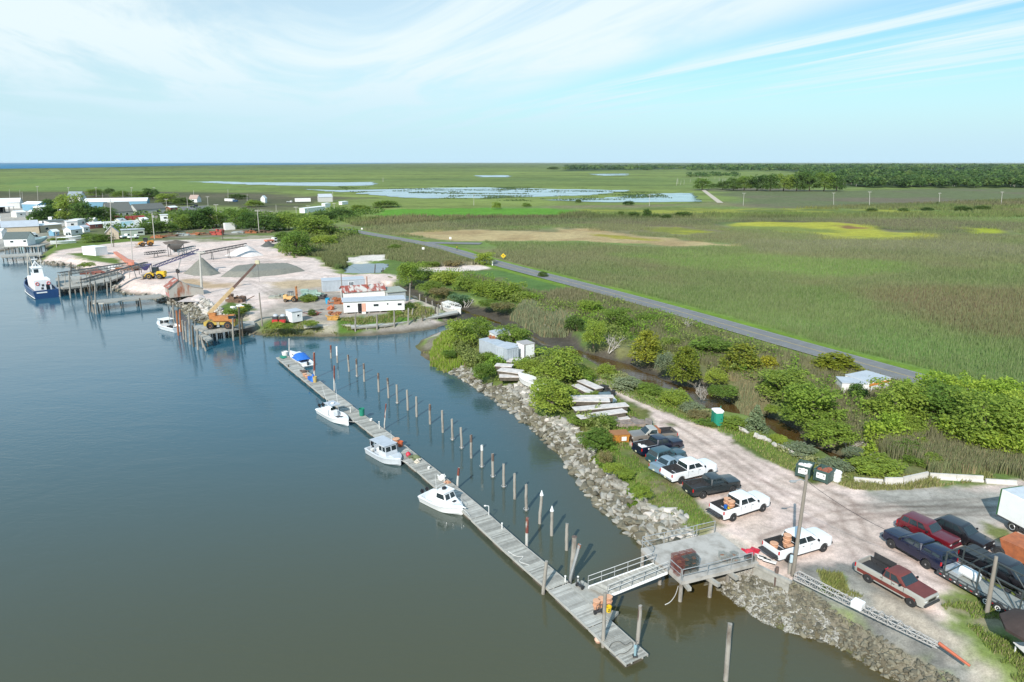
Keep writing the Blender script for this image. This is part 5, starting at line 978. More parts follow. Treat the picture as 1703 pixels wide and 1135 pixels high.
def car(label, cat, name, loc, hd, S):
 g = S.get; r_ = root(name, loc, hd, label, cat, g('group')); wb, W = S['wb'], S['W']; hw = W / 2; r = g('r', .36); zb = g('zb', .32); fo, ro = g('fo', .95), g('ro', 1.1)
 xf, xr = wb / 2 + fo, -wb / 2 - ro; bed = g('bed', False); zh, zbelt, zroof = g('zh', 1.1), g('zbelt', 1.2), g('zroof', 1.85); cw, cr = S['cab']; rw, rr_ = S['roof']   # windscreen foot x, cab rear x; roof front x, roof rear x
 zfl = g('zfl', .78); zbed = g('zbed', zbelt); pm = S['paint']; zdeck = g('zdeck', zbelt)
 xs = set([xf, xf - .06, xf - .25, cw, cw - .25, xr, xr + .05, xr + .2]); Ra = r + .09
 if bed: xs |= {cr + .004, cr - .004}
 else: xs |= {cr, cr + .1}
 for wx in (wb / 2, -wb / 2):
  for k in range(9): xs.add(wx + Ra * math.cos(math.pi * k / 8))
 xs = sorted(x for x in xs if xr <= x <= xf); rings = []
 for x in xs:
  t = (x - cw) / (xf - cw) if x > cw else 0
  if x > cw: zt = zbelt + (zh - zbelt) * min(1, t * 1.1) - (.10 if x > xf - .05 else .03 if x > xf - .2 else 0)
  elif bed and x < cr: zt = zbed
  elif x < cr: zt = zbelt + (zdeck - zbelt) * min(1, (cr - x) / .3)
  else: zt = zbelt
  h = hw * (1 - .10 * max(0, (x - (xf - .35)) / .35) ** 2) * (1 - .05 * max(0, ((xr + .3) - x) / .3) ** 2); z0 = zb
  if x > xf - .05 or x < xr + .04: z0 = zb + .12
  za = 0
  for wx in (wb / 2, -wb / 2):
   if abs(x - wx) < Ra: za = max(za, r + math.sqrt(max(0, Ra * Ra - (x - wx) ** 2)) - .02)
  zc = max(z0, za); zm = max(.5 * (zb + zt), zc + .04); inb = bed and x < cr and x > xr + .03 and not g('cap') and not g('tonneau')
  hs = [(h * .82, zc), (h - .01, min(zc + .03, zt - .2)), (h, zm), (h - .02, zt - .12), (h - .05, zt - .03), (h - .10, zt)]
  hs += [(h - .12, zfl + .02 if inb else zt + .004), (.001, zfl if inb else zt + (.05 if x > cw else .01))]
  rings.append([(x, y, z) for y, z in hs] + [(x, -y, z) for y, z in hs[::-1]])
 q = MB(); q.loft(rings, smooth=True); body = q.build('body', pm, r_, .5)
 if g('two_tone'):
  q = MB()
  for s in (-1, 1): q.box(((xf + xr) / 2, s * (hw + .004), zb + (zbelt - zb) * .72), (xf - xr - .3, .012, (zbelt - zb) * .42))
  q.build('side_panel', g('two_tone'), r_)
 # cab
 k1 = .045; b1, t1 = hw - .05, hw - g('tumble', .2); zx = zbelt - .02; zr = zroof
 def ringx(z, f, inset=0): # f 0 belt .. 1 roof
  xa = cw + (rw - cw) * f - inset; xb = cr + (rr_ - cr) * f + inset; y = b1 + (t1 - b1) * f - inset * .6; c = .10 * f + .03; return [(xa, y - c, z), (xa - c, y, z), (xb + c, y, z), (xb, y - c, z), (xb, -y + c, z), (xb + c, -y, z), (xa - c, -y, z), (xa, -y + c, z)]
 q = MB(); q.loft([ringx(zx, 0), ringx(zx + (zr - zx) * .9, .9), ringx(zr - .015, .99, .04), ringx(zr, 1, .14)], caps=True); q.build('cab', g('roofpaint') or pm, r_, .5)
 def gl(nm, pts, off):
  c = sum((Vector(p) for p in pts), Vector()) / 4; q = MB(); o_ = Vector(off); q.loft([[Vector(p) for p in pts], [Vector(p) + o_ for p in pts]]); q.build(nm, GLASS, r_)
 lo, hi = .12, .86
 def sp(x0f, f, s): xa = cw + (rw - cw) * f; xb = cr + (rr_ - cr) * f; y = b1 + (t1 - b1) * f; return (xa + (xb - xa) * x0f, s * (y - .004), zx + (zr - zx) * f)
 for s in (-1, 1):
  for a, b in g('win', [(.16, .54), (.58, .94)]): gl('side_window', [sp(a, lo, s), sp(b, lo, s), sp(b, hi, s), sp(a + (.06 if a < .3 else 0), hi, s)], (0, s * .012, .003))
 def fr(f, s, x, tp): y = (b1 + (t1 - b1) * f) * .86; return (x, s * y, zx + (zr - zx) * f)
 fx = lambda f: cw + (rw - cw) * f; bx = lambda f: cr + (rr_ - cr) * f
 gl('windshield', [fr(.08, -1, fx(.08), 0), fr(.08, 1, fx(.08), 0), fr(.88, 1, fx(.88), 0), fr(.88, -1, fx(.88), 0)], (.012, 0, .008))
 gl('rear_window', [fr(.14, -1, bx(.14), 0), fr(.14, 1, bx(.14), 0), fr(.84, 1, bx(.84), 0), fr(.84, -1, bx(.84), 0)], (-.012, 0, .006))
 # bed
 if bed and not g('cap') and not g('tonneau'):
  L_ = cr - xr; q = MB(); q.box(((cr + xr) / 2, 0, zfl + .012), (L_ - .12, W - .27, .02)); q.box((cr - .05, 0, (zfl + zbed) / 2), (.03, W - .27, zbed - zfl))
  for s in (-1, 1): q.box(((cr + xr) / 2, s * (hw - .127), (zfl + zbed) / 2), (L_ - .14, .012, zbed - zfl - .02)); q.box((-wb / 2, s * (hw - .24), zfl + .12), (.85, .22, .24), bev=.03)
  q.build('bed_liner', LINER, r_)
  for s in (-1, 1): q = MB(); q.box(((cr + xr) / 2, s * (hw - .085), zbed + .006), (L_ - .1, .08, .02)); q.build('bed_rail', g('rail', LINER), r_)
  if g('gate', 'up') == 'up': q = MB(); q.box((xr + .03, 0, (zfl + zbed) / 2 - .02), (.07, W - .2, zbed - zfl + .02), bev=.015); tg = q.build('tailgate', pm, r_)
  else: q = MB(); q.box((xr - .28, 0, zfl + .0), (.56, W - .22, .06), bev=.015); q.build('tailgate', LINER, r_)
 if g('cap'):
  zc_ = zroof - .04; q = MB(); y = hw - .08
  q.loft([[(cr - .03, y, zbed), (xr + .04, y, zbed), (xr + .04, -y, zbed), (cr - .03, -y, zbed)], [(cr - .06, y - .1, zc_ - .08), (xr + .22, y - .12, zc_ - .08), (xr + .22, -y + .12, zc_ - .08), (cr - .06, -y + .1, zc_ - .08)], [(cr - .15, y - .25, zc_), (xr + .35, y - .25, zc_), (xr + .35, -y + .25, zc_), (cr - .15, -y + .25, zc_)]]); q.build('bed_cap', pm, r_)
  for s in (-1, 1):
   for u0, u1 in ((.08, .46), (.52, .9)):
    xa, xb = cr - .06 + (xr + .2 - cr) * u0, cr - .06 + (xr + .2 - cr) * u1; gl('cap_window', [(xa, s * (y - .025), zbed + .12), (xb, s * (y - .025), zbed + .12), (xb, s * (y - .085), zc_ - .16), (xa, s * (y - .085), zc_ - .16)], (0, s * .012, .002))
  gl('cap_rear_window', [(xr + .07, -y + .12, zbed + .06), (xr + .07, y - .12, zbed + .06), (xr + .19, y - .2, zc_ - .14), (xr + .19, -y + .2, zc_ - .14)], (-.014, 0, .004))
 if g('tonneau'):
  q = MB(); n = 3; L_ = (cr - xr - .1) / n
  for k in range(n): q.box((xr + .05 + L_ * (k + .5), 0, zbed + .03), (L_ - .03, W - .16, .05), bev=.015)
  q.build('bed_cover', mat('black_vinyl', (.03, .034, .036), .45), r_)
 # trim
 bm_ = g('bumper', CHROME); q = MB(); q.box((xf + .02, 0, zb + .2), (.2, W - .1, .24), bev=.05); q.build('front_bumper', bm_, r_); q = MB(); q.box((xr - .04, 0, zb + .2), (.18, W - .12, .2), bev=.04); rb = q.build('rear_bumper', g('rbumper', bm_), r_)
 q = MB(); q.box((xr - .135, 0, zb + .24), (.01, .3, .16)); q.build('number_plate', PLATE, rb)
 q = MB(); q.box((xf - .02, 0, (zb + .34 + zh - .14) / 2), (.06, W * .48, max(.12, zh - zb - .50)), bev=.02); q.build('grille', g('grille', BLACKP), r_)
 for s in (-1, 1):
  q = MB(); q.box((xf - .06, s * (hw - .24), zh - .26), (.14, .3, .2), bev=.04); q.build('headlight', HEADL, r_); zt_ = zbed if bed else zdeck
  q = MB(); q.box((xr + .03, s * (hw - .075), zt_ - .26), (.1, .15, .36), bev=.03); q.build('taillight', TAIL, r_)
  q = MB(); xm = cw - .35; q.box((xm, s * (hw + .11), zbelt + .12), (.14, .22, .2), bev=.04); q.build('mirror', g('mirror', BLACKP), r_)
  for hx in g('handles', [cw - .95, cw - 1.95]): q = MB(); q.box((hx, s * (hw + .005), zbelt - .17), (.2, .03, .045), bev=.01); q.build('door_handle', g('handle', BLACKP), r_)
  for hx in g('seams', [cw - .12, cw - 1.1, cr + .08]): q = MB(); q.box((hx, s * (hw - .006), (zb + zbelt) / 2 + .1), (.018, .016, (zbelt - zb) * .72)); q.build('door_seam', BLACKP, r_)
  q = MB(); q.box((0, s * (hw - .06), zb - .02), (wb - 2 * Ra - .1, .14, .07), bev=.02); q.build('side_step', BLACKP, r_)
 wheels(r_, wb, W, r, g('rim', ALLOY), g('wd', .27)); return r_
def by_wheels(rear, front, track, near, z=GZ):
 "ground centre and heading from the two near-side wheel contacts in the photo"
 a, b = P(*rear, z), P(*front, z); d = (b - a); d.z = 0; wb = d.length; d.normalize(); n = Vector((-d.y, d.x, 0)); c = (a + b) / 2 + n * (track / 2 if near == 'right' else -track / 2); return c, math.atan2(d.y, d.x), wb
WP = paint('white', (.76, .77, .78)); GP = paint('charcoal', (.022, .027, .028)); NAVY = paint('navy', (.006, .009, .026)); NAVY2 = paint('dark_blue', (.005, .008, .030)); TANP = paint('tan', (.17, .15, .13)); TEAL = paint('teal', (.03, .07, .085)); SILV = paint('silver_blue', (.19, .26, .31)); REDP = paint('dark_red', (.11, .005, .010)); BLK = paint('black', (.012, .011, .014)); SILG = paint('silver_grey', (.36, .345, .31)); MAROON = paint('faded_maroon', (.15, .032, .024), .55, .1, .25)
TR = dict(bed=True, W=2.02, r=.41, zb=.46, zh=1.30, zbelt=1.36, zroof=1.98, zfl=.86, zbed=1.40, fo=.98, ro=1.25)
def truck(rear, front, near, label, wb=None, **kw):
 S = dict(TR); S.update(kw); c, h, w_ = by_wheels(rear, front, S['W'], near); S['wb'] = wb or w_; wbv = S['wb']
 cabl = kw.get('cabl', 2.55); S['cab'] = (wbv / 2 - .55, wbv / 2 - .55 - cabl); S['roof'] = (wbv / 2 - 1.25, wbv / 2 - .55 - cabl + .12); return car(label, 'pickup truck', 'pickup_truck', c, h, S), S
GRP = dict(group='vehicles parked along the bank')
tw, Sw = truck((1219.5, 868), (1268.8, 852), 'right', 'white crew cab pickup with lowered tailgate and orange baskets, nearest the grass end', 3.95, paint=WP, gate='down', bumper=STEELD, **GRP)
truck((1172, 829.5), (1216, 821), 'right', 'charcoal extended cab pickup with an empty bed between two white pickups', 3.6, paint=GP, cabl=2.1, win=[(.2, .62), (.68, .92)], bumper=GP, r=.39, W=1.95, zroof=1.88, zbelt=1.28, zbed=1.3, zh=1.2, zb=.42, rail=GP, **GRP)
truck((1127, 807), (1187, 792), 'right', 'white crew cab pickup with a dark bed parked beside the silver sedan', 3.9, paint=WP, ro=1.3, **GRP)
c_, h_, w_ = by_wheels((1101, 792), (1147, 777), 1.8, 'right')
car('silver blue sedan half hidden behind a white pickup', 'car', 'sedan', c_, h_, dict(wb=2.75, W=1.8, paint=SILV, r=.32, zb=.24, zh=.86, zbelt=.92, zroof=1.44, cab=(.72, -1.45), roof=(.1, -.85), zdeck=.98, fo=.9, ro=1.05, win=[(.2, .5), (.54, .84)], bumper=SILV, **GRP))
c_, h_, w_ = by_wheels((1096, 777), (1137, 766), 1.85, 'right')
car('dark teal station wagon with roof rails between the navy pickup and the sedan', 'car', 'station_wagon', c_, h_, dict(wb=2.7, W=1.85, paint=TEAL, r=.34, zb=.28, zh=.98, zbelt=1.05, zroof=1.68, cab=(.75, -2.1), roof=(.15, -1.85), zdeck=1.05, fo=.9, ro=.95, win=[(.16, .40), (.43, .66), (.69, .93)], bumper=TEAL, **GRP))
truck((1080, 762), (1127, 752), 'right', 'navy blue pickup with junk in its open bed', 3.7, paint=NAVY, cabl=2.2, win=[(.2, .62), (.68, .92)], bumper=NAVY, rail=GALV, **GRP)
tt_, St = truck((1112, 737), (1064, 741), 'left', 'tan pickup with a rusty tool rack facing the water, first of the parked row', 3.5, paint=TANP, cabl=1.75, win=[(.22, .9)], bumper=BLK, zroof=1.85, zbelt=1.26, zbed=1.28, zh=1.2, W=1.95, r=.38, zb=.4, roofpaint=SILG, **GRP)
q = MB(); q.box((-.62, 0, 1.35), (.5, 1.5, .75), bev=.02); q.build('tool_rack', RUST, tt_)
tp, Sp = truck((1313, 936), (1369.5, 919), 'right', 'white crew cab pickup backed onto the pier head with its tailgate down', 3.95, paint=WP, gate='down', bumper=STEELD)
def in_bed(r_, S, lst, grp):
 R_ = Matrix.Translation(r_.location) @ Matrix.Rotation(r_.rotation_euler.z, 4, 'Z')
 for dx, dy, z, lab in lst: p = R_ @ Vector((S['cab'][1] + dx, dy, S['zfl'] + .03 + z)); basket(p, lab, 1.15, grp)
in_bed(tw, Sw, [(-.4, .35, 0, 'orange basket under the stack in the white pickup bed beside the grass, left one'), (-.4, .35, .36, 'orange basket topping the taller stack in the pickup beside the grass'), (-.45, -.2, 0, 'orange basket low in the bed of the pickup beside the grass, right one'), (-.45, -.2, .36, 'orange basket on top of the right stack in the pickup beside the grass')], 'baskets in the pickup beside the grass')
in_bed(tp, Sp, [(-.4, -.1, 0, 'orange basket at the bottom of the stack behind the cab at the pier head'), (-.4, -.1, .36, 'orange basket in the middle of the stack behind the cab at the pier head'), (-.4, -.1, .72, 'orange basket on top of the stack behind the cab at the pier head'), (-.5, -.6, 0, 'pale basket beside the tall stack in the pickup at the pier head'), (-1.75, .0, 0, 'orange basket alone near the lowered tailgate at the pier head'), (-1.75, .0, .2, 'basket lid stack on the lone basket near the tailgate')], 'baskets in the pickup at the pier head')
R1_ = Matrix.Translation(tw.location) @ Matrix.Rotation(tw.rotation_euler.z, 4, 'Z')
bucket(R1_ @ Vector((Sw['cab'][1] - .8, -.35, .9)), YELLOW, 'yellow bucket in the bed of the white pickup beside the grass', .17, .3); bucket(R1_ @ Vector((Sw['cab'][1] - .85, .1, .9)), BLUET, 'blue bucket in the bed of the white pickup beside the grass', .17, .3)
tn = [o for o in C.objects if o.get('label', '').startswith('navy blue pickup')][0]; Mn = Matrix.Translation(tn.location) @ Matrix.Rotation(tn.rotation_euler.z, 4, 'Z')
heap(Mn @ Vector((-2.2, 0, .9)), (1.2, 1.2, .45), WHITEM, 'jumble of white and brown junk in the navy pickup bed', 'junk', 'junk_heap', 10, 31)
# right-hand group
t2, S2 = truck((1445, 971), (1510, 1008), 'right', 'old maroon and silver pickup with faded hood and roof', 3.55, paint=SILG, cabl=1.95, win=[(.2, .62), (.68, .92)], roofpaint=MAROON, zroof=1.86, zbelt=1.28, zbed=1.28, zh=1.2, r=.39, W=1.98, bumper=STEELD, rbumper=CHROME, zb=.42, rail=SILG)
q = MB(); wb_ = 3.55; q.loft([[(wb_ / 2 - .62, s * .9, 1.318) for s in (-1, 1)] + [(wb_ / 2 - .62, .9, 1.34), (wb_ / 2 - .62, -.9, 1.34)], [(wb_ / 2 + .86, s * .84, 1.235) for s in (-1, 1)] + [(wb_ / 2 + .86, .84, 1.255), (wb_ / 2 + .86, -.84, 1.255)]]); q.build('hood', MAROON, t2)
q = MB()
for s in (-1, 1): q.box((-.35, s * .996, .72), (wb_ + 1.3, .02, .3))
q.build('lower_side_trim', MAROON, t2)
M2 = Matrix.Translation(t2.location) @ Matrix.Rotation(t2.rotation_euler.z, 4, 'Z'); heap(M2 @ Vector((-.95, .35, .9)), (.5, .7, .5), RED, 'pink red crate in the bed of the maroon pickup', 'crate', 'crate', 6, 41)
q = MB(); q.box((-1.6, .72, 1.62), (1.9, .05, .5)); q.build('bed_side_board', LINER, t2)
truck((1536, 945), (1482, 913), 'left', 'dark blue pickup with a matching bed cap and rear window', 3.4, paint=NAVY2, cap=True, cabl=2.2, win=[(.2, .62), (.68, .92)], zroof=1.92, bumper=NAVY2, rbumper=CHROME)
c_, h_, w_ = by_wheels((1508, 891), (1555, 913), 1.9, 'right')
car('dark red sport utility vehicle between the blue pickup and the black one', 'car', 'sport_utility_vehicle', c_, h_, dict(wb=2.85, W=1.9, paint=REDP, r=.37, zb=.36, zh=1.1, zbelt=1.16, zroof=1.76, cab=(.8, -2.25), roof=(.2, -2.0), zdeck=1.16, fo=.95, ro=.95, win=[(.15, .40), (.43, .68), (.71, .93)], bumper=REDP))
c_, h_, w_ = by_wheels((1565, 893), (1612, 915), 1.88, 'right')
car('black crossover with chrome window trim nearest the white box truck', 'car', 'crossover', c_, h_, dict(wb=2.75, W=1.88, paint=BLK, r=.36, zb=.3, zh=1.0, zbelt=1.1, zroof=1.68, cab=(.95, -2.15), roof=(.2, -1.75), zdeck=1.12, fo=.9, ro=.95, win=[(.16, .40), (.43, .68), (.71, .9)], bumper=BLK))
truck((1618, 953), (1690, 992), 'right', 'black crew cab pickup with a folding bed cover behind the trailer', 3.9, paint=BLK, tonneau=True, bumper=BLK, rbumper=CHROME)
# flatbed trailer with overhead frame
def trailer():
 a, b = P(1556, 960, GZ), P(1696, 1040, GZ); d = (b - a); d.z = 0; L_ = d.length; d.normalize(); n = Vector((-d.y, d.x, 0)); h = math.atan2(d.y, d.x); Wd = 2.3
 r_ = root('flatbed_trailer', (a + b) / 2 + n * Wd / 2, h, 'long black flatbed trailer with an overhead frame and a white tank', 'trailer'); z = .62
 q = MB()
 for s in (-1, 1): q.box((0, s * (Wd / 2 - .06), z - .12), (L_, .12, .26)); q.box((0, s * (Wd / 2 - .04), z + .28), (L_ * .96, .05, .05)); [q.box((t * L_, s * (Wd / 2 - .04), z + .12), (.05, .05, .34)) for t in np.linspace(-.47, .47, 9)]
 for t in np.linspace(-.48, .48, 9): q.box((t * L_, 0, z - .14), (.08, Wd - .2, .14))
 q.path([(-L_ / 2, .5, z - .1), (-L_ / 2 - 1.3, 0, z - .1), (-L_ / 2, -.5, z - .1)], .06, 6); q.build('chassis', STEELD, r_)
 q = MB(); nb = 14
 for k in range(nb): q.box((0, -Wd / 2 + .14 + (k + .5) * (Wd - .28) / nb, z + .02), (L_ - .06, (Wd - .28) / nb - .012, .05))
 q.build('deck', mat('deck_planks', (.26, .27, .25), .85, var=.2, scale=2), r_); q = MB(); zt = z + 2.0; fm = mat('grey_green_steel', (.05, .06, .06), .6, var=.15)
 xs = [-L_ * .42, -L_ * .02, L_ * .46]
 for x in xs:
  for s in (-1, 1): q.box((x, s * (Wd / 2 - .08), (z + zt) / 2), (.085, .085, zt - z))
  q.box((x, 0, zt), (.085, Wd - .1, .085))
 for s in (-1, 1): q.box(((xs[0] + xs[2]) / 2, s * (Wd / 2 - .08), zt), (xs[2] - xs[0] + .1, .10, .10)); q.tube((xs[0] + .1, s * (Wd / 2 - .08), z + .1), (xs[0] + 1.6, s * (Wd / 2 - .08), zt), .05, n=6); q.tube((xs[2] - .1, s * (Wd / 2 - .08), z + .1), (xs[2] - 1.9, s * (Wd / 2 - .08), zt - .05), .05, n=6)
 q.build('overhead_frame', fm, r_)
 q = MB(); q.lathe([(.05, -.75), (.38, -.7), (.42, -.55), (.42, .55), (.38, .7), (.05, .75)], 18, T(-L_ * .22, .1, z + .5) @ Matrix.Rotation(math.pi / 2, 4, 'Z'), 'y'); q.build('tank', WHITE, r_)
 q = MB(); q.box((-L_ * .38, .1, z + .22), (1.3, 1.6, .35), bev=.04); q.build('toolbox', mat('pale_aluminium', (.5, .53, .55), .4, metal=.4), r_)
 for x in (L_ * .12, L_ * .26):
  for s in (-1, 1): q = MB(); q.lathe([(.18, -.12), (.36, -.12), (.4, -.08), (.4, .08), (.36, .12), (.18, .12)], 18, T(x, s * (Wd / 2 + .02), .4), 'y'); wl = q.build('wheel', RUBBER, r_); q = MB(); q.lathe([(.23, s * .1), (.2, s * .14), (.07, s * .1), (.001, s * .15)], 18, T(x, s * (Wd / 2 + .02), .4), 'y'); q.build('rim', WHITEM, wl)
 q = MB()
 for k in range(6): q.box((L_ / 2 + .05, -Wd / 2 + .12 + k * (Wd - .24) / 5, z + .75), (.06, .06, 1.4))
 for k in range(4): q.box((L_ / 2 + .05, 0, z + .12 + k * .42), (.05, Wd - .2, .05))
 q.build('ramp_gate', STEELD, r_); q = MB()
 for t in np.linspace(-.45, .45, 8): q.box((t * L_, -Wd / 2 - .003, z - .12), (.18, .012, .07))
 q.build('reflector', TAIL, r_); q = MB()
 for t in np.linspace(-.40, .40, 7): q.box((t * L_, -Wd / 2 - .003, z - .12), (.14, .012, .07))
 q.build('reflector', WHITE, r_)
trailer()
def box_truck():
 a, b = P(1655, 871, GZ), P(1703, 897, GZ); d = b - a; d.z = 0; d.normalize(); n = Vector((-d.y, d.x, 0)); h = math.atan2(d.y, d.x); L_, Wd, z0, z1 = 7.4, 2.5, .95, 3.55
 r_ = root('box_truck', a + d * L_ / 2 + n * Wd / 2 - Vector((0, 0, .0)), h, 'white box truck with green rear frame cut by the right edge of the view', 'truck')
 q = MB(); q.box((0, 0, (z0 + z1) / 2), (L_, Wd, z1 - z0), bev=.04); q.build('cargo_box', WHITE, r_); q = MB(); q.box((0, 0, z1 + .012), (L_ - .1, Wd - .1, .03)); q.build('roof', mat('grey_roof_sheet', (.5, .53, .56), .5), r_)
 gp = mat('green_paint', (.03, .12, .03), .5, var=.15); q = MB()
 for s in (-1, 1): q.box((-L_ / 2 - .04, s * (Wd / 2 - .05), (z0 + z1) / 2), (.1, .14, z1 - z0 + .02))
 q.box((-L_ / 2 - .04, 0, z1 - .06), (.1, Wd - .2, .16)); q.box((-L_ / 2 - .04, 0, z0 + .08), (.1, Wd - .2, .16)); q.build('rear_frame', gp, r_); q = MB(); q.box((-L_ / 2 - .015, 0, (z0 + z1) / 2), (.06, Wd - .3, z1 - z0 - .3)); q.build('rear_door', WHITEM, r_)
 q = MB()
 for s in (-1, 1): q.box((.6, s * .42, z0 - .18), (L_ + 1.6, .1, .24)); q.box((0, s * (Wd / 2 - .02), z0 - .03), (L_, .06, .1))
 q.build('chassis', STEELD, r_); q = MB(); q.box((L_ / 2 + 1.25, 0, 1.5), (2.1, 2.2, 1.9), bev=.15); cb = q.build('cab', WHITE, r_); q = MB(); q.box((L_ / 2 + 2.28, 0, 1.95), (.06, 1.9, .7), bev=.02); q.build('windshield', GLASS, cb)
 for x in (-L_ / 2 + 1.55, L_ / 2 + 1.2):
  for s in (-1, 1): q = MB(); q.lathe([(.2, -.16), (.45, -.16), (.5, -.1), (.5, .1), (.45, .16), (.2, .16)], 18, T(x, s * (Wd / 2 - .22), .5), 'y'); wl = q.build('wheel', RUBBER, r_); q = MB(); q.lathe([(.3, s * .14), (.27, s * .18), (.1, s * .1), (.001, s * .14)], 18, T(x, s * (Wd / 2 - .22), .5), 'y'); q.build('rim', ALLOY, wl)
box_truck()
# ============================================================= boats
GEL = mat('white_gelcoat', (.78, .79, .79), .25, var=.04, coat=.3); GREYAL = mat('grey_aluminium_paint', (.52, .55, .58), .45, var=.08); TOPGREY = mat('grey_top', (.42, .45, .49), .6, var=.1); BOOT = mat('boot_stripe', (.05, .06, .05), .6)
TBLUE = mat('tug_blue', (.012, .05, .15), .35, var=.1, coat=.2); TEALH = mat('pale_teal_hull', (.42, .58, .56), .4, var=.08); DECKG = mat('deck_grey', (.5, .5, .48), .7, var=.1); SALMON = mat('salmon_orange', (.55, .20, .13), .7, var=.2, scale=2)
def hull(r_, L, W, H, m, cock=(-.92, .15), zf=.3, draft=.35, flare=.8, sheer=.35, full=.5, stern=.92, gun=.16):
 rings = []; xs = sorted(set(list(np.linspace(-1, .9, 16)) + [cock[0], cock[0] + .01, cock[1], cock[1] - .01, .96, .99]))
 for t in xs:
  f = max(0, (t - (1 - 2 * full)) / (2 * full)); b = W / 2 * (1 - f ** 2.3) * (stern + (1 - stern) * min(1, (t + 1) * 1.4)); b = max(b, .03)
  zs = H * (1 + sheer * max(0, (t + .3) / 1.3) ** 2); zk = -draft * (1 - max(0, (t - .6) / .4) ** 2 * 1.6); zc = .05 + .35 * H * max(0, (t - .2) / .8) ** 1.5; x = t * L / 2 + (.06 * L * max(0, t - .5))
  cb = b * flare; inn = cock[0] < t < cock[1]; g = min(gun, b * .6)
  h = [(.001, zk), (cb, zc), (b, zs - .1), (b + .03, zs - .05), (b, zs), (b - g, zs + .01), (b - g - .02, zf if inn else zs + .03), (.001, zf if inn else zs + .05)]
  rings.append([(x, y, z) for y, z in h] + [(x, -y, z) for y, z in h[::-1]])
 q = MB(); q.loft(rings); return q.build('hull', m, r_, .5)
def stripe(r_, L, W, z, m, full=.5, flare=.8, th=.08, name='rub_rail'):
 for s in (-1, 1):
  q = MB(); pts = []
  for t in np.linspace(-1, .98, 16): f = max(0, (t - (1 - 2 * full)) / (2 * full)); b = max(.03, W / 2 * (1 - f ** 2.3)) * (.92 + .08 * min(1, (t + 1) * 1.4)); pts.append((t * L / 2 + .06 * L * max(0, t - .5), s * (b + .015), z * (1 + .35 * max(0, (t + .3) / 1.3) ** 2)))
  q.path(pts, th / 2, 5); q.build(name, m, r_)
def house_on(r_, x0, x1, w, z0, z1, m, rake=.3, taper=.1, roofm=None, over=.12, name='cabin', front=2, side=2, back=False, glass=GLASS, lo=.42, hi=.86):
 q = MB(); a = [(x0, w / 2, z0), (x1, w / 2 * .9, z0), (x1, -w / 2 * .9, z0), (x0, -w / 2, z0)]; b = [(x0 + rake * .2, w / 2 - taper, z1), (x1 - rake, w / 2 * .9 - taper, z1), (x1 - rake, -w / 2 * .9 + taper, z1), (x0 + rake * .2, -w / 2 + taper, z1)]
 q.loft([a, b]); c = q.build(name, m, r_)
 q = MB(); q.box(((b[0][0] + b[1][0]) / 2, 0, z1 + .03), (b[1][0] - b[0][0] + over * 2, w - taper * 2 + over * 2, .08), bev=.03); q.build('roof', roofm or m, c)
 def pane(p0, p1, p2, p3, u0, u1, off):
  def S(u, v): return (Vector(p0).lerp(Vector(p1), u)).lerp(Vector(p3).lerp(Vector(p2), u), v)
  pts = [S(u0, lo), S(u1, lo), S(u1, hi), S(u0, hi)]; q = MB(); q.loft([[p - Vector(off) * .1 for p in pts], [p + Vector(off) for p in pts]]); q.build('window', glass, c)
 for k in range(front): pane(a[2], a[1], b[1], b[2], (k + .1) / front, (k + .9) / front, (.015, 0, .005))
 for s, (i, j) in ((1, (0, 1)), (-1, (3, 2))):
  for k in range(side): pane(a[i], a[j], b[j], b[i], (k + .12) / side, (k + .88) / side, (0, s * .015, 0))
 if back: pane(a[0], a[3], b[3], b[0], .15, .6, (-.015, 0, 0))
 return c
def outboard(r_, x, y, z=.35):
 q = MB(); q.box((x, y, z + .85), (.6, .42, .5), bev=.14); q.box((x + .02, y, z + .35), (.28, .2, .7), bev=.05); q.box((x + .32, y, z + .45), (.3, .3, .2), bev=.03); q.build('outboard_engine', BLACKP, r_)
def rails(r_, pts, h, name='bow_rail'):
 q = MB(); q.path([Vector(p) + Vector((0, 0, h)) for p in pts], .018, 5)
 for p in pts: q.tube(p, Vector(p) + Vector((0, 0, h)), .015, n=5)
 q.build(name, CHROME, r_)
def boat_at(stern, bow, z, name, label, cat='boat', group=None):
 a, b = P(*stern, z), P(*bow, z); d = b - a; d.z = 0; c = (a + b) / 2; c.z = 0
 return root(name, c, math.atan2(d.y, d.x), label, cat, group), d.length
# white pilothouse boat
r_, L = boat_at((710, 817), (766, 842), 1.0, 'pilothouse_boat', 'white pilothouse fishing boat with twin black outboards, nearest boat on the dock'); L = max(L, 7.6); W = 2.7
hull(r_, L, W, .95, GEL, (-.93, -.12), .35); stripe(r_, L, W, .84, TOPGREY)
c = house_on(r_, -.6, 1.9, 1.9, 1.0, 2.35, GEL, .75, .16, front=2, side=1, lo=.45, hi=.88); q = MB(); q.loft([[(1.7, .85, 1.05), (1.7, -.85, 1.05), (1.7, -.75, 1.5), (1.7, .75, 1.5)], [(3.1, .5, 1.12), (3.1, -.5, 1.12), (3.1, -.4, 1.25), (3.1, .4, 1.25)]]); q.build('trunk_cabin', GEL, r_); q = MB(); q.box((2.3, 0, 1.46), (.4, .5, .04), T(ry=.0), bev=.01); q.build('hatch', BLACKP, r_)
outboard(r_, -L / 2 - .25, .38); outboard(r_, -L / 2 - .25, -.38); q = MB(); q.lathe([(.05, 2.42), (.3, 2.45), (.3, 2.62), (.2, 2.7), (.01, 2.7)], 14, T(.1, .1)); q.build('radar', BLACKP, r_)
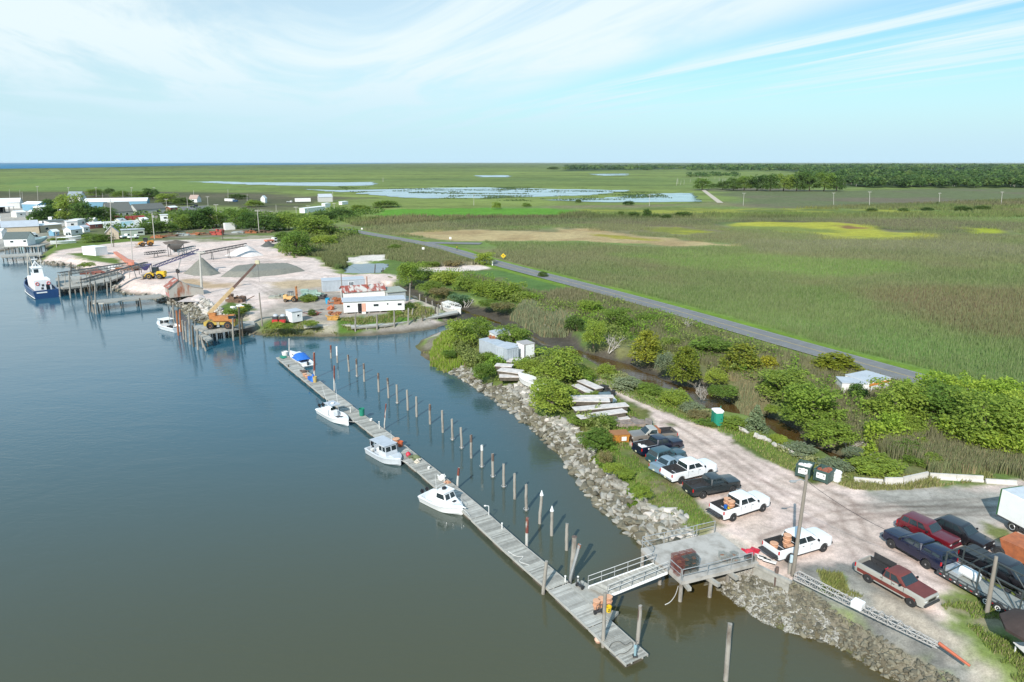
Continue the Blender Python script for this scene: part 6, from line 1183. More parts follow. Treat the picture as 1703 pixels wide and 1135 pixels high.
q = MB(); q.tube((-.3, -.8, 2.4), (-.5, -.8, 4.6), .025, .012); q.build('antenna', WHITE, r_); rails(r_, [(1.9, .95, 1.1), (2.9, .7, 1.18), (3.9, .15, 1.28), (3.9, -.15, 1.28), (2.9, -.7, 1.18), (1.9, -.95, 1.1)], .35); q = MB(); q.box((4.25, 0, 1.2), (.7, .16, .1), bev=.03); q.build('anchor_pulpit', GEL, r_); q = MB(); q.box((-1.6, 0, .5), (.8, .9, .5), bev=.08); q.build('engine_box', GEL, r_)
r_.scale = (.71, .92, .86)
# grey pilothouse boat
r_, L = boat_at((620, 739), (664, 762), 1.0, 'workboat', 'grey aluminium workboat with a flat topped wheelhouse and open aft deck'); L = max(L, 7.3); W = 2.6
hull(r_, L, W, .85, GREYAL, (-.95, .1), .3, flare=.9, full=.4); stripe(r_, L, W, .78, TOPGREY); c = house_on(r_, -.2, 1.7, 2.0, .6, 2.35, GREYAL, .35, .08, TOPGREY, .1, front=2, side=2, lo=.55, hi=.9)
q = MB(); q.box((-1.3, 0, 2.4), (2.3, 2.1, .07), bev=.02); q.build('canopy', TOPGREY, r_); q = MB()
for s in (-1, 1): q.tube((-2.3, s * .98, .6), (-2.3, s * .98, 2.4), .04, n=6); q.tube((-1.2, s * .98, .6), (-1.2, s * .98, 2.4), .03, n=6)
q.build('canopy_post', GREYAL, r_); outboard(r_, -L / 2 - .2, 0); q = MB(); q.box((-2.1, .3, .6), (.9, .6, .5), bev=.06); q.box((-2.9, -.4, .55), (.5, .5, .4), bev=.05); q.build('fish_box', WHITEM, r_); q = MB(); q.tube((.3, .8, 2.4), (.2, .8, 3.9), .02, .01); q.build('antenna', WHITE, r_); q = MB(); q.box((2.3, 0, 1.0), (1.2, 1.1, .3), bev=.08); q.build('fore_trunk', GREYAL, r_)
r_.scale = (.82, .94, .9)
# centre console
r_, L = boat_at((534, 675.5), (580, 700), .9, 'centre_console_boat', 'white centre console boat with a T-top and long whip antennas'); L = max(L, 7.6); W = 2.5
hull(r_, L, W, .85, GEL, (-.93, .62), .3); stripe(r_, L, W, .75, DECKG); q = MB(); q.box((-.3, 0, .85), (1.1, .9, 1.1), bev=.1); q.build('console', GEL, r_); q = MB(); q.box((-.0, 0, 1.62), (.05, .8, .45), T(ry=-.2), bev=.01); q.build('windshield', GLASS, r_); q = MB(); q.box((-1.5, 0, .7), (.6, 1.0, .8), bev=.08); q.box((1.2, 0, .55), (1.3, 1.3, .4), bev=.1); q.build('seat', GEL, r_)
q = MB(); q.box((-.6, 0, 2.35), (2.3, 1.7, .07), bev=.03); q.build('t_top', TOPGREY, r_); q = MB()
for x in (.1, -1.1):
 for s in (-1, 1): q.tube((x, s * .5, .35), (x - .1, s * .75, 2.33), .03, n=6)
q.build('t_top_frame', WHITE, r_); outboard(r_, -L / 2 - .25, .3); outboard(r_, -L / 2 - .25, -.3)
for s in (-1, 1): q = MB(); q.tube((-.4, s * .8, 2.35), (-1.2, s * 1.1, 5.2), .022, .01); q.build('antenna', WHITE, r_)
q = MB(); q.lathe([(.01, 2.4), (.28, 2.42), (.28, 2.55), (.01, 2.62)], 12, T(-.4, 0)); q.build('radar', WHITE, r_); q = MB(); q.box((2.0, .1, .93), (.5, .4, .03)); q.box((1.2, 0, .76), (.8, .7, .03)); q.build('hatch', STEELD, r_)
r_.scale = (.93, .93, .93)
# blue tarp boat
r_, L = boat_at((511, 604), (484, 587), .8, 'cabin_boat', 'small white cabin boat under a bright blue tarpaulin at the far dock'); L = max(L, 6.2); W = 2.4
hull(r_, L, W, .9, GEL, (-.93, -.1), .4); stripe(r_, L, W, .8, BOOT); house_on(r_, .1, 2.0, 1.7, .95, 1.45, GEL, .5, .15, front=2, side=2)
rr = random.Random(4); q = MB(); rings = []
for t in np.linspace(-1, 1, 9):
 hgt = 1.0 * (1 - abs(t) ** 2.5) + .1; rings.append([(-1.1 + t * 1.55, 1.18 * math.cos(a) * (1 + .05 * rr.random()), .95 + hgt * math.sin(a) * (.85 + .25 * rr.random())) for a in np.linspace(0, math.pi, 9)])
q.loft(rings, closed=False, caps=False); q.build('tarpaulin', BLUET, r_); q = MB(); q.box((-L / 2 - .25, 0, .4), (.5, 1.9, .12), bev=.03); q.build('swim_platform', GEL, r_); q = MB(); q.box((-L / 2 - .3, 0, .75), (.3, .3, .7), bev=.05); q.build('stern_drive', STEELD, r_)
# tug
a, b = P(58, 498.2, 0), P(99.3, 494.8, 0); d = (b - a).normalized(); fw = Vector((-d.y, d.x, 0)); W = (b - a).length; L = 17.5; c = (a + b) / 2 + fw * L / 2
bw = P(32.3, 476, 0); fw = (bw - a).normalized(); c = (a + b) / 2 + fw * L * .5
c = (a + b) / 2 + fw * L * .64; r_ = root('tugboat', (c.x, c.y, 0), math.atan2(fw.y, fw.x), 'blue hulled tugboat with white deckhouse and wheelhouse at the conveyor pier', 'tugboat')
hull(r_, L, W, 1.9, TBLUE, (-.98, .97), 1.35, draft=.9, flare=.93, sheer=.5, full=.42, stern=.95, gun=.2); stripe(r_, L, W, 1.5, TBLUE, .42, th=.22); stripe(r_, L, W, .25, WHITEM, .42, th=.2, name='waterline_stripe')
q = MB(); q.box((-1.5, 0, 2.6), (8.5, W * .66, 2.6), bev=.1); dk = q.build('deckhouse', WHITE, r_); q = MB(); q.box((-3.9, -.5, 2.1), (.9, 1.2, 1.0), T(), bev=.05); q.build('deckhouse_step', WHITE, r_)
wh = house_on(r_, -1.6, 1.4, W * .42, 3.9, 6.1, WHITE, .15, .06, WHITE, .15, 'wheelhouse', 3, 2, True, lo=.5, hi=.88)
for p, ax in (((-5.77, 1.1, 3.0), 0), ((-5.77, -1.25, 3.0), 0), ((0, -W * .33 - .03, 3.1), 1), ((-3, -W * .33 - .03, 3.1), 1)):
 M = T(*p) @ (Matrix.Rotation(math.pi / 2, 4, 'Y') if ax == 0 else Matrix.Rotation(math.pi / 2, 4, 'X')); q = MB(); rg = [(.34 * math.cos(t), .34 * math.sin(t), 0) for t in np.linspace(0, 2 * math.pi, 13)]; q.path(rg, .09, 6, M); q.build('lifebuoy', mat('lifebuoy_red', (.55, .06, .05), .6), r_)
for p in ((-5.77, 0, 2.6), (-5.77, .2, 1.9)): q = MB(); q.box(p, (.06, .5, .5), bev=.02); q.build('hatch', STEELD, dk)
q = MB(); q.box((-5.78, -1.0, 2.0), (.05, .75, 1.5)); q.build('door', GLASS, dk)
q = MB(); q.tube((0, 0, 6.2), (0, 0, 8.6), .09, .06); [q.tube((x, y, 6.2), (0, 0, 7.6), .06, n=5) for x, y in ((-1.1, .9), (-1.1, -.9), (.9, .7), (.9, -.7))]; q.box((0, 0, 8.0), (.25, 1.3, .2)); q.build('mast', WHITE, r_); q = MB(); q.tube((-1.2, -1.0, 6.1), (-1.2, -1.1, 11.5), .05, .03); q.build('antenna', WHITEM, r_)
q = MB(); q.tube((5.5, 1.3, 1.6), (7.6, .2, 8.8), .1, .07); q.tube((5.5, -1.3, 1.6), (7.6, .2, 8.8), .1, .07); q.build('bow_frame', mat('cream_steel', (.5, .47, .4), .6), r_)
q = MB(); q.lathe([(.1, -1.1), (.9, -1.1), (.9, -.9), (.6, -.9), (.6, .9), (.9, .9), (.9, 1.1), (.1, 1.1)], 16, T(4.1, 0, 2.5), 'y'); q.build('winch', mat('winch_orange', (.5, .27, .1), .7), r_)
q = MB(); q.path([(L / 2 * 1.02 * math.cos(t), W * .47 * math.sin(t) * (1.0 if abs(t) < 1 else 1), 2.55 - .2 * abs(t)) for t in np.linspace(-.62, .62, 12)], .32, 7); q.build('bow_fender', RUBBER, r_)
q = MB(); q.box((-L / 2 - .03, .9, 1.45), (.04, 2.2, .28)); q.build('name_plate', WHITE, r_); r_.scale = (1.28, 1.08, 1.16)
# small workboat at the crane wharf
r_, L = boat_at((300, 547), (262, 537), .8, 'lobster_boat', 'white workboat with a low canopy and slanted boom beside the crane wharf'); L = 8.6; W = 3.0
hull(r_, L, W, 1.0, GEL, (-.95, .25), .35, full=.4); stripe(r_, L, W, .9, DECKG); q = MB(); q.box((.9, 0, 2.2), (2.8, 2.4, .08), bev=.03); q.build('canopy', WHITEM, r_); q = MB()
for x in (-.3, 2.1):
 for s in (-1, 1): q.tube((x, s * 1.1, .9), (x, s * 1.1, 2.2), .05, n=6)
q.build('canopy_post', WHITE, r_); q = MB(); q.box((-1.2, .4, .7), (1.0, .9, .7), bev=.05); q.box((-2.6, -.4, .6), (.9, .8, .5), bev=.05); q.build('engine_box', STEELD, r_); q = MB(); q.tube((.2, 0, 1.0), (-2.6, .2, 5.2), .07, .05); q.tube((-2.6, 0, .9), (-2.6, .2, 5.2), .05); q.build('boom', mat('cream_steel', (.5, .47, .4)), r_); q = MB(); q.box((1.7, 0, 1.5), (.06, 1.9, .7)); q.build('windshield', GLASS, r_)
# wreck in the creek
r_, L = boat_at((731, 508), (774, 521), 1.0, 'derelict_boat', 'derelict white boat with a cage of bent pipes grounded in the creek mouth', 'boat'); L = 7.2; W = 2.8; r_.location.z = .25
hull(r_, L, W, 1.2, WHITEM, (-.95, .5), .4, full=.42); q = MB(); rr = random.Random(8)
for k in range(7):
 x = -2.2 + k * .75; q.path([(x, 1.2 * math.cos(t), 1.2 + 1.3 * math.sin(t) + rr.uniform(-.1, .1)) for t in np.linspace(0, math.pi, 9)], .05, 5)
for t in (.5, 1.2, 1.9, 2.6): q.tube((-2.3, 1.2 * math.cos(t), 1.2 + 1.3 * math.sin(t)), (2.4, 1.2 * math.cos(t), 1.2 + 1.3 * math.sin(t)), .04, n=5)
q.build('pipe_cage', WHITEM, r_); q = MB(); q.box((-2.6, 0, 1.6), (1.1, 2.0, 1.0), bev=.05); q.build('wheelhouse', WHITEM, r_)
# village boats
def simple_boat(stern, bow, z0, L, W, H, m, label, cab=True, zb=0.):
 a, b = P(*stern, zb + 1), P(*bow, zb + 1); d = b - a; c = (a + b) / 2; r_ = root('moored_boat', (c.x, c.y, zb + z0), math.atan2(d.y, d.x), label, 'boat', 'boats around the village')
 hull(r_, L, W, H, m, (-.95, -.1), .4, full=.45); stripe(r_, L, W, H * .93, WHITE, .45, th=.16)
 if cab: house_on(r_, -.1 * L, .16 * L, W * .62, H, H + 2.0, WHITE, .5, .12, front=3, side=2)
 return r_
simple_boat((38, 404), (73, 400), .1, 13, 4.2, 2.0, TEALH, 'pale teal hulled boat with white cabin beside the stilt house')
simple_boat((68, 398), (44, 396), .1, 10, 3.4, 1.5, GEL, 'white boat behind the teal hulled one', zb=.3)
simple_boat((47, 372), (64, 370), .3, 12, 3.8, 1.8, GEL, 'white cabin cruiser behind the blue grey metal roof', zb=1)
simple_boat((118, 402), (92, 404), .3, 9, 3.0, 1.2, GEL, 'low white boat hauled out on the cove bank', False, 1.6)
simple_boat((104, 398), (124, 397), .4, 9, 3.0, 1.4, GEL, 'white roofed boat ashore behind the low white boat', True, 1.6)
simple_boat((66, 378), (74, 377), .4, 8, 3.0, 1.5, GEL, 'small white boat ashore by the blue grey metal roof', True, 1.6)
simple_boat((79, 372), (92, 370), .4, 9, 3.2, 1.8, GEL, 'white boat ashore in front of the village trees', True, 1.8)
# ============================================================= buildings, yard, village, poles
TIN = mat('tin_wall', (.40, .375, .33), .75, col2=(.27, .10, .05), thr=(.5, .66), scale=.42, stretch=(1.6, 1.6, .5), detail=8); TINR = mat('rusty_tin_roof', (.26, .075, .05), .75, col2=(.42, .38, .35), thr=(.5, .62), scale=.8, stretch=(1, 1, 2), detail=8)
TINR2 = mat('streaked_tin_roof', (.27, .06, .04), .75, col2=(.5, .47, .43), thr=(.46, .56), scale=.55, stretch=(1.6, .5, 1), detail=8)
SHINGLE = mat('grey_shingle', (.12, .125, .115), .95, var=.15, scale=3); SHGREEN = mat('slate_green_roof', (.10, .125, .12), .9, var=.12); METROOF = mat('pale_metal_roof', (.43, .455, .49), .5, var=.08, scale=.5); WROOF = mat('white_roof', (.75, .75, .75), .6, var=.06); BLUEW = mat('blue_wall', (.16, .33, .45), .6, var=.08)
CREAM = mat('cream_wall', (.55, .45, .35), .8, var=.1); TANW = mat('tan_wall', (.52, .43, .31), .8, var=.1); GREYW = mat('grey_wall', (.33, .36, .36), .8, var=.1); CONTG = mat('grey_container', (.38, .42, .46), .6, var=.14, scale=1.2, detail=8); REDC = mat('red_container', (.36, .06, .045), .6, var=.12); SIDING = mat('white_siding', (.76, .76, .75), .6, var=.04, scale=.7)
LOADY = mat('loader_yellow', (.62, .40, .02), .45, var=.1); LOADO = mat('loader_orange', (.58, .27, .04), .55, var=.15); ORNG = mat('machine_orange', (.40, .16, .045), .6, var=.25, scale=2); TANO = mat('faded_orange', (.6, .36, .14), .6, var=.15); GREENM = mat('pale_green_machine', (.26, .36, .31), .6, var=.15); TEALM = mat('teal_machine', (.10, .22, .27), .6, var=.2); INDIGO = mat('indigo_steel', (.05, .05, .16), .6, var=.25, scale=1.5); SHADEI = mat('interior_shade', (.012, .012, .014), .9)  # the last, near-black, is interior shade put into the colour
def frame(A, B, z=GZ, z2=None):
 a, b = P(*A, z), P(*B, z); d = b - a; d.z = 0; return a, d.length, math.atan2(d.y, d.x)
def building(A, B, dep, h, roof, rh, wm, rm, label, cat='building', name='building', wins=(), door=None, z=GZ, over=.3, base=0., group=None, rib=False, side=()):
 "front wall from photo pixel A to B; local x along the front, y to the back"
 a, Wd, hd = frame(A, B, z); r_ = root(name, a, hd, label, cat, group); q = MB()
 if roof == 'gable_front':
  prof = [(0, base), (Wd, base), (Wd, h), (Wd / 2, h + rh), (0, h)]; q.loft([[(x, 0, z_) for x, z_ in prof], [(x, dep, z_) for x, z_ in prof]]); q.build('wall', wm, r_); q = MB(); n = .12
  for s in (0, 1):
   x0, x1 = (-over, Wd / 2) if s == 0 else (Wd + over, Wd / 2); zz0 = h - rh * over / (Wd / 2); p = [(x0, -over, zz0 + .02), (x1, -over, h + rh + .02), (x1, dep + over, h + rh + .02), (x0, dep + over, zz0 + .02)]; q.loft([p, [(x, y, z_ + n) for x, y, z_ in p]])
  q.build('roof', rm, r_)
 elif roof == 'gable':
  prof = [(0, base), (dep, base), (dep, h), (dep / 2, h + rh), (0, h)]; q.loft([[(0, y, z_) for y, z_ in prof], [(Wd, y, z_) for y, z_ in prof]]); q.build('wall', wm, r_); q = MB(); n = .12
  for s in (0, 1):
   y0, y1 = (-over, dep / 2) if s == 0 else (dep + over, dep / 2); zz0 = h - rh * over / (dep / 2); p = [(-over, y0, zz0 + .02), (-over, y1, h + rh + .02), (Wd + over, y1, h + rh + .02), (Wd + over, y0, zz0 + .02)]; q.loft([p, [(x, y, z_ + n) for x, y, z_ in p]])
  q.build('roof', rm, r_)
 else:
  q.loft([[(0, 0, base), (Wd, 0, base), (Wd, dep, base), (0, dep, base)], [(0, 0, h), (Wd, 0, h), (Wd, dep, h + rh), (0, dep, h + rh)]]); q.build('wall', wm, r_); q = MB(); o = over; p = [(-o, -o, h + .02), (Wd + o, -o, h + .02), (Wd + o, dep + o, h + rh + .02), (-o, dep + o, h + rh + .02)]; q.loft([p, [(x, y, z_ + .14) for x, y, z_ in p]]); q.build('roof', rm, r_)
 if rib:
  q = MB(); k = int(Wd / .35)
  for i in range(k): q.box(((i + .5) * Wd / k, -.02, (h + base) / 2), (.14, .05, h - base - .2))
  k = int(dep / .35)
  for i in range(k): q.box((-.02, (i + .5) * dep / k, (h + base) / 2), (.05, .14, h - base - .2)); q.box((Wd + .02, (i + .5) * dep / k, (h + base) / 2), (.05, .14, h - base - .2))
  q.build('corrugation', wm, r_)
 for u, zc, ww, wh in wins:
  q = MB()
  for s in (-1, 1): q.box((u * Wd + s * ww / 2, -.03, zc), (.08, .08, wh + .1)); q.box((u * Wd, -.03, zc + s * wh / 2), (ww, .07, .08))
  f = q.build('window', WHITE, r_); q = MB(); q.box((u * Wd, -.012, zc), (ww - .06, .04, wh - .06)); q.build('pane', GLASS, f)
 for v, zc, ww, wh in side:
  q = MB(); q.box((-.03, v * dep, zc), (.06, ww, wh)); q.build('window', GLASS, r_); q = MB(); q.box((Wd + .03, v * dep, zc), (.06, ww, wh)); q.build('window', GLASS, r_)
 if door: u, ww, wh, dm = door; q = MB(); q.box((u * Wd, -.03, base + wh / 2 + .05), (ww, .08, wh)); q.build('door', dm, r_)
 return r_
# ---- the yard buildings
ht = building((572, 523), (673, 518), 3.6, 2.75, 'flat', .15, SIDING, METROOF, 'long white house trailer on the wharf with an open pink door', 'house trailer', 'house_trailer', [(.08, 1.75, .75, .5), (.53, 1.75, 1.2, .6), (.72, 1.9, .45, .45), (.92, 1.7, 1.0, .6)], None, base=.35)
q = MB(); q.box((3.55, -.02, 1.35), (.85, .06, 1.9)); q.build('doorway_shade', SHADEI, ht); q = MB(); q.box((4.45, -.06, 1.35), (.85, .06, 1.9), bev=.01); q.build('door', mat('pink_door', (.62, .33, .24), .6), ht); q = MB(); q.box((4.4, -.5, .2), (.9, .7, .4), bev=.03); q.build('step', WHITEM, ht)  # near-black panel on the wall paints the shade inside the open door
q = MB(); [q.box((x, 1.8, .15), (.4, 3.0, .36)) for x in np.linspace(.6, 13, 6)]; q.build('block_pier', CONC, ht)
building((573, 508), (641, 503), 5.5, 3.1, 'gable', 1.0, WHITEM, TINR2, 'white shed with a rust streaked tin roof behind the house trailer', 'shed', 'workshop', side=[(.5, 2, 2, 2)])
building((646, 505), (675, 502), 5, 2.6, 'flat', .3, GREYW, mat('moss_roof', (.30, .32, .27), .9, var=.15), 'low grey annex at the right end of the white shed', 'shed', 'annex')
building((537, 486), (607, 482), 4, 2.8, 'flat', .1, CONTG, METROOF, 'long pale grey storage building behind the forklifts', 'building', 'storage_building', [(.68, 1.5, 1.4, 1.6)], rib=True, over=.1)
building((486.5, 537), (503.5, 534), 2.6, 2.2, 'flat', .1, SIDING, METROOF, 'small white shed with one window by the red engines', 'shed', 'shed', [(.6, 1.35, .6, .5)], over=.12)
building((138, 424), (160, 426), 4.5, 2.9, 'flat', .0, WHITE, WROOF, 'plain white box hut on the grass behind the cove', 'hut', 'site_hut', over=.05)
def tin_shed():
 a, Wd, hd = frame((282.4, 496), (339, 490)); r_ = root('tin_shed', a, hd, 'weathered tin shed with a rusty red roof and long lean-to on the shore', 'shed'); dep = 4.6; pk = Wd * .3; h0, h1, h2 = 2.5, 4.3, 1.6
 prof = [(0, 0), (Wd, 0), (Wd, h2), (Wd * .62, h2 + .9), (pk, h1), (0, h0)]; q = MB(); q.loft([[(x, 0, z) for x, z in prof], [(x, dep, z) for x, z in prof]]); q.build('wall', TIN, r_); n = .1
 q = MB(); p = [(-.3, -.25, h0 - .2), (pk, -.25, h1 + .03), (pk, dep + .2, h1 + .03), (-.3, dep + .2, h0 - .2)]; q.loft([p, [(x, y, z + n) for x, y, z in p]]); q.build('roof', TINR, r_)
 q = MB(); p = [(pk, -.25, h1 + .03), (Wd * .62, -.25, h2 + .93), (Wd + .2, -.25, h2 - .02), (Wd + .2, dep + .2, h2 - .02), (Wd * .62, dep + .2, h2 + .93), (pk, dep + .2, h1 + .03)]; q.loft([p, [(x, y, z + n) for x, y, z in p]]); q.build('roof', TIN, r_)
 q = MB(); q.box((-.02, dep * .5, .55), (.03, dep * .9, .9)); q.build('red_panel', mat('faded_red', (.42, .2, .18), .8), r_); q = MB(); [q.tube((x, y, -2), (x, y, .02), .14, n=7) for x in (.2, Wd * .3, Wd * .6) for y in (.3, dep - .3)]; q.build('pile', DARKW, r_); q = MB(); q.tube((pk + .5, dep * .5, h1 - .4), (pk + .5, dep * .5, h1 + 1.6), .1, n=7); q.build('stove_pipe', STEELD, r_)
tin_shed()
def stilt_house():
 r_ = building((8, 411), (46.5, 410), 8, 3.2, 'gable', 2.2, WHITE, SHGREEN, 'white stilt house with a dark green roof over the water at far left', 'house', 'stilt_house', [(.34, 2.0, 1.2, .8), (.9, 2.1, 1.0, .8)], (.66, 2.6, 2.6, WHITEM), z=GZ + .3, base=.2)
 for x in np.linspace(.3, 12, 6):
  for y in (-1.2, 2, 6): q = MB(); q.tube((x, y, -3.5), (x, y, .1), .18, n=7); q.build('stilt', PILE, r_)
 q = MB(); q.box((6.2, 3.2, .05), (13.6, 10, .25)); q.build('platform', WOOD, r_)
stilt_house()
# ---- village
building((5, 391), (66, 388), 13, 3.4, 'gable', 2.4, TANW, METROOF, 'tan building with a broad pale blue metal roof at far left', name='boat_shed')
building((68, 387), (104, 384), 6, 3.2, 'flat', .5, TANW, WROOF, 'low tan building with a flat pale roof beside the boat yard', name='workshop', wins=[(.3, 1.6, 1.5, 1.2)])
building((83, 378), (113, 376), 7, 2.6, 'flat', .6, WHITEM, SHGREEN, 'low white building with a grey green roof behind the tan one')
building((112, 379), (130, 378), 4, 3, 'flat', .2, WHITE, WROOF, 'white trailer left of the two parked by the village trees', 'trailer', 'house_trailer', [(.5, 1.6, 1.4, 1)])
building((130, 377), (149, 373), 4, 3.2, 'flat', .2, WHITE, WROOF, 'white trailer with dark windows right of its neighbour', 'trailer', 'house_trailer', [(.45, 1.6, 2.4, 1.2)])
building((119, 392), (138, 390), 5, 2.6, 'gable', 1.3, WHITEM, mat('light_blue_roof', (.42, .53, .62), .6), 'small cottage with a pale blue roof near the cove', 'cottage', 'cottage', [(.5, 1.4, 1.4, .9)])
building((156, 374), (163.5, 373), 3, 2.4, 'gable_front', 1.2, WHITE, WROOF, 'tiny white gabled shed behind the village trees', 'shed', 'shed')
building((176.5, 399), (198.5, 398), 6, 3.0, 'gable_front', 2.7, CREAM, mat('grey_tin_roof', (.4, .38, .37), .7), 'pale pink gabled shed beside the parked white cars', 'shed', 'gabled_shed')
building((203, 393), (241, 391), 4, 2.6, 'flat', .2, mat('sage_wall', (.36, .42, .36), .8), METROOF, 'long low grey green trailer behind the parked white cars', 'trailer', 'storage_trailer', [(.82, 1.3, 2.4, 1.0)])
building((174, 381), (232, 378), 3, 3.3, 'flat', .0, mat('mural_white', (.72, .75, .77), .6, col2=(.35, .58, .68), thr=(.52, .62), scale=.18), WROOF, 'long white trailer with a washed out blue mural', 'trailer', 'mural_trailer', over=.03)
for i, (A, B) in enumerate([((186, 368), (195, 368)), ((211, 368.5), (221, 368)), ((222, 368), (232, 367.5)), ((233, 367.5), (243, 367))]):
 building(A, B, 3, 2.7, 'flat', 0, REDC, REDC, ['red container left of the gap beside the grey roofed house', 'red container, leftmost of three side by side', 'red container between two others', 'red container, rightmost of three side by side'][i], 'container', 'shipping_container', over=.02, group='red containers')
building((140, 346), (245, 344), 16, 4.2, 'gable', 2.2, BLUEW, WROOF, 'long blue warehouse with a white roof behind the village trees', name='warehouse', wins=[(.42, 3, 6, 1.2), (.6, 3, 6, 1.2)])
building((182, 363), (222, 361), 13, 3.6, 'gable', 5.4, mat('grey_green_wall', (.25, .28, .25), .9), SHINGLE, 'large house with steep grey shingle roof in the village', 'house', 'house', [(.25, 2, 1.6, 1.4), (.5, 2, 1.6, 1.4), (.75, 2, 1.6, 1.4)])
building((228, 358), (276, 355), 9, 3.4, 'gable', 3.2, mat('pale_grey_wall', (.42, .43, .41), .9), SHINGLE, 'long low house with grey shingle roof right of the larger one', 'house', 'house', [(.3, 1.8, 2, 1.3), (.75, 1.8, 3, 1.3)])
building((112, 335), (134, 335), 9, 3.6, 'gable', 4.5, WHITE, mat('blue_grey_roof', (.22, .26, .3), .8), 'white gabled house standing alone before the marsh at left', 'house', 'house', [(.3, 1.8, 1.4, 1.3), (.7, 1.8, 1.4, 1.3)])
building((-40, 349), (34, 347), 26, 4.4, 'gable', 2.6, WHITEM, WROOF, 'big white roofed packing house at the left edge', name='packing_house'); building((38, 350.5), (64, 351), 10, 4.5, 'gable', 1.6, BLUEW, WROOF, 'blue sided shed with a white roof at the left edge', name='packing_shed')
def open_shed():
 a, Wd, hd = frame((-30, 357), (25, 354)); r_ = root('open_shed', a, hd, 'open sided shed with a white roof and dark interior at the left edge', 'shed'); q = MB(); q.loft([[(-1, -1, 4.2), (Wd + 1, -1, 4.2), (Wd + 1, 14, 6.2), (-1, 14, 6.2)], [(-1, -1, 4.4), (Wd + 1, -1, 4.4), (Wd + 1, 14, 6.4), (-1, 14, 6.4)]]); q.build('roof', WROOF, r_); q = MB(); [q.box((x, y, 2.1), (.25, .25, 4.2)) for x in np.linspace(.3, Wd - .3, 7) for y in (0, 6)]; q.build('post', WOOD, r_); q = MB(); q.box((Wd / 2, 13, 2.8), (Wd, .2, 5.6)); q.build('back_wall', SHADEI, r_)  # back wall coloured near-black, painting the shade under the roof
open_shed()
building((269, 374), (281, 373.5), 4, 5.2, 'flat', 0, WHITE, WROOF, 'tall white box structure behind the hedge', 'structure', 'white_hut', [(.6, 3.6, 1.6, 1)]); building((248, 378), (268, 377), 3, 2.0, 'flat', 0, WHITE, WROOF, 'white boat trailer body left of the tall white box', 'trailer', 'box_trailer')
building((375, 383), (391.5, 382), 2.6, 3.2, 'flat', 0, WHITE, WROOF, 'white trailer box beside the red machine at the hedge', 'trailer', 'box_trailer', over=.02); building((305, 368), (319, 367), 3, 1.8, 'flat', 0, WHITE, METROOF, 'white camper half hidden in the hedge', 'camper', 'camper'); building((354, 365), (366, 364), 4, 2.2, 'flat', .4, mat('pink_wall', (.5, .3, .25), .8), WHITEM, 'pinkish hut behind the hedge poles', 'hut', 'hut')
building((315, 337), (328, 337), 8, 3, 'gable', 3, WHITE, mat('pink_grey_roof', (.38, .28, .24), .9), 'white cottage with a pink grey roof by the paved lot', 'cottage', 'cottage', [(.5, 1.6, 2, 1.2)]); building((531, 336.5), (553, 336), 8, 4.2, 'gable', 2.4, mat('silver_wall', (.48, .48, .47), .7), METROOF, 'silver grey house alone before the ponds', 'house', 'house')
building((491, 338), (517, 337.5), 3, 3.6, 'flat', 0, WHITE, WROOF, 'white semi trailer standing in the marsh lot', 'trailer', 'semi_trailer', base=1.0, over=.02); building((507, 355), (541, 351), 4, 3.0, 'flat', .2, WHITE, WROOF, 'long white house trailer beside the dark hedge', 'trailer', 'house_trailer', [(.15, 1.6, 1, .8)]); building((541, 346), (550, 345), 3, 3, 'flat', .2, WHITE, WROOF, 'small white camper near the end of the hedge', 'camper', 'camper'); building((434, 338), (441, 338), 5, 4, 'gable_front', 2, WHITE, WROOF, 'white gabled hut by the marsh lane', 'hut', 'hut'); building((569, 341), (579, 340), 3, 2.2, 'flat', .2, WHITE, WROOF, 'white shed roof at the hedge end nearest the ponds', 'shed', 'shed')
def small_truck(A, B, m, m2, label, box=True):
 a, Wd, hd = frame(A, B); r_ = root('parked_truck', a, hd, label, 'truck'); L_ = max(Wd, 4.6); q = MB(); q.box((L_ * .36, 1.1, 1.7 if box else 1.0), (L_ * .66, 2.2, 2.0 if box else .6), bev=.08); q.build('cargo_body', m, r_); q = MB(); q.box((L_ * .84, 1.1, 1.3), (L_ * .3, 2.0, 1.3), bev=.15, tap=1.); cb = q.build('cab', m2, r_); q = MB(); q.box((L_ * .86, 1.1, 1.6), (L_ * .22, 2.06, .5), bev=.03); q.build('window', GLASS, cb)
 for x in (.2, .8):
  for y in (.15, 2.05): q = MB(); q.lathe([(.1, -.13), (.4, -.13), (.4, .13), (.1, .13)], 12, T(L_ * x, y, .4), 'y'); q.build('wheel', RUBBER, r_)
 return r_
small_truck((203, 398), (211, 397), WHITE, WHITE, 'white car parked beside the pale pink shed', False); small_truck((215, 399), (227, 398), WHITE, WHITE, 'white pickup parked right of the white car', False); small_truck((373, 336), (393, 337), WHITE, mat('truck_blue', (.04, .10, .22), .5), 'blue and white truck on the marsh lane'); small_truck((476, 338), (485, 338), GREYW, WHITE, 'white cab truck beside the semi trailer', False); small_truck((444, 405), (462, 403), SALMON, WHITE, 'salmon and white truck at the back corner of the yard', False); small_truck((320, 346), (330, 345), NAVY, NAVY, 'dark blue car on the paved lot', False)
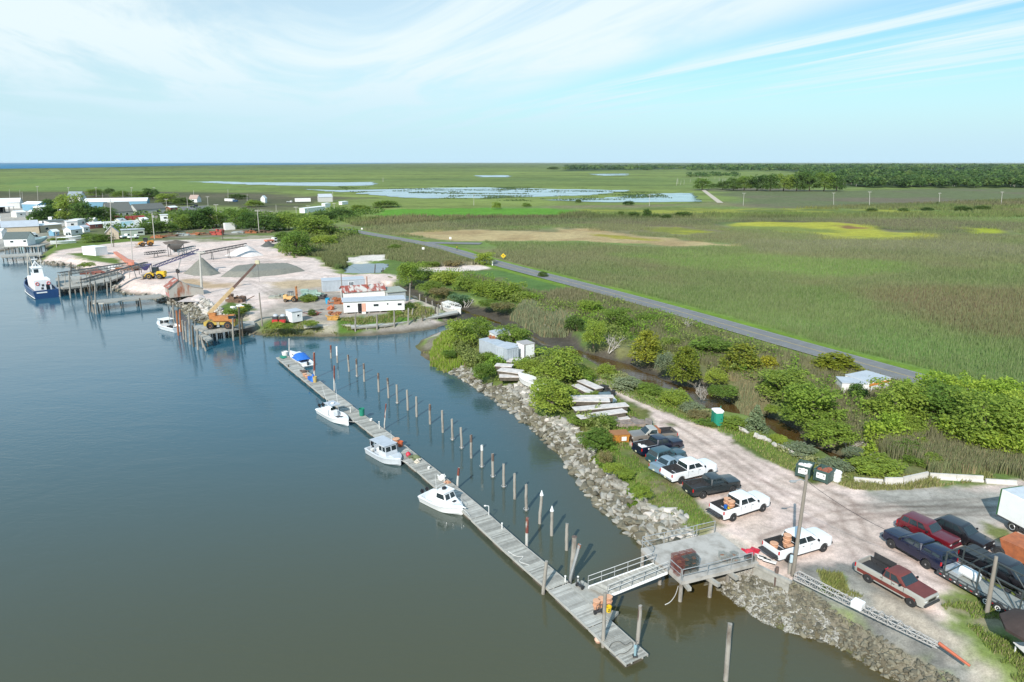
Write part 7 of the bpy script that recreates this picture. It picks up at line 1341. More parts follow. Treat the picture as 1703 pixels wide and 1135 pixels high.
for A, B, dep, h, wm, rm, l in [((-20, 372), (2, 371), 6, 3, WHITE, METROOF, 'white hut at the left edge behind the blue metal roof'), ((28, 362), (44, 361), 6, 3, WHITEM, WROOF, 'low white shed behind the boat yard, left one'), ((48, 360), (60, 360), 5, 2.8, GREYW, WROOF, 'low grey shed behind the boat yard, middle one'), ((88, 345), (96, 345), 6, 3, WHITE, METROOF, 'small white house left of the blue warehouse'), ((68, 352), (84, 351), 8, 3, WHITEM, WROOF, 'white roofed shed behind the left village trees'), ((100, 357), (108, 357), 4, 3, WHITE, WROOF, 'white box hut in the trees behind the village pole'), ((140, 387), (150, 386), 4, 2.4, WHITE, METROOF, 'small white hut in front of the parked trailers'), ((150, 381), (172, 379), 3, 2.2, mat('red_brown_wall', (.3, .1, .08), .8), WROOF, 'low red brown trailer left of the mural trailer'), ((164, 372), (175, 371), 4, 2.4, WHITE, WROOF, 'white camper between the tiny shed and the red container'), ((236, 372), (247, 371), 4, 2.2, WHITE, WROOF, 'white camper below the red containers'), ((200, 373), (210, 372), 4, 2, WHITEM, METROOF, 'pale hut behind the mural trailer'), ((284, 352), (296, 351), 5, 2.6, mat('red_brown_wall', (.3, .1, .08)), WROOF, 'red brown hut at the edge of the paved lot'), ((90, 393), (99, 392), 3, 2, BLUEW, WROOF, 'little blue hut beside the boats ashore'), ((-30, 398), (4, 397), 7, 3.2, WHITE, WROOF, 'white house cut by the left edge beside the stilt house'), ((-30, 382), (0, 380), 7, 3, TANW, WROOF, 'tan hut cut by the left edge')]: building(A, B, dep, h, 'gable', .9, wm, rm, l, 'hut', 'hut', [(.5, h * .55, 1.1, .8)])
# ---- poles
POLEW = mat('utility_pole_wood', (.24, .21, .175), .9, var=.2, scale=2, stretch=(1, 1, .2)); POLEP = mat('pale_pole', (.44, .42, .38), .9, var=.15)
def pole(bx, by, tx, ty, label, r=.15, m=None, arm=0, z=GZ, extra=None, group=None):
 b = P(bx, by, z); h = top_z(tx, ty, b) - z; tt = b.y / (math.cos(PITCH) + (567.5 - ty) / FPX * math.sin(PITCH)); lean = (tx - 851.5) / FPX * tt - b.x; lean = max(-.12 * h, min(.12 * h, lean))
 r_ = root('utility_pole', b, 0, label, 'pole', group); r = max(r, .00028 * b.y); q = MB(); q.tube((0, 0, -.4), (lean, 0, h), r, r * .72, 9); q.build('pole', m or POLEW, r_)
 for k in range(arm): q = MB(); q.box((lean, 0, h - .35 - k * 1.1), (2.6, r * 1.3, r * 1.1)); ca = q.build('crossarm', m or POLEW, r_); q = MB(); [q.lathe([(.05, 0), (.09, .06), (.03, .24)], 7, T(lean + x, 0, h - .3 - k * 1.1 + r * .4)) for x in (-1.2, -.7, .7, 1.2)]; q.build('insulator', GALV, ca)
 if extra == 'lamp': q = MB(); q.path([(lean, 0, h - .6), (lean - .5, -.2, h - .3), (lean - 1.0, -.35, h - .35)], .04, 6); q.box((lean - 1.25, -.42, h - .38), (.55, .24, .14), bev=.05); q.build('street_lamp', GALV, r_)
 if extra == 'can': q = MB(); q.lathe([(.02, h - 2.2), (.35, h - 2.2), (.35, h - 1.2), (.02, h - 1.1)], 12, T(lean + .5, 0)); q.build('transformer', GALV, r_)
 return b + Vector((lean, 0, h))
tp1 = pole(1319, 951, 1342, 790, 'brown utility pole with a lamp arm beside the pickup at the pier head', .17, extra='lamp'); tp2 = pole(1641, 1022, 1657, 926, 'brown leaning wooden pole in the grass beside the flatbed trailer', .17)
q = MB(); pts = [tp1.lerp(tp2, t) - Vector((0, 0, .5 + 1.2 * 4 * t * (1 - t))) - tp1 for t in np.linspace(0, 1, 14)]; q.path(pts, .018, 4); o = one(q, 'overhead_wire', BLACKP, 'thin overhead wire between the two brown poles by the car park', 'wire'); o.location = tp1
q = MB(); q.box((.16, -.05, 1.3), (.22, .18, .7), bev=.03); o = one(q, 'meter_box', mat('pale_blue_box', (.45, .55, .6), .5), 'pale electric box at the foot of the lamp pole', 'electric box'); o.location = P(1318, 951) + Vector((-.45, -.1, 0))
for a_ in [(336, 489, 332, 418, 'tall thick pale pole behind the tin shed', .32, POLEP, 1), (436, 540, 431, 487, 'dark pole between the crane wharf and the red engines', .16, None, 0), (570, 500, 567, 455, 'brown pole at the left end of the rust streaked shed', .15, None, 0), (611.5, 503, 610, 460, 'rusty pole standing in front of the rust streaked roof', .15, RUST, 0), (185.5, 411, 185.5, 331, 'tall pole beside the pale pink shed', .18, POLEP, 2), (189, 411, 188.5, 388, 'short dark post beside the tall pole at the pink shed', .14, DARKW, 0), (220, 433, 217.5, 384, 'pale pole standing on the yard left of the blue conveyor', .16, POLEP, 0), (257, 398, 252.5, 354, 'pole with a transformer right of the parked white cars', .2, POLEP, 0), (99, 371, 95, 339, 'village pole with transformer in front of the dark trees', .2, POLEP, 1), (102, 371, 101, 359, 'short second pole beside the village pole', .18, POLEP, 0), (94, 410, 93.5, 384, 'pole on the cove bank near the small cottage', .16, POLEP, 0), (362, 373, 359, 340, 'pole behind the red machine at the hedge', .18, POLEP, 1), (370.6, 399, 369, 373, 'dark pole on the grass before the scrap line', .16, DARKW, 0), (431, 387, 428, 350, 'pale pole with crossarm at the back of the yard', .2, POLEP, 1), (493.5, 364, 492, 344, 'pale pole in front of the semi trailer', .18, POLEP, 1), (512.5, 357, 512, 342, 'pole in front of the long white house trailer', .17, POLEP, 1), (459.5, 356, 459, 341, 'pole in the middle of the dark reeds behind the yard', .16, POLEP, 0), (556, 349, 555.5, 338, 'pole with crossarm at the hedge end', .17, POLEP, 1), (553.5, 336, 553, 319, 'pole beside the silver grey house', .17, POLEP, 0), (411, 336, 411, 323, 'pole behind the yellow green bush', .17, POLEP, 0), (379.5, 337, 379, 315, 'tall pole beside the blue and white truck', .17, POLEP, 0), (346, 343, 345, 327, 'pole at the right end of the paved lot', .17, POLEP, 1), (312, 347, 311, 329, 'pole at the left end of the paved lot', .17, POLEP, 0), (278, 352, 276, 331, 'pole behind the long low grey house', .17, POLEP, 1), (322, 331, 322, 317, 'pole above the pink roofed cottage', .17, POLEP, 0), (256, 329, 256, 312, 'pole behind the warehouse end', .17, POLEP, 1), (219, 330, 219, 312, 'pole behind the middle of the warehouse', .17, POLEP, 1), (204.5, 332, 204.5, 318, 'flag pole behind the warehouse', .17, POLEP, 0), (171, 335, 171, 322, 'pale antenna pole behind the left part of the warehouse', .2, POLEP, 0), (160, 328, 160, 312, 'pole right of the lone gabled house', .17, POLEP, 1), (114, 324, 114, 312, 'pole behind the lone gabled house', .17, POLEP, 1), (63, 334, 63, 310, 'tall pole at the village edge before the dark marsh', .17, POLEP, 1), (34, 334, 33, 316, 'left pole of a pair beside the packing house', .17, POLEP, 0), (37.5, 334, 37, 319, 'right pole of a pair beside the packing house', .17, POLEP, 0), (16.5, 332, 16, 315, 'pole above the packing house roof', .17, POLEP, 0),
 (1386.5, 343, 1386.5, 320.6, 'faint pole on the far field left of the three', .16, POLEP, 1), (1446, 345, 1446.5, 319, 'leftmost of the three pale poles on the far field', .2, POLEP, 1), (1562, 338, 1563, 321, 'middle of the three pale poles on the far field', .2, POLEP, 1), (1665, 341, 1667, 319, 'rightmost of the three pale poles on the far field', .2, POLEP, 1), (1236, 342, 1237.5, 321, 'pole right of the pale marsh track', .16, POLEP, 1), (1080, 343, 1080, 324, 'pole before the middle of the pond', .16, POLEP, 1), (929.5, 333, 929.5, 321, 'pole standing at the edge of the large pond', .16, POLEP, 0), (788, 342, 788, 322, 'pole before the left part of the pond', .16, POLEP, 0), (637, 303, 637, 296, 'tiny pole beyond the long pond', .2, POLEP, 0)]:
 pole(a_[0], a_[1], a_[2], a_[3], a_[4], a_[5], a_[6], a_[7], extra='can' if 'transformer' in a_[4] else None)
# ---- wharves
def wharf(px, label, name='wharf', z=GZ, piles=(), m=WOOD, th=.35, rows=0, rng_seed=1):
 p = [P(x, y, z) for x, y in px]; c = sum(p, Vector()) / len(p); r_ = root(name, c, 0, label, 'wharf'); q = MB(); q.prism([(v.x - c.x, v.y - c.y) for v in p], -th, 0); q.build('deck', m, r_); rr = random.Random(rng_seed)
 for bx, by in piles: b = P(bx, by, 0) - c; q = MB(); q.tube((b.x, b.y, -c.z - 1), (b.x + rr.uniform(-.1, .1), b.y, -th + .02 + rr.choice([0, 0, .9])), .17, .15, 7); q.build('pile', PILE if rr.random() > .4 else DARKW, r_)
 return r_, c
wharf([(318, 543), (343, 553), (366, 551), (392, 547), (424, 540), (422, 534), (388, 535), (340, 540)], 'timber wharf on many piles carrying the orange crane', piles=[(322, 556), (330, 560), (338, 563), (346, 562), (352, 562), (358, 561), (364, 561), (370, 560), (376, 560), (383, 559), (392, 557), (345, 556), (355, 556), (366, 555), (378, 554), (325, 551)])
wharf([(331, 556), (341, 553), (354, 564), (344, 568)], 'broken sagging plank platform at the corner of the crane wharf', z=1.4, piles=[(346, 576), (352, 573), (340, 572), (333, 566)], m=PLANK)
wharf([(152, 500), (172, 498), (205, 495), (268, 489), (268, 494), (206, 500), (172, 504), (153, 504)], 'long narrow wooden pier ending at the tin shed', piles=[(174, 517), (177, 516), (181, 515), (202, 513), (205, 513), (228, 510), (231, 509), (235, 513), (152, 519), (156, 521), (160, 523), (165, 521), (168, 518)], m=PLANK)
wharf([(92, 463), (102, 459), (142, 459), (196, 452), (205, 458), (182, 468), (150, 474), (104, 479), (94, 474)], 'wide timber pier carrying the conveyors beside the tugboat', piles=[(95, 490), (100, 493), (108, 492), (117, 493), (126, 491), (135, 490), (142, 489), (148, 488), (154, 486), (161, 484), (168, 482), (176, 480), (110, 486), (130, 484)], th=.5)
wharf([(0, 424), (68, 420), (69, 424), (2, 428)], 'grey walkway pier in front of the stilt house', piles=[(6, 434), (13, 436), (22, 435), (28, 437), (40, 434), (50, 434), (60, 432)])
wharf([(583, 538), (640, 535), (690, 528), (740, 520), (760, 516), (762, 520), (742, 524), (692, 533), (642, 541), (584, 545)], 'long low timber quay along the creek mouth below the house trailer', z=1.5, piles=[(591, 556), (610, 555), (627, 553), (641, 552), (656, 550), (668, 549), (679, 547), (690, 545), (703, 543), (715, 541), (727, 537)], m=PLANK)
wharf([(505, 540), (560, 535), (583, 538), (583, 541), (560, 540), (505, 544)], 'pale timber bulkhead along the beach left of the quay', z=1.6, m=PLANK, piles=[(509, 549), (553, 546)])
WP_ = [(591, 556, 591, 519, 'quay post below the door of the house trailer'), (627, 554, 627, 523, 'pale quay post below the middle of the house trailer'), (656, 551, 655.5, 516, 'quay post below the right windows of the house trailer'), (679, 548, 679, 513, 'tall quay post at the right end of the house trailer'), (683, 540, 687, 513, 'leaning quay post at the right end of the house trailer'), (727, 535, 729, 506, 'thick pale quay post beside the boat wreck'), (724, 533, 724, 511, 'dark quay post left of the boat wreck'), (735, 520, 734, 503, 'quay post behind the boat wreck'), (708, 528, 708, 515, 'short dark quay post on the grass end'), (681, 508, 682, 472, 'tall leaning pole in the creek mud behind the annex'), (698, 506, 698, 489.5, 'mud pole right of the tall leaning one'), (709, 508, 708.6, 496, 'short mud pole near the quay grass'), (719, 512, 719, 501, 'shortest mud pole near the boat wreck'), (657, 488, 657, 474, 'mud pole at the creek head'), (509, 549, 509, 541, 'dark stub post on the beach left of the yellow machine'), (553, 546, 553, 533, 'dark stub post in front of the yellow machine'), (623, 457, 624, 440, 'dark post at the right side of the small canal'), (637, 458, 637, 446, 'short dark post right of the small canal'),
 (297, 558, 293.5, 517, 'rust topped dolphin pile beside the white workboat'), (306, 565, 303, 533, 'second dolphin pile from the white workboat'), (310, 569, 308, 535, 'third dolphin pile from the white workboat'), (316.4, 573, 314, 520, 'tall dolphin pile before the crane wharf corner'), (322, 577, 320, 542, 'dark dolphin pile before the crane wharf corner'), (329, 582, 328, 548, 'outermost pale dolphin pile of the crane wharf'), (338, 578, 335, 560, 'short pile beside the broken platform'), (343, 584, 336, 568, 'slanting pile outside the broken platform'), (388, 567, 387, 530, 'thin pile at the right end of the crane wharf'), (400, 573, 397, 511, 'tall dark pile at the right end of the crane wharf'), (403.6, 560, 402, 528, 'pale pile behind the tall dark one'), (301, 552, 299, 515, 'pale pile behind the rust topped one'), (289, 545, 288, 508, 'pile behind the white workboat'),
 (159, 522, 158, 470, 'tall pile in the head of the narrow pier'), (147, 520, 146, 493, 'outer left pile of the narrow pier head'), (153, 519, 152, 492, 'second pile of the narrow pier head'), (179, 492, 178, 470, 'leaning pile between the two left piers'), (185, 488, 184, 462, 'pile at the shore end of the conveyor pier'), (118, 458, 118, 437, 'thick dark pile cluster in the cove'), (100, 494, 97, 459, 'corner pile of the conveyor pier beside the tugboat'), (117, 496, 115, 452, 'tall pile beside the tugboat stern'), (136, 492, 134, 460, 'tall pile in the middle of the conveyor pier'), (150, 490, 149, 454, 'tall pile near the shore of the conveyor pier'), (47, 446, 45, 428, 'pile behind the tugboat bow, left'), (54, 448, 52, 430, 'pile behind the tugboat bow, right')]
for i, a_ in enumerate(WP_): piling(a_[0], a_[1], a_[2], a_[3], a_[4], r=.19 if i > 17 else .16, m=(RUST if 'rust' in a_[4] else DARKW if 'dark' in a_[4] else PILE), name='wharf_piling', z=1.2 if 'mud' in a_[4] or 'canal' in a_[4] or 'grass' in a_[4] else 0.)
# ---- machines
def big_wheel(r_, x, y, r, rimm, wd=.5):
 q = MB(); q.lathe([(r * .5, -wd / 2), (r * .9, -wd / 2), (r, -wd * .3), (r, wd * .3), (r * .9, wd / 2), (r * .5, wd / 2)], 18, T(x, y, r), 'y'); w_ = q.build('wheel', RUBBER, r_); s = 1 if y > 0 else -1; q = MB(); q.lathe([(r * .52, s * wd * .45), (r * .42, s * wd * .52), (r * .15, s * wd * .4), (.001, s * wd * .5)], 16, T(x, y, r), 'y'); q.build('rim', rimm, w_)
def loader(A, B, m, label, front_left=True):
 a, Wd, hd = frame(A, B); r_ = root('wheel_loader', (a + P(*B)) / 2, hd + (math.pi if front_left else 0), label, 'loader'); k = 1.0
 for x in (1.5, -1.5):
  for s in (-1, 1): big_wheel(r_, x, s * 1.05, .85, m)
 q = MB(); q.box((-1.7, 0, 1.75), (2.5, 1.7, 1.1), bev=.15); q.box((-1.7, 0, 1.0), (2.4, 1.2, .6), bev=.05); q.box((1.2, 0, 1.2), (1.6, 1.2, .8), bev=.1); q.build('chassis', m, r_)
 q = MB(); q.box((-.05, 0, 2.6), (1.3, 1.4, 1.5), bev=.1); cb = q.build('cab', GLASS, r_); q = MB(); q.box((-.05, 0, 3.4), (1.5, 1.6, .14), bev=.04); [q.box((-.05 + x * .66, s * .7, 2.6), (.1, .1, 1.6)) for x in (-1, 1) for s in (-1, 1)]; q.build('cab_frame', STEELD, cb)
 q = MB(); [q.path([(.9, s * .55, 2.0), (2.4, s * .55, 1.6), (3.3, s * .55, .6)], .14, 6) for s in (-1, 1)]; q.build('lift_arm', m, r_)
 q = MB(); prof = [(3.2, .15), (4.3, .1), (4.35, .2), (3.5, .35), (3.45, 1.0), (3.8, 1.3), (3.7, 1.35), (3.2, 1.05)]; q.loft([[(x, -1.45, z) for x, z in prof], [(x, 1.45, z) for x, z in prof]]); q.build('bucket', mat('worn_steel', (.35, .30, .25), .6, var=.2), r_)
 q = MB(); q.box((0, 0, 1.0), (1.2, .8, .5)); q.tube((-1.6, .4, 2.3), (-1.6, .4, 3.0), .08, n=8); q.build('exhaust', STEELD, r_)
loader((246, 464), (274, 464), LOADY, 'yellow wheel loader working beside the blue conveyor'); loader((230, 411), (256, 409), LOADO, 'orange wheel loader at the back of the yard')
def crane():
 b = P(368, 546, GZ); r_ = root('mobile_crane', b, math.radians(3), 'rusty orange mobile crane with a long raised boom on the wharf', 'crane')
 for x in (-1.75, 1.75):
  for s in (-1, 1): big_wheel(r_, x, s * 1.0, .78, ORNG)
 q = MB(); q.box((0, 0, 1.15), (6.0, 1.9, .6), bev=.08); q.box((-2.6, 0, 1.1), (.9, 2.3, .9), bev=.08); q.box((2.9, 0, 1.0), (.5, 2.4, .9), bev=.06); q.build('carrier', mat('dirty_yellow', (.42, .30, .06), .7, var=.25, scale=2), r_); q = MB(); q.box((.4, 0, 2.1), (3.4, 1.9, 1.1), bev=.12); q.box((-1.4, 0, 2.6), (1.4, 1.0, 1.4), bev=.1); q.build('turntable', ORNG, r_); q = MB(); q.box((2.6, -.5, 2.2), (1.2, 1.0, 1.5), bev=.06); cb = q.build('cab', ORNG, r_); q = MB(); q.box((2.6, -.5, 2.45), (1.26, 1.06, .7), bev=.03); q.build('window', GLASS, cb)
 tipz = top_z(427, 437, b) - GZ; tipx = (427 - 851.5) / FPX * b.y / (math.cos(PITCH) + (567.5 - 437) / FPX * math.sin(PITCH)) - b.x; A = Vector((-2.2, 0, 3.0)); Bp = Vector((tipx, 0, tipz)); mid = A.lerp(Bp, .52)
 q = MB(); q.tube(A, mid, .55, .46, 4); bo = q.build('boom', mat('cream_boom', (.48, .34, .18), .6, var=.2), r_); q = MB(); q.tube(mid, Bp, .36, .28, 4); q.build('boom_extension', mat('dark_boom', (.13, .075, .06), .6, var=.2), bo); q = MB(); q.box(tuple(Bp), (.9, .6, .8), bev=.1); q.build('boom_head', mat('boom_head', (.5, .45, .3), .6), bo)
 q = MB(); q.tube((-2.4, 0, 2.6), A.lerp(mid, .5), .16, .12, 8); q.tube(Bp, Bp + Vector((0, 0, -4)), .03, n=4); q.build('hoist_ram', STEELD, r_)
 q = MB(); [q.tube((x, -1.1, .5), (x, -1.1, 1.6), .04, n=5) for x in (-.35, .05)]; [q.tube((-.35, -1.1, z), (.05, -1.1, z), .03, n=5) for z in (.6, .85, 1.1, 1.35)]; q.build('ladder', GALV, r_)
crane()
def conveyor(g0, y0, g1, y1, m, label, w_=1.0, legs=(.3, .75), belt=True, wheels_at=None):
 a, b = P(*g0), P(*g1); a.z = max(top_z(g0[0], y0, a), GZ + .6); b.z = max(top_z(g1[0], y1, b), GZ + .6); r_ = root('conveyor', (a.x, a.y, 0), 0, label, 'conveyor'); o0 = Vector((a.x, a.y, 0)); a = a - o0; b = b - o0; d = (b - a).normalized(); n = Vector((-d.y, d.x, 0)).normalized() * w_ / 2; up = Vector((0, 0, .8)); q = MB(); K = max(4, int((b - a).length / 1.2))
 for s in (-1, 1):
  q.tube(a + n * s, b + n * s, .10, n=4); q.tube(a + n * s + up, b + n * s + up, .08, n=4)
  for k in range(K): p, e = a.lerp(b, k / K) + n * s, a.lerp(b, (k + 1) / K) + n * s; q.tube(p, e + up, .05, n=4, caps=False); q.tube(p, p + up, .05, n=4, caps=False)
 q.build('truss', m, r_); q = MB(); q.loft([[a + n * .9 + up * 1.05, a - n * .9 + up * 1.05, a - n * .9 + up * 1.15, a + n * .9 + up * 1.15], [b + n * .9 + up * 1.05, b - n * .9 + up * 1.05, b - n * .9 + up * 1.15, b + n * .9 + up * 1.15]]); q.build('belt', RUBBER, r_)
 for t in legs:
  p = a.lerp(b, t); q = MB()
  for s in (-1, 1): q.tube(p + n * s, Vector((p.x, p.y, GZ)) + n * s * 1.8, .1, n=5)
  q.build('leg', m, r_)
 if wheels_at:
  for s in (-1, 1): p = a.lerp(b, wheels_at[0]); g = Vector((p.x + wheels_at[1], p.y, GZ)) ; q = MB(); q.tube(p + n * s, g + n * s * 1.5 + Vector((0, 0, .5)), .09, n=5); q.build('leg', GALV, r_); q = MB(); q.lathe([(.1, -.2), (.55, -.2), (.55, .2), (.1, .2)], 12, T(g.x + n.x * s * 1.5, g.y + n.y * s * 1.5, .55 + GZ), 'y'); q.build('wheel', RUBBER, r_)
conveyor((256, 457), 447, (335, 452), 419, INDIGO, 'indigo blue inclined conveyor rising over the grey gravel cone', 1.4, (), wheels_at=(.6, -1.5)); conveyor((333, 434), 424, (412, 427), 409, STEELD, 'long dark lattice conveyor rising to the white shell pile', 1.1, (.25, .6))
conveyor((138, 482), 471, (246, 458), 441, WOOD, 'long grey conveyor from the timber pier to the blue hopper', 1.3, (.15, .35, .55, .75)); conveyor((102, 476), 459, (212, 452), 442, WOOD, 'second grey conveyor along the back of the timber pier', 1.3, (.1, .4, .7)); conveyor((243, 431), 424, (276, 425), 420, STEELD, 'small dark conveyor lying left of the grey hopper', 1.0, (.5,)); conveyor((293, 427), 420, (324, 421), 413, TEALM, 'short teal conveyor under the grey hopper', 1.6, (.3, .7))
def hopper(x, y, ty, s, m, label, legs=True):
 b = P(x, y); h = top_z(x, ty, b) - GZ; r_ = root('hopper', b, .3, label, 'hopper'); q = MB(); f = lambda w, z: [(-w, -w, z), (w, -w, z), (w, w, z), (-w, w, z)]; q.loft([f(.35, h * .35), f(s, h * .95), f(s, h)], caps=False); q.loft([f(.3, h * .36), f(s - .06, h * .95), f(s - .06, h)], caps=False); q.build('bin', m, r_)
 q = MB();
 for i in (-1, 1):
  for j in (-1, 1): q = MB(); q.box((i * s * .95, j * s * .95, h * .48), (.16, .16, h * .96)); q.build('leg', STEELD, r_)
hopper(294, 426, 407, 2.4, mat('dark_bin', (.09, .085, .08), .7), 'dark grey inverted pyramid hopper on legs'); hopper(243, 455, 440, 1.6, INDIGO, 'indigo blue hopper left of the yellow loader')
def mound(px, h, m, label, name='gravel_pile', flat=.0, cat='pile', peak=None):
 p = PP(px); c = p.mean(0) if peak is None else np.array(P(*peak)[:2]); hi = p.max(0) + 1; lo = p.min(0) - 1; nx, ny = 60, 46; X, Y = np.meshgrid(np.linspace(lo[0], hi[0], nx), np.linspace(lo[1], hi[1], ny)); x, y = X.ravel(), Y.ravel(); d = sdist(x, y, p); pd = d.max()
 if flat: z = np.minimum(h, d * .75)
 else:
  dc = np.hypot(x - c[0], y - c[1]); z = h * d / (d + dc + 1e-6)
 z = np.where(d > 0, z + (fbm(x * 1.1, y * 1.1, 5, 3) - .5) * .35 * np.minimum(1, np.maximum(d, 0)), -.3) ; i = np.arange((ny - 1) * nx).reshape(ny - 1, nx)[:, :-1].ravel(); o = npmesh(name, np.stack([x - c[0], y - c[1], z], -1), np.stack([i, i + 1, i + nx + 1, i + nx], -1), m, None, True); o.location = (c[0], c[1], GZ); tag(o, label, cat); return o
GRAV = mat('grey_gravel', (.19, .185, .155), .95, var=.25, scale=2.5, bump=.5, detail=9); SHELLW = mat('white_shell_pile', (.62, .57, .54), .95, var=.12, scale=2, bump=.4, detail=8)
mound([(304, 455), (320, 448), (340, 446), (358, 449), (368, 455), (350, 459), (322, 459)], 4.6, GRAV, 'tall grey gravel cone under the end of the blue conveyor', peak=(338, 452)); mound([(366, 461), (385, 449), (420, 445), (485, 443), (508, 451), (470, 457), (420, 462)], 1.5, GRAV, 'broad flat topped grey gravel heap in the middle of the yard', flat=1)
mound([(372, 426), (390, 420), (412, 418), (430, 420), (440, 425), (415, 428)], 3.8, SHELLW, 'white shell cone at the end of the long dark conveyor', peak=(410, 423)); mound([(432, 410), (445, 405), (458, 407), (455, 411), (440, 412)], 2.0, mat('dark_gravel', (.09, .09, .08), .95, var=.2, scale=2, bump=.4), 'small dark gravel heap beside the salmon truck'); mound([(317, 497), (323, 491), (336, 490), (343, 495), (331, 499)], .7, mat('pinkish_shell', (.5, .43, .40), .95, var=.15, scale=2), 'pinkish shell mound right of the tin shed on the rocks')
mound([(270, 403), (300, 401), (318, 403), (300, 407), (275, 407)], 1.2, mat('dark_scrap', (.12, .09, .07), .9, var=.4), 'dark low heap behind the grey hopper', 'scrap_heap')
def scrap(x, y, size, m, label, name='scrap_heap', seed=1, z=GZ, n=14, cat='scrap'):
 rr = random.Random(seed); q = MB(); X, Y, Z = size
 for k in range(n):
  p = Vector((rr.uniform(-.5, .5) * X, rr.uniform(-.5, .5) * Y, rr.uniform(.05, .75) * Z))
  if k % 2: q.tube(p, p + Vector((rr.uniform(-.5, .5) * X, rr.uniform(-.4, .4) * Y, rr.uniform(-.1, .4) * Z)), .08 + .05 * rr.random(), n=6)
  else: q.box((0, 0, 0), (X * rr.uniform(.15, .4), Y * rr.uniform(.2, .5), Z * rr.uniform(.1, .35)), T(p.x, p.y, p.z, rr.random() * 3, rr.uniform(-.3, .3)))
 q.box((0, 0, Z * .2), (X * .8, Y * .8, Z * .4)); o = one(q, name, m, label, cat); o.location = P(x, y, z); return o
scrap(394, 502, (4.5, 3, 2.2), mat('brown_scrap', (.14, .085, .055), .9, var=.5, scale=2), 'brown heap of rusty scrap behind the crane boom', seed=3); scrap(392, 519, (3.6, 1.8, 1.8), WHITEM, 'white and grey engine block in the weeds behind the crane', 'old_engine', 4); scrap(402, 520, (1.5, 1.5, 1.7), LOADY, 'yellow engine unit at the end of the white one', 'engine_unit', 5)
scrap(464, 496, (6.0, 1.8, 1.3), mat('grey_steel_beams', (.27, .28, .24), .8, var=.3), 'stack of grey steel beams left of the forklift', 'steel_stack', 6); scrap(518, 496, (6.2, 2.6, 2.4), GREENM, 'pale green old truck chassis behind the forklift', 'old_truck', 7, n=18); scrap(532, 497, (3.5, 2.2, 1.7), STEELD, 'dark axle and wheels right of the green chassis', 'old_axle', 8); scrap(551, 515, (1.5, 1.5, 1.8), mat('red_orange', (.52, .16, .07), .6, var=.2), 'red orange winch beside the blue barrel', 'winch', 9); scrap(554, 532, (2.6, 2.0, 1.5), mat('rusty_yellow', (.48, .26, .06), .7, var=.3), 'rusty yellow pump near the quay', 'pump', 10); scrap(565, 505, (3.0, 2.5, 1.6), RUST, 'rusty frame left of the streaked shed', 'rusty_gantry', 11); scrap(558, 523, (2.5, 2, .6), RUST, 'low rusty pieces in front of the streaked shed', 'scrap_heap', 12)
scrap(522, 524, (2.4, 1.6, .9), mat('rusty_lid', (.25, .09, .07), .8, var=.2), 'rusty red topped crate right of the small white shed', 'rusty_crate', 13); scrap(575, 470, (3, 1.5, 1.4), WHITEM, 'white and orange gear on the storage building roof side', 'gear', 14, cat='gear')
bucket(P(545, 505), mat('barrel_blue', (.02, .30, .50), .5), 'bright blue barrel in front of the rusty frame', .55, 1.3, 'barrel', 'barrel', False)
for i, x in enumerate((458, 470)):
 r_ = root('engine', P(x, 537), .1, ['red based engine with a pale blue hood, left of the pair', 'red based engine with a pale blue hood, right of the pair, by the shed'][i], 'engine', 'red engines'); q = MB(); q.box((0, 0, .4), (1.2, 1.1, .7), bev=.08); q.build('base', mat('engine_red', (.5, .03, .03), .5), r_); q = MB(); q.box((0, .4, 1.0), (1.0, 1.6, .6), bev=.05); q.build('engine_block', STEELD, r_); q = MB(); q.lathe([(.5, 1.25), (.55, 1.4), (.35, 1.7), (.01, 1.75)], 12, T(0, .6)); q.build('hood', METROOF, r_)
def forklift():
 r_ = root('forklift', P(484, 502), 0, 'faded orange forklift with a tall rusty mast in the yard', 'forklift')
 for x, r in ((-1.1, .45), (.95, .65)):
  for s in (-1, 1): big_wheel(r_, x, s * .75, r, TANO, .35)
 q = MB(); q.box((-.4, 0, 1.0), (2.4, 1.5, .8), bev=.1); q.box((-1.2, 0, 1.4), (1.0, 1.4, .7), bev=.15); q.build('body', TANO, r_); q = MB(); [q.box((x, s * .55, 1.9), (.08, .08, 1.1)) for x in (-.4, .5) for s in (-1, 1)]; q.box((.05, 0, 2.45), (1.2, 1.3, .08)); q.build('overhead_guard', STEELD, r_); q = MB(); [q.box((1.5, s * .42, 2.0), (.22, .16, 3.6)) for s in (-1, 1)]; [q.box((1.5, 0, z), (.16, .9, .14)) for z in (.6, 1.8, 3.6)]; q.build('mast', mat('rusty_mast', (.34, .14, .05), .7, var=.3), r_); q = MB(); [q.box((2.1, s * .35, .25), (1.2, .16, .08)) for s in (-1, 1)]; q.build('fork', STEELD, r_)
forklift()
for i, (x, y, s, l) in enumerate([(262, 396, 1, 'scrap machinery left of the hedge line'), (285, 393, 2, 'rusty scrap by the pole, left third of the hedge line'), (305, 392, 3, 'grey scrap in the middle of the hedge line'), (322, 391, 4, 'rusty beams in the hedge line'), (342, 391, 5, 'grey plates left of the red machine'), (396, 388, 6, 'rusty beams right of the white trailer box'), (418, 388, 7, 'dark rusty beams left of the pale pole'), (442, 387, 8, 'dark rusty beams right of the pale pole'), (165, 452, 9, 'brown debris on the shore behind the timber pier'), (215, 449, 11, 'grey debris under the conveyor end')]): scrap(x, y, (7, 2.5, 1.5), [RUST, mat('brown_scrap', (.14, .085, .055)), GREYW][i % 3], l, 'scrap_row', s + 50)
scrap(362, 391, (6, 3, 3.6), REDC, 'red machine in front of the hedge beside the white trailer box', 'red_machine', 61, cat='machine')
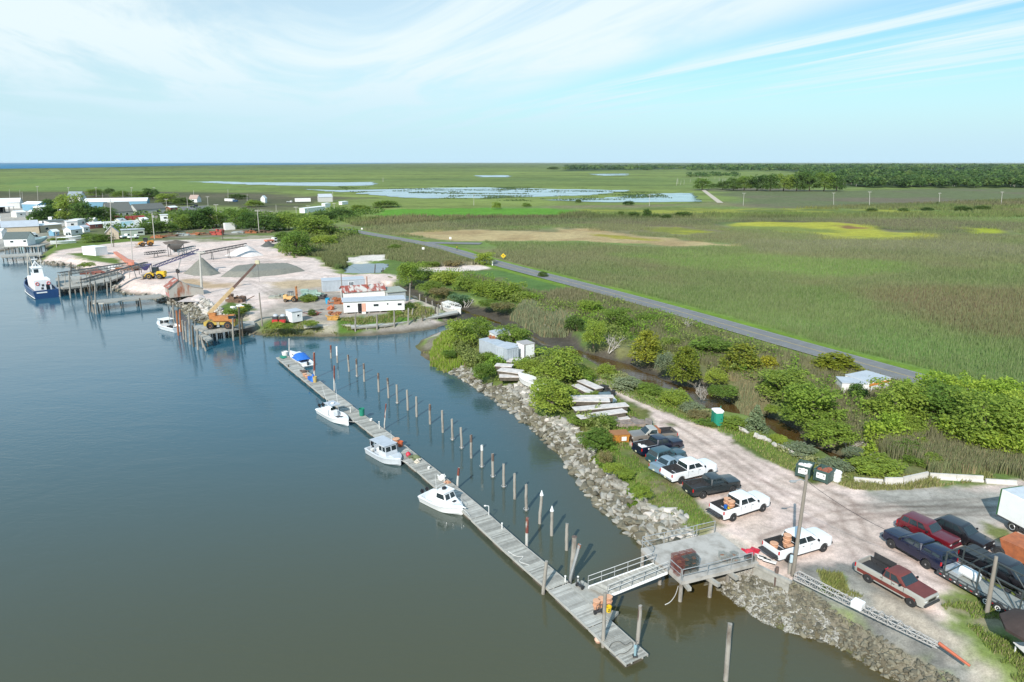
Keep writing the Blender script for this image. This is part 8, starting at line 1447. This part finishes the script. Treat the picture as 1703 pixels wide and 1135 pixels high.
def orange_hull():
 a, Wd, hd = frame((192, 424), (222, 445)); r_ = root('old_hull', a, hd, 'faded salmon orange hull lying beside the conveyor pier', 'hull'); L_ = Wd; q = MB(); q.loft([[(0, -.5, .6), (0, .5, .6), (0, .6, 1.2), (0, -.6, 1.2)], [(L_ * .6, -.6, .3), (L_ * .6, .6, .3), (L_ * .6, .7, 1.1), (L_ * .6, -.7, 1.1)], [(L_ * .85, -1, .3), (L_ * .85, 1, .3), (L_ * .85, 1.3, 1.5), (L_ * .85, -1.3, 1.5)], [(L_, -.3, .6), (L_, .3, .6), (L_, .4, 1.7), (L_, -.4, 1.7)]]); q.build('shell', SALMON, r_)
orange_hull()
heap(P(157, 454), (9, 3, 1.4), mat('rust_brown', (.2, .07, .05), .8), 'low rusty barge box on the cove shore', 'barge box', 'barge_box', 5, 71); heap(P(190, 447), (5, 3, 1.5), WHITE, 'white tarp covered heap beside the salmon hull', 'heap', 'white_heap', 4, 72)
# ---- spit: container, boxes, floats
r_ = building((797, 588), (843, 606), 2.5, 2.5, 'flat', 0, CONTG, CONTG, 'long grey ribbed container half hidden by scrub on the spit', 'container', 'shipping_container', rib=True, over=.03)
building((845, 605), (862, 597), 2.4, 2.5, 'flat', .1, CONTG, METROOF, 'short grey container doors beside the white box on the spit', 'container', 'shipping_container', rib=True, over=.03); r_ = building((872, 602), (889, 599), 2.5, 2.9, 'flat', 0, WHITE, mat('dirty_roof', (.36, .34, .33), .9), 'white truck box with grey frame under the dark tree', 'truck box', 'truck_box', over=.05)
q = MB(); [q.box((x, -.05, 1.45), (.14, .08, 2.9)) for x in (.05, 2.1)]; q.build('door_frame', STEELD, r_); building((814, 569), (826, 576), 3.0, 2.0, 'flat', .3, WHITE, METROOF, 'small white hut with a rusty drum on its roof', 'hut', 'hut', over=.1); scrap(819, 566, (1.3, 1.1, 1.0), RUST, 'rusty orange reel on the small white hut roof', 'rusty_reel', 15, z=GZ + 2.3, n=8)
FLOAT = mat('dirty_float_white', (.56, .51, .475), .8, var=.25, scale=1.4, detail=8)
def slab(A, B, w_, z0, h, label, m=FLOAT, name='dock_float', cat='float', group='old floats on the spit', rx=0.):
 a, L_, hd = frame(A, B, GZ + z0 + h); r_ = root(name, (a.x, a.y, GZ + z0), hd, label, cat, group); q = MB(); q.box((L_ / 2, w_ / 2, h), (L_, w_, .12), T(rx=rx), bev=.03); q.build('slab', m, r_); q = MB(); q.box((L_ / 2, w_ / 2, h / 2 - .05), (L_ * .94, w_ * .86, h - .1), T(rx=rx)); q.build('underside', DARKW, r_)
slab((966, 697.5), (1044, 686), 1.5, .5, .6, 'front white float of the big stack on the spit'); slab((957, 684), (1047, 676), 1.5, .75, .6, 'second white float from the front of the big stack'); slab((945, 668), (1015, 669), 1.5, .9, .6, 'third white float from the front of the big stack'); slab((944, 663), (1022, 662), 1.2, .95, .6, 'rearmost white float of the big stack'); slab((968, 703), (992, 702), 1.0, .05, .4, 'short white float on the ground, left front of the big stack'); slab((1020, 700), (1049, 697), 1.0, .05, .4, 'short white float on the ground, right front of the big stack')
slab((959, 634), (991, 648), 1.5, .4, .5, 'long white float beside the lane behind the big stack'); slab((950, 641), (978, 655), 1.3, .2, .5, 'narrow white float left of the long one by the lane'); slab((826, 617), (864, 622), 2.0, .4, .7, 'pinkish slab on the small stack above the rocks'); slab((830, 628), (866, 628), 1.6, .05, .6, 'white slab at the bottom front of the small stack'); slab((822, 609), (851, 611), 1.6, .7, .6, 'white slab at the back of the small stack above the rocks'); slab((842, 602), (864, 604), 2.2, .3, .5, 'pale slab leaning against the bush right of the small stack')
r_ = root('fuel_tank', P(1005, 666), .2, 'dark blue grey cylindrical tank among the old floats', 'tank'); q = MB(); q.lathe([(.1, -.9), (.5, -.85), (.55, -.7), (.55, .7), (.5, .85), (.1, .9)], 16, T(0, 0, .7) @ Matrix.Rotation(1.57, 4, 'Z'), 'y'); q.build('shell', mat('tank_blue', (.09, .13, .15), .5), r_); q = MB(); [q.box((x, 0, .15), (.15, .9, .3)) for x in (-.5, .5)]; q.build('cradle', DARKW, r_)
heap(P(1002, 650), (2.6, 1.6, 1.2), RUBBER, 'black tarp covered heap beside the lane', 'heap', 'tarp_heap', 5, 81); heap(P(1014, 659), (2.0, 1.4, 1.1), RUBBER, 'black bag heap behind the white floats', 'heap', 'tarp_heap', 5, 82); heap(P(988, 655), (1.8, 1.4, 1.0), RUBBER, 'dark heap between the two floats by the lane', 'heap', 'tarp_heap', 5, 83); heap(P(1018, 668), (1.6, 1.6, .9), WHITEM, 'white crate pile at the right end of the old floats', 'crates', 'crate_pile', 8, 84)
simple = simple_boat((900, 640), (869, 628), .3, 6, 2.2, 1.0, WHITEM, 'derelict white skiff full of black gear under the bushes', False, GZ - .2); heap(P(882, 630, GZ + .4), (1.6, 1.4, .8), RUBBER, 'black tarp on the derelict skiff', 'tarp', 'tarp_heap', 4, 85)
scrap(1045, 706, (5.5, 2.2, .9), mat('brown_grey_pipes', (.24, .19, .16), .85, var=.4, scale=2), 'rack of rusty pipes and planks in front of the tan pickup', 'pipe_rack', 16); scrap(880, 626, (3.6, 1.0, .7), WOOD, 'grey broken frame between the slabs and the skiff', 'broken_frame', 17)
r_ = root('steel_crate', P(1029, 733), .15, 'rusty orange steel crate with a white notice on the grass', 'crate'); q = MB(); q.loft([[(-1, -.7, 0), (1, -.7, 0), (1, .7, 0), (-1, .7, 0)], [(-1.15, -.8, 1.0), (1.15, -.8, 1.0), (1.15, .8, 1.0), (-1.15, .8, 1.0)]]); q.build('body', mat('rusty_orange_paint', (.50, .22, .03), .7, col2=(.28, .11, .03), thr=(.4, .7), scale=2), r_); q = MB(); q.box((0, 0, 1.06), (2.3, 1.6, .1), bev=.03); q.build('lid', mat('rusty_lid2', (.3, .13, .05), .8), r_); q = MB(); q.box((.4, -.83, .55), (.6, .03, .5), T(rx=.0)); q.build('notice', WHITE, r_); q = MB(); [q.box((x, -.8, .5), (.1, .1, .9)) for x in (-.9, -.2, .95)]; q.build('rib', mat('rusty_orange_paint', (.50, .22, .03)), r_)
# ---- car park furniture
r_ = root('portable_toilet', P(1194.5, 711), .08, 'green portable toilet with a white roof at the edge of the car park', 'portable toilet'); q = MB(); q.box((0, .6, 1.05), (1.18, 1.18, 2.0), bev=.06); q.build('cabin', GREENP, r_); q = MB(); q.box((0, .6, .06), (1.26, 1.26, .12), bev=.03); q.build('skid', STEELD, r_)
q = MB(); q.loft([[(-.62, -.02, 2.05), (.62, -.02, 2.05), (.62, 1.22, 2.05), (-.62, 1.22, 2.05)], [(-.6, .05, 2.2), (.6, .05, 2.2), (.6, 1.15, 2.2), (-.6, 1.15, 2.2)], [(-.4, .3, 2.36), (.4, .3, 2.36), (.4, .9, 2.36), (-.4, .9, 2.36)]]); q.build('roof', WHITE, r_); q = MB(); q.box((0, -.015, 1.02), (.78, .05, 1.75), bev=.02); dr = q.build('door', mat('green_door', (.02, .24, .16), .5), r_); q = MB(); q.box((.28, -.06, 1.1), (.08, .05, .16)); q.build('handle', BLACKP, dr); q = MB(); q.box((0, -.03, 1.96), (.9, .04, .12)); q.build('sign_strip', WHITEM, r_)
q = MB(); q.tube((.5, .9, 2.1), (.5, .9, 2.6), .05, n=8); q.build('vent_pipe', GREENP, r_)
for i, (A, B, l) in enumerate([((1322, 793), (1346, 799), 'green dumpster with white panel, left of the pair'), ((1352, 800), (1376, 808), 'green dumpster full of reddish rubbish, right of the pair')]):
 a, Wd, hd = frame(A, B); r_ = root('dumpster', a, hd, l, 'dumpster', 'green dumpsters'); dg = mat('dumpster_green', (.045, .085, .075), .5, var=.15); W2 = Wd; q = MB(); f = lambda y0, y1, z, e=0: [(-e, y0, z), (W2 + e, y0, z), (W2 + e, y1, z), (-e, y1, z)]; q.loft([f(.1, 1.5, .15), f(0, 1.7, 1.35)], caps=False); q.loft([f(.16, 1.44, .2, -.06), f(.06, 1.64, 1.35, -.06)], caps=False); q.add(f(.1, 1.5, .16), [(0, 1, 2, 3)]); q.build('bin', dg, r_)
 q = MB(); [q.box((W2 / 2, y, 1.36), (W2 + .12, .1, .1)) for y in (0, 1.7)]; [q.box((x, .85, 1.36), (.1, 1.7, .1)) for x in (0, W2)]; [q.box((x, .0, .75), (.12, .12, 1.2)) for x in (.06, W2 - .06)]; q.build('rim', dg, r_); q = MB(); q.box((W2 / 2, -.02, .85), (W2 * .62, .05, .6), T(rx=-.0)); pn = q.build('panel', WHITE, r_)
 for s in (-1, 1): q = MB(); q.box((W2 / 2 + s * W2 * .2, -.05, .95), (.14, .03, .14), bev=.01); q.build('mark', BLACKP, pn)
 for x in (.2, W2 - .2): q = MB(); q.lathe([(.02, -.05), (.1, -.05), (.1, .05), (.02, .05)], 10, T(x, .2, .1), 'y'); q.build('caster', RUBBER, r_)
 scr = heap(a + Matrix.Rotation(hd, 3, 'Z') @ Vector((W2 / 2, .85, .85)), (W2 * .8, 1.3, .7), WHITEM if i == 0 else mat('red_brown_rubbish', (.28, .09, .05), .8, var=.5, scale=4), ['white rubbish filling the left green dumpster', 'reddish rubbish filling the right green dumpster'][i], 'rubbish', 'rubbish', 9, 90 + i)
r_ = root('drum', P(1391, 800), 0, 'dented white drum beside the right dumpster', 'drum'); q = MB(); q.lathe([(.02, 0), (.44, 0), (.46, .05), (.44, .1), (.44, .5), (.47, .54), (.44, .58), (.43, 1.0), (.47, 1.05), (.44, 1.1), (.40, 1.12), (.38, 1.06), (.02, 1.06)], 18); q.build('shell', WHITE, r_)
def log(A, B, r, label, m=DEAD, z=GZ + .2, name='driftwood_log', cat='log'):
 a, b = P(*A, z), P(*B, z); q = MB(); K = 6; rr = random.Random(int(A[0])); p = [a.lerp(b, k / K) - a + Vector((rr.uniform(-.15, .15), rr.uniform(-.15, .15), rr.uniform(-.05, .1))) for k in range(K + 1)]
 for k in range(K): q.tube(p[k], p[k + 1], r * (1.1 - .5 * k / K), r * (1.1 - .5 * (k + 1) / K), 7)
 o = one(q, name, m, label, cat); o.location = a
log((1227, 712), (1244, 720), .3, 'pale driftwood log left of the spruce'); log((1254, 724), (1283, 735), .38, 'thick grey log in front of the spruce'); log((1287, 739), (1312, 749), .25, 'broken log beyond the spruce along the creek'); log((1316, 752), (1340, 764), .2, 'thin weathered timber along the creek edge'); log((1005, 690), (1060, 694), .12, 'long dark timber under the white floats', DARKW)
def barrier(A, B, h, label, tilt=0.):
 a, L_, hd = frame(A, B); q = MB(); n = max(1, round(L_ / 3.2)); M = T(0, 0, 0, hd)
 for k in range(n): x0, x1 = k * L_ / n + .02, (k + 1) * L_ / n - .02; prof = [(-.3, 0), (.3, 0), (.3, .12), (.12, h * .45), (.09, h), (-.09, h), (-.12, h * .45), (-.3, .12)]; q.loft([[(x0, y, z) for y, z in prof], [(x1, y, z) for y, z in prof]], M=M)
 o = one(q, 'concrete_barrier', mat('pale_concrete', (.52, .49, .45), .9, var=.15, scale=1.2, detail=8), label, 'barrier'); o.location = a
barrier((1419, 801), (1468, 805), .5, 'low pale concrete kerb between the drum and the taller barriers'); barrier((1470, 806), (1500, 806), .8, 'pale concrete barrier at the creek end, left part'); barrier((1501, 805), (1542, 796), .8, 'slanting pale concrete barrier in the middle of the row'); barrier((1545, 796), (1634, 801), .65, 'long pale concrete barrier in front of the tan reeds'); barrier((1638, 803), (1690, 806), .45, 'low concrete remains at the right end of the barriers')
# white truss boom on the riprap
def truss():
 a, b = P(1324, 962, GZ + .2), P(1560, 1078, GZ + .2); e = P(1612, 1113, GZ); r_ = root('lattice_boom', a, 0, 'white lattice crane boom with an orange tip lying along the top of the riprap', 'crane boom'); b = b - a; e = e - a; d = b.normalized(); n = Vector((-d.y, d.x, 0)) * .34; up = Vector((0, 0, .48)); K = 16; q = MB(); wm = mat('chipped_white_steel', (.38, .365, .345), .6, col2=(.4, .26, .18), thr=(.62, .8), scale=1.5)
 c = lambda t, i, j: b * t + n * i * (1 - .5 * max(0, t - .7) / .3) + up * (j * (1 - .45 * max(0, t - .7) / .3) + .1)
 for i in (-1, 1):
  for j in (0, 1): q.tube(c(0, i, j), c(1, i, j), .05, n=6)
 for k in range(K):
  t0, t1 = k / K, (k + 1) / K
  for i in (-1, 1): q.tube(c(t0, i, k % 2), c(t1, i, 1 - k % 2), .024, n=5, caps=False)
  for j in (0, 1): q.tube(c(t0, -1 if k % 2 else 1, j), c(t1, 1 if k % 2 else -1, j), .024, n=5, caps=False); q.tube(c(t0, -1, j), c(t0, 1, j), .03, n=5, caps=False)
  for i in (-1, 1): q.tube(c(t0, i, 0), c(t0, i, 1), .03, n=5, caps=False)
 q.build('lattice', wm, r_); q = MB(); p = b * .47; q.box((0, 0, 0), (.8, .74, .54), T(p.x, p.y, .36, math.atan2(d.y, d.x)), bev=.03); q.build('gusset_plate', WHITE, r_); q = MB(); q.tube(b + Vector((0, 0, .4)), e + Vector((0, 0, .25)), .13, .09, 6); q.build('tip', mat('orange_red_steel', (.45, .12, .06), .7, var=.2), r_)
truss()
# bulkhead beside the pier head
r_ = root('bulkhead', P(1253, 946), 0, 'grey timber bulkhead with posts beside the pier head', 'bulkhead'); o0 = P(1253, 946); q = MB(); A, B = P(1255, 940) - o0, P(1313, 968) - o0; d = (B - A).normalized(); hd = math.atan2(d.y, d.x); [q.box(((B - A).length / 2, 0, -.25 - k * .42), ((B - A).length, .12, .4), T(A.x, A.y, 0, hd)) for k in range(4)]; q.build('planking', PLANK, r_); q = MB(); q.box(((B - A).length / 2, -.1, .1), ((B - A).length + .4, .3, .25), T(A.x, A.y, 0, hd)); q.build('cap_beam', WOOD, r_)
for x, y in ((1253, 957), (1289, 978), (1311, 967)): p = P(x, y, .8) - o0; q = MB(); q.tube((p.x, p.y, -2), (p.x, p.y, .75), .15, n=8); q.build('post', PILEB if x == 1289 else PILE, r_)
for i in range(3): q = MB(); q.box((0, 0, .1), (1.1, .35, .12), T(rz=-.6), bev=.02); o = one(q, 'board', WHITEM, ['pale board nearest the tailgate on the bulkhead', 'pale board between two others on the bulkhead', 'pale board farthest from the tailgate on the bulkhead'][i], 'board'); o.location = P(1264 + i * 8, 927 + i * 4, GZ + .15)
# things cut by the right edge
r_ = root('patio_umbrella', P(1716, 1092), 0, 'dark brown umbrella cut by the lower right edge', 'umbrella'); q = MB(); q.lathe([(2.2, 2.25), (1.2, 2.75), (.05, 3.05)], 8); q.lathe([(2.2, 2.05), (2.21, 2.25)], 8); q.build('canopy', mat('brown_canvas', (.05, .033, .028), .9, var=.2), r_); q = MB(); q.tube((0, 0, 0), (0, 0, 3.0), .04, n=8); q.box((0, 0, .06), (.8, .8, .12), bev=.03); q.build('mast', STEELD, r_); q = MB(); q.box((0, 0, .74), (1.5, 1.5, .06), bev=.02); [q.box((x, y, .36), (.07, .07, .72)) for x in (-.6, .6) for y in (-.6, .6)]; o = one(q, 'table', WHITEM, 'pale table under the dark brown umbrella', 'table'); o.location = P(1712, 1096)
r_ = root('rusty_skip', P(1712, 938), -1.1, 'rusty orange skip with a black wheel cut by the right edge', 'skip'); q = MB(); q.loft([[(-1.6, -1, .3), (1.6, -1, .3), (1.6, 1, .3), (-1.6, 1, .3)], [(-2, -1.2, 1.7), (2, -1.2, 1.7), (2, 1.2, 1.7), (-2, 1.2, 1.7)]]); q.build('body', mat('orange_rust_paint', (.42, .13, .05), .8, col2=(.28, .09, .04), thr=(.4, .7), scale=2), r_); [big_wheel(r_, x, s * 1.1, .45, STEELD, .3) for x in (-1.9, 1.4) for s in (-1, 1)]
# ---- beyond the creek
building((1443, 660), (1478, 652), 4, 2.1, 'flat', 0, WHITE, METROOF, 'white trailer with an orange stripe hidden among the trees', 'trailer', 'box_trailer', over=.05); a, Wd, hd = frame((1443, 660), (1478, 652)); r_ = [o for o in C.objects if o.get('label', '').startswith('white trailer with an orange')][0]; q = MB(); q.box((Wd / 2, -.03, 1.75), (Wd, .06, .35)); q.build('stripe', mat('orange_stripe', (.6, .22, .05), .6), r_); building((1398, 660), (1440, 662), 3, 2.0, 'flat', 0, WHITEM, METROOF, 'grey roofed trailer left of the orange striped one', 'trailer', 'box_trailer', over=.05)
q = MB(); q.box((0, 0, .75), (2.2, 1.7, .2), T(rx=.1)); q.box((0, -.8, .3), (2.0, .1, .9)); q.box((-1, 0, .3), (.1, 1.5, .9)); o = one(q, 'sluice_box', WOOD, 'grey wooden sluice box at the end of the brown creek', 'sluice box'); o.location = P(1463, 772, .6)
piling(1455, 779, 1455, 752, 'dark stake left of the wooden sluice box', r=.1, m=DARKW, name='creek_stake', z=.2); piling(1471, 768, 1471, 743, 'pale stake right of the wooden sluice box', r=.13, name='creek_stake', z=.5)
for i, (x, y) in enumerate([(862, 521), (868, 525), (878, 529), (889, 536), (893, 539), (899, 543), (906, 547), (912, 551), (918, 554)]): q = MB(); q.tube((0, 0, -.5), (random.uniform(-.15, .15), 0, random.uniform(.6, 1.4)), .13, .1, 7); o = one(q, 'rotten_stake', DEAD, f'rotten pale stake on the creek bank, {ORD[i]} from the left', 'stake', 'rotten stakes along the creek mud'); o.location = P(x, y, .7)
# ---- road furniture and the person on the verge
def sign(x, y, ty, label, m, diamond=True, s=.75):
 b = P(x, y, GZ + .1); h = top_z(x, ty, b) - GZ; r_ = root('road_sign', b, 0, label, 'road sign'); q = MB(); q.tube((0, 0, 0), (0, 0, h), .05, n=6); q.build('post', GALV, r_); q = MB(); q.box((0, -.06, 0), (s * 1.3, .03, s * 1.3), T(0, 0, h - s) @ Matrix.Rotation(math.pi / 4 if diamond else 0, 4, 'Y')); p = q.build('plate', m, r_)
 if diamond: q = MB(); q.box((0, -.085, h - s), (.55, .02, .16)); q.box((.2, -.085, h - s + .14), (.16, .02, .16)); q.build('symbol', BLACKP, p)
sign(837, 432, 421.5, 'yellow diamond road sign with a black arrow on the verge', YELLOW, True, 1.0); sign(749, 401, 394, 'white road sign at the mown field by the fork', WHITE, False, .7); sign(704, 420, 411, 'white road sign in the reeds on the near side of the road', WHITE, False, .7); sign(602, 384, 379, 'small pale road sign at the far bend of the road', WHITEM, False, .6)
q = MB(); q.box((0, 0, .7), (.35, .25, 1.4), bev=.04); o = one(q, 'marker_post', WHITE, 'white marker post at the road end of the pale turnout', 'post'); o.location = P(819, 442)
def person():
 b = P(760, 416.5, GZ + .17); me = bpy.data.meshes.new('person'); J = [(0, 0, .95), (0, 0, 1.2), (0, .0, 1.42), (0, 0, 1.53), (0, .0, 1.66), (0, 0, 1.76), (-.18, 0, 1.4), (-.26, .06, 1.13), (-.26, -.06, .88), (.18, 0, 1.4), (.26, -.06, 1.13), (.26, -.16, .9), (-.1, 0, .9), (-.11, -.1, .5), (-.11, .1, .08), (-.11, -.06, .03), (.1, 0, .9), (.11, .12, .5), (.11, .02, .08), (.11, -.14, .03)]
 E_ = [(0, 1), (1, 2), (2, 3), (3, 4), (4, 5), (2, 6), (6, 7), (7, 8), (2, 9), (9, 10), (10, 11), (0, 12), (12, 13), (13, 14), (14, 15), (0, 16), (16, 17), (17, 18), (18, 19)]; Rd = [.15, .14, .15, .06, .1, .08, .07, .05, .04, .07, .05, .04, .1, .075, .05, .045, .1, .075, .05, .045]
 me.from_pydata(J, E_, []); o = bpy.data.objects.new('person', me); C.objects.link(o); o.modifiers.new('skin', 'SKIN'); sv = me.skin_vertices[0].data
 for v, r in zip(sv, Rd): v.radius = (r, r)
 sv[0].use_root = True; m_ = o.modifiers.new('sub', 'SUBSURF'); m_.levels = m_.render_levels = 1; me.materials.append(mat('dark_clothes', (.03, .03, .025), .9, col2=(.12, .10, .03), thr=(.45, .6), scale=2)); o.location = b; tag(o, 'person in dark clothes walking on the verge at the road fork', 'person')
 q = MB(); q.lathe([(.02, 1.82), (.09, 1.79), (.115, 1.7), (.1, 1.66)], 10); q.build('hair', mat('dark_hair', (.02, .015, .01), .8), o); q = MB(); q.lathe([(.17, 1.02), (.19, 1.2), (.2, 1.38), (.12, 1.47)], 10); q.build('vest', mat('safety_yellow', (.5, .45, .03), .8), o)
person()
# ---- riprap
STONE = mat('riprap_stone', (.345, .33, .29), .92, col2=(.215, .20, .165), thr=(.35, .7), scale=2.2, bump=.4, detail=8, isl=.28); STONEL = mat('pale_riprap_stone', (.50, .455, .41), .92, var=.15, scale=2, bump=.3, detail=8); STONED = mat('dark_riprap_stone', (.15, .135, .095), .9, var=.3, scale=2, bump=.4, detail=8, isl=.35)
def rock_mesh(seed, flat):
 rr = random.Random(seed); bm = bmesh.new()
 for k in range(13): bm.verts.new((rr.uniform(-.5, .5) * (1 if k % 3 else .7), rr.uniform(-.36, .36), rr.uniform(-.5, .5) * flat))
 bmesh.ops.convex_hull(bm, input=bm.verts); bmesh.ops.delete(bm, geom=[v for v in bm.verts if not v.link_faces], context='VERTS'); bmesh.ops.bevel(bm, geom=bm.edges[:], offset=.02, segments=1, affect='EDGES'); bmesh.ops.triangulate(bm, faces=bm.faces); bm.verts.index_update(); v = np.array([tuple(q.co) for q in bm.verts]); f = np.array([[x.index for x in t.verts] for t in bm.faces]); bm.free(); return v, f
def riprap():
 RM = [rock_mesh(k, .38 if k < 6 else .75) for k in range(10)]; items = []
 def scatter(poly, n, s0, s1, pal, slabby, where):
  lo, hi = poly.min(0), poly.max(0); got = 0
  while got < n:
   x = rng.uniform(lo[0], hi[0], n * 4); y = rng.uniform(lo[1], hi[1], n * 4); k = sdist(x, y, poly) > -.3; x, y = x[k][:n - got], y[k][:n - got]; z = height(x, y)[0]; got += len(x)
   for a, b, c in zip(x, y, z):
    s = s0 + (s1 - s0) * random.random() ** 2.4; up = min(1, max(0, c / 1.9)); pd = random.random(); m = 2 if (up < (.45 if pal[0] < .9 else .85) and pd < pal[0]) else 1 if pd < pal[1] * (.3 + up) else 0
    items.append((s / math.hypot(a, b), a, b, c, s, m, random.randrange(6) if random.random() < slabby else 6 + random.randrange(4), where))
 scatter(RIP1, 3000, .28, 1.6, (.6, .12), .8, 'bank below the parked pickups'); scatter(RIP2, 3400, .14, .68, (1., .08), .5, 'bank beside the lattice boom'); scatter(RIP3, 1100, .5, 1.7, (.55, .4), .4, 'bank below the yard'); scatter(RIP4, 300, .5, 1.6, (.3, .4), .4, 'cove shore behind the tugboat')
 items.sort(key=lambda t: -t[0]); mats_ = [STONE, STONEL, STONED]; meshes = {}
 def xf(i, it):
  sc_, a, b, c, s, m, k, wh = it; return Matrix.Translation((a, b, c + s * .08)) @ Matrix.Rotation(random.random() * 6.28, 4, 'Z') @ Matrix.Rotation(random.gauss(0, .28), 4, 'X') @ Matrix.Rotation(random.gauss(0, .28), 4, 'Y') @ Matrix.Diagonal((s * random.uniform(.8, 1.3), s, s * random.uniform(.8, 1.2), 1))
 tone = ['grey', 'pale', 'dark muddy']; used = [0, 0, 0]
 for i, it in enumerate(items[:300]):
  key = (it[6], it[5])
  if key not in meshes:
   v, f = RM[it[6]]; o = npmesh('riprap_rock', v, f, mats_[it[5]]); meshes[key] = o.data; bpy.data.objects.remove(o)
  o = bpy.data.objects.new('riprap_rock', meshes[key]); C.objects.link(o); o.matrix_world = xf(i, it); shape = 'slab' if it[6] < 6 else 'block'; tag(o, f'{tone[it[5]]} stone {shape} among the riprap on the {it[7]}', 'rock', f'{tone[it[5]]} riprap {shape}s on the {it[7]}')
 for m in range(3):
  VV, FF, off = [], [], 0
  for i, it in enumerate(items[300:]):
   if it[5] != m: continue
   v, f = RM[it[6]]; M = np.array(xf(i, it)); VV.append(v @ M[:3, :3].T + M[:3, 3]); FF.append(f + off); off += len(v)
  o = npmesh('riprap', np.vstack(VV), np.vstack(FF), mats_[m]); tag(o, ['grey broken stone riprap along the shores', 'pale broken stone riprap along the shores', 'dark muddy stone riprap along the waterline'][m], 'rocks', kind='stuff')
 # oyster shell rubble on the lower slope and grit on the car park
 n = 9000; poly = np.vstack([PP([(1193, 976), (1235, 950), (1290, 985), (1400, 1050), (1391, 1071), (1311, 1046), (1234, 1006)], .6)]); lo, hi = poly.min(0), poly.max(0); x = rng.uniform(lo[0], hi[0], n * 3); y = rng.uniform(lo[1], hi[1], n * 3); k = (sdist(x, y, poly) + (fbm(x, y, 3, 3) - .5) * 2 > 0) & (fbm(x * .6, y * .6, 8, 3) > .3); x, y = x[k][:n], y[k][:n]; z = height(x, y)[0]
 nn = rng.normal(size=(len(x), 3)); nn[:, 2] = np.abs(nn[:, 2]) + .6; V, F4 = quads(np.stack([x, y, z + .04], -1), nn, .05 + .08 * rng.random(len(x))); o = npmesh('shell_rubble', V, F4, mat('oyster_shell', (.36, .35, .315), .8, var=.25, scale=3)); tag(o, 'pale oyster shell rubble on the slope beside the pier', 'shells', kind='stuff')
riprap()
# ============================================================= air
def haze():
 q = MB(); q.box((0, 14000, 20), (70000, 30000, 60)); o = q.build('haze', haze_mat()); tag(o, kind='stuff'); o['label'] = 'thin bluish air over the marsh'
def haze_mat():
 m = bpy.data.materials.new('air'); m.use_nodes = True; nt = m.node_tree; N = nt.nodes; N.remove(N['Principled BSDF']); v = N.new('ShaderNodeVolumePrincipled'); v.inputs['Color'].default_value = (.82, .92, 1, 1); v.inputs['Density'].default_value = 1.6e-5; nt.links.new(v.outputs[0], N['Material Output'].inputs['Volume']); return m
haze()
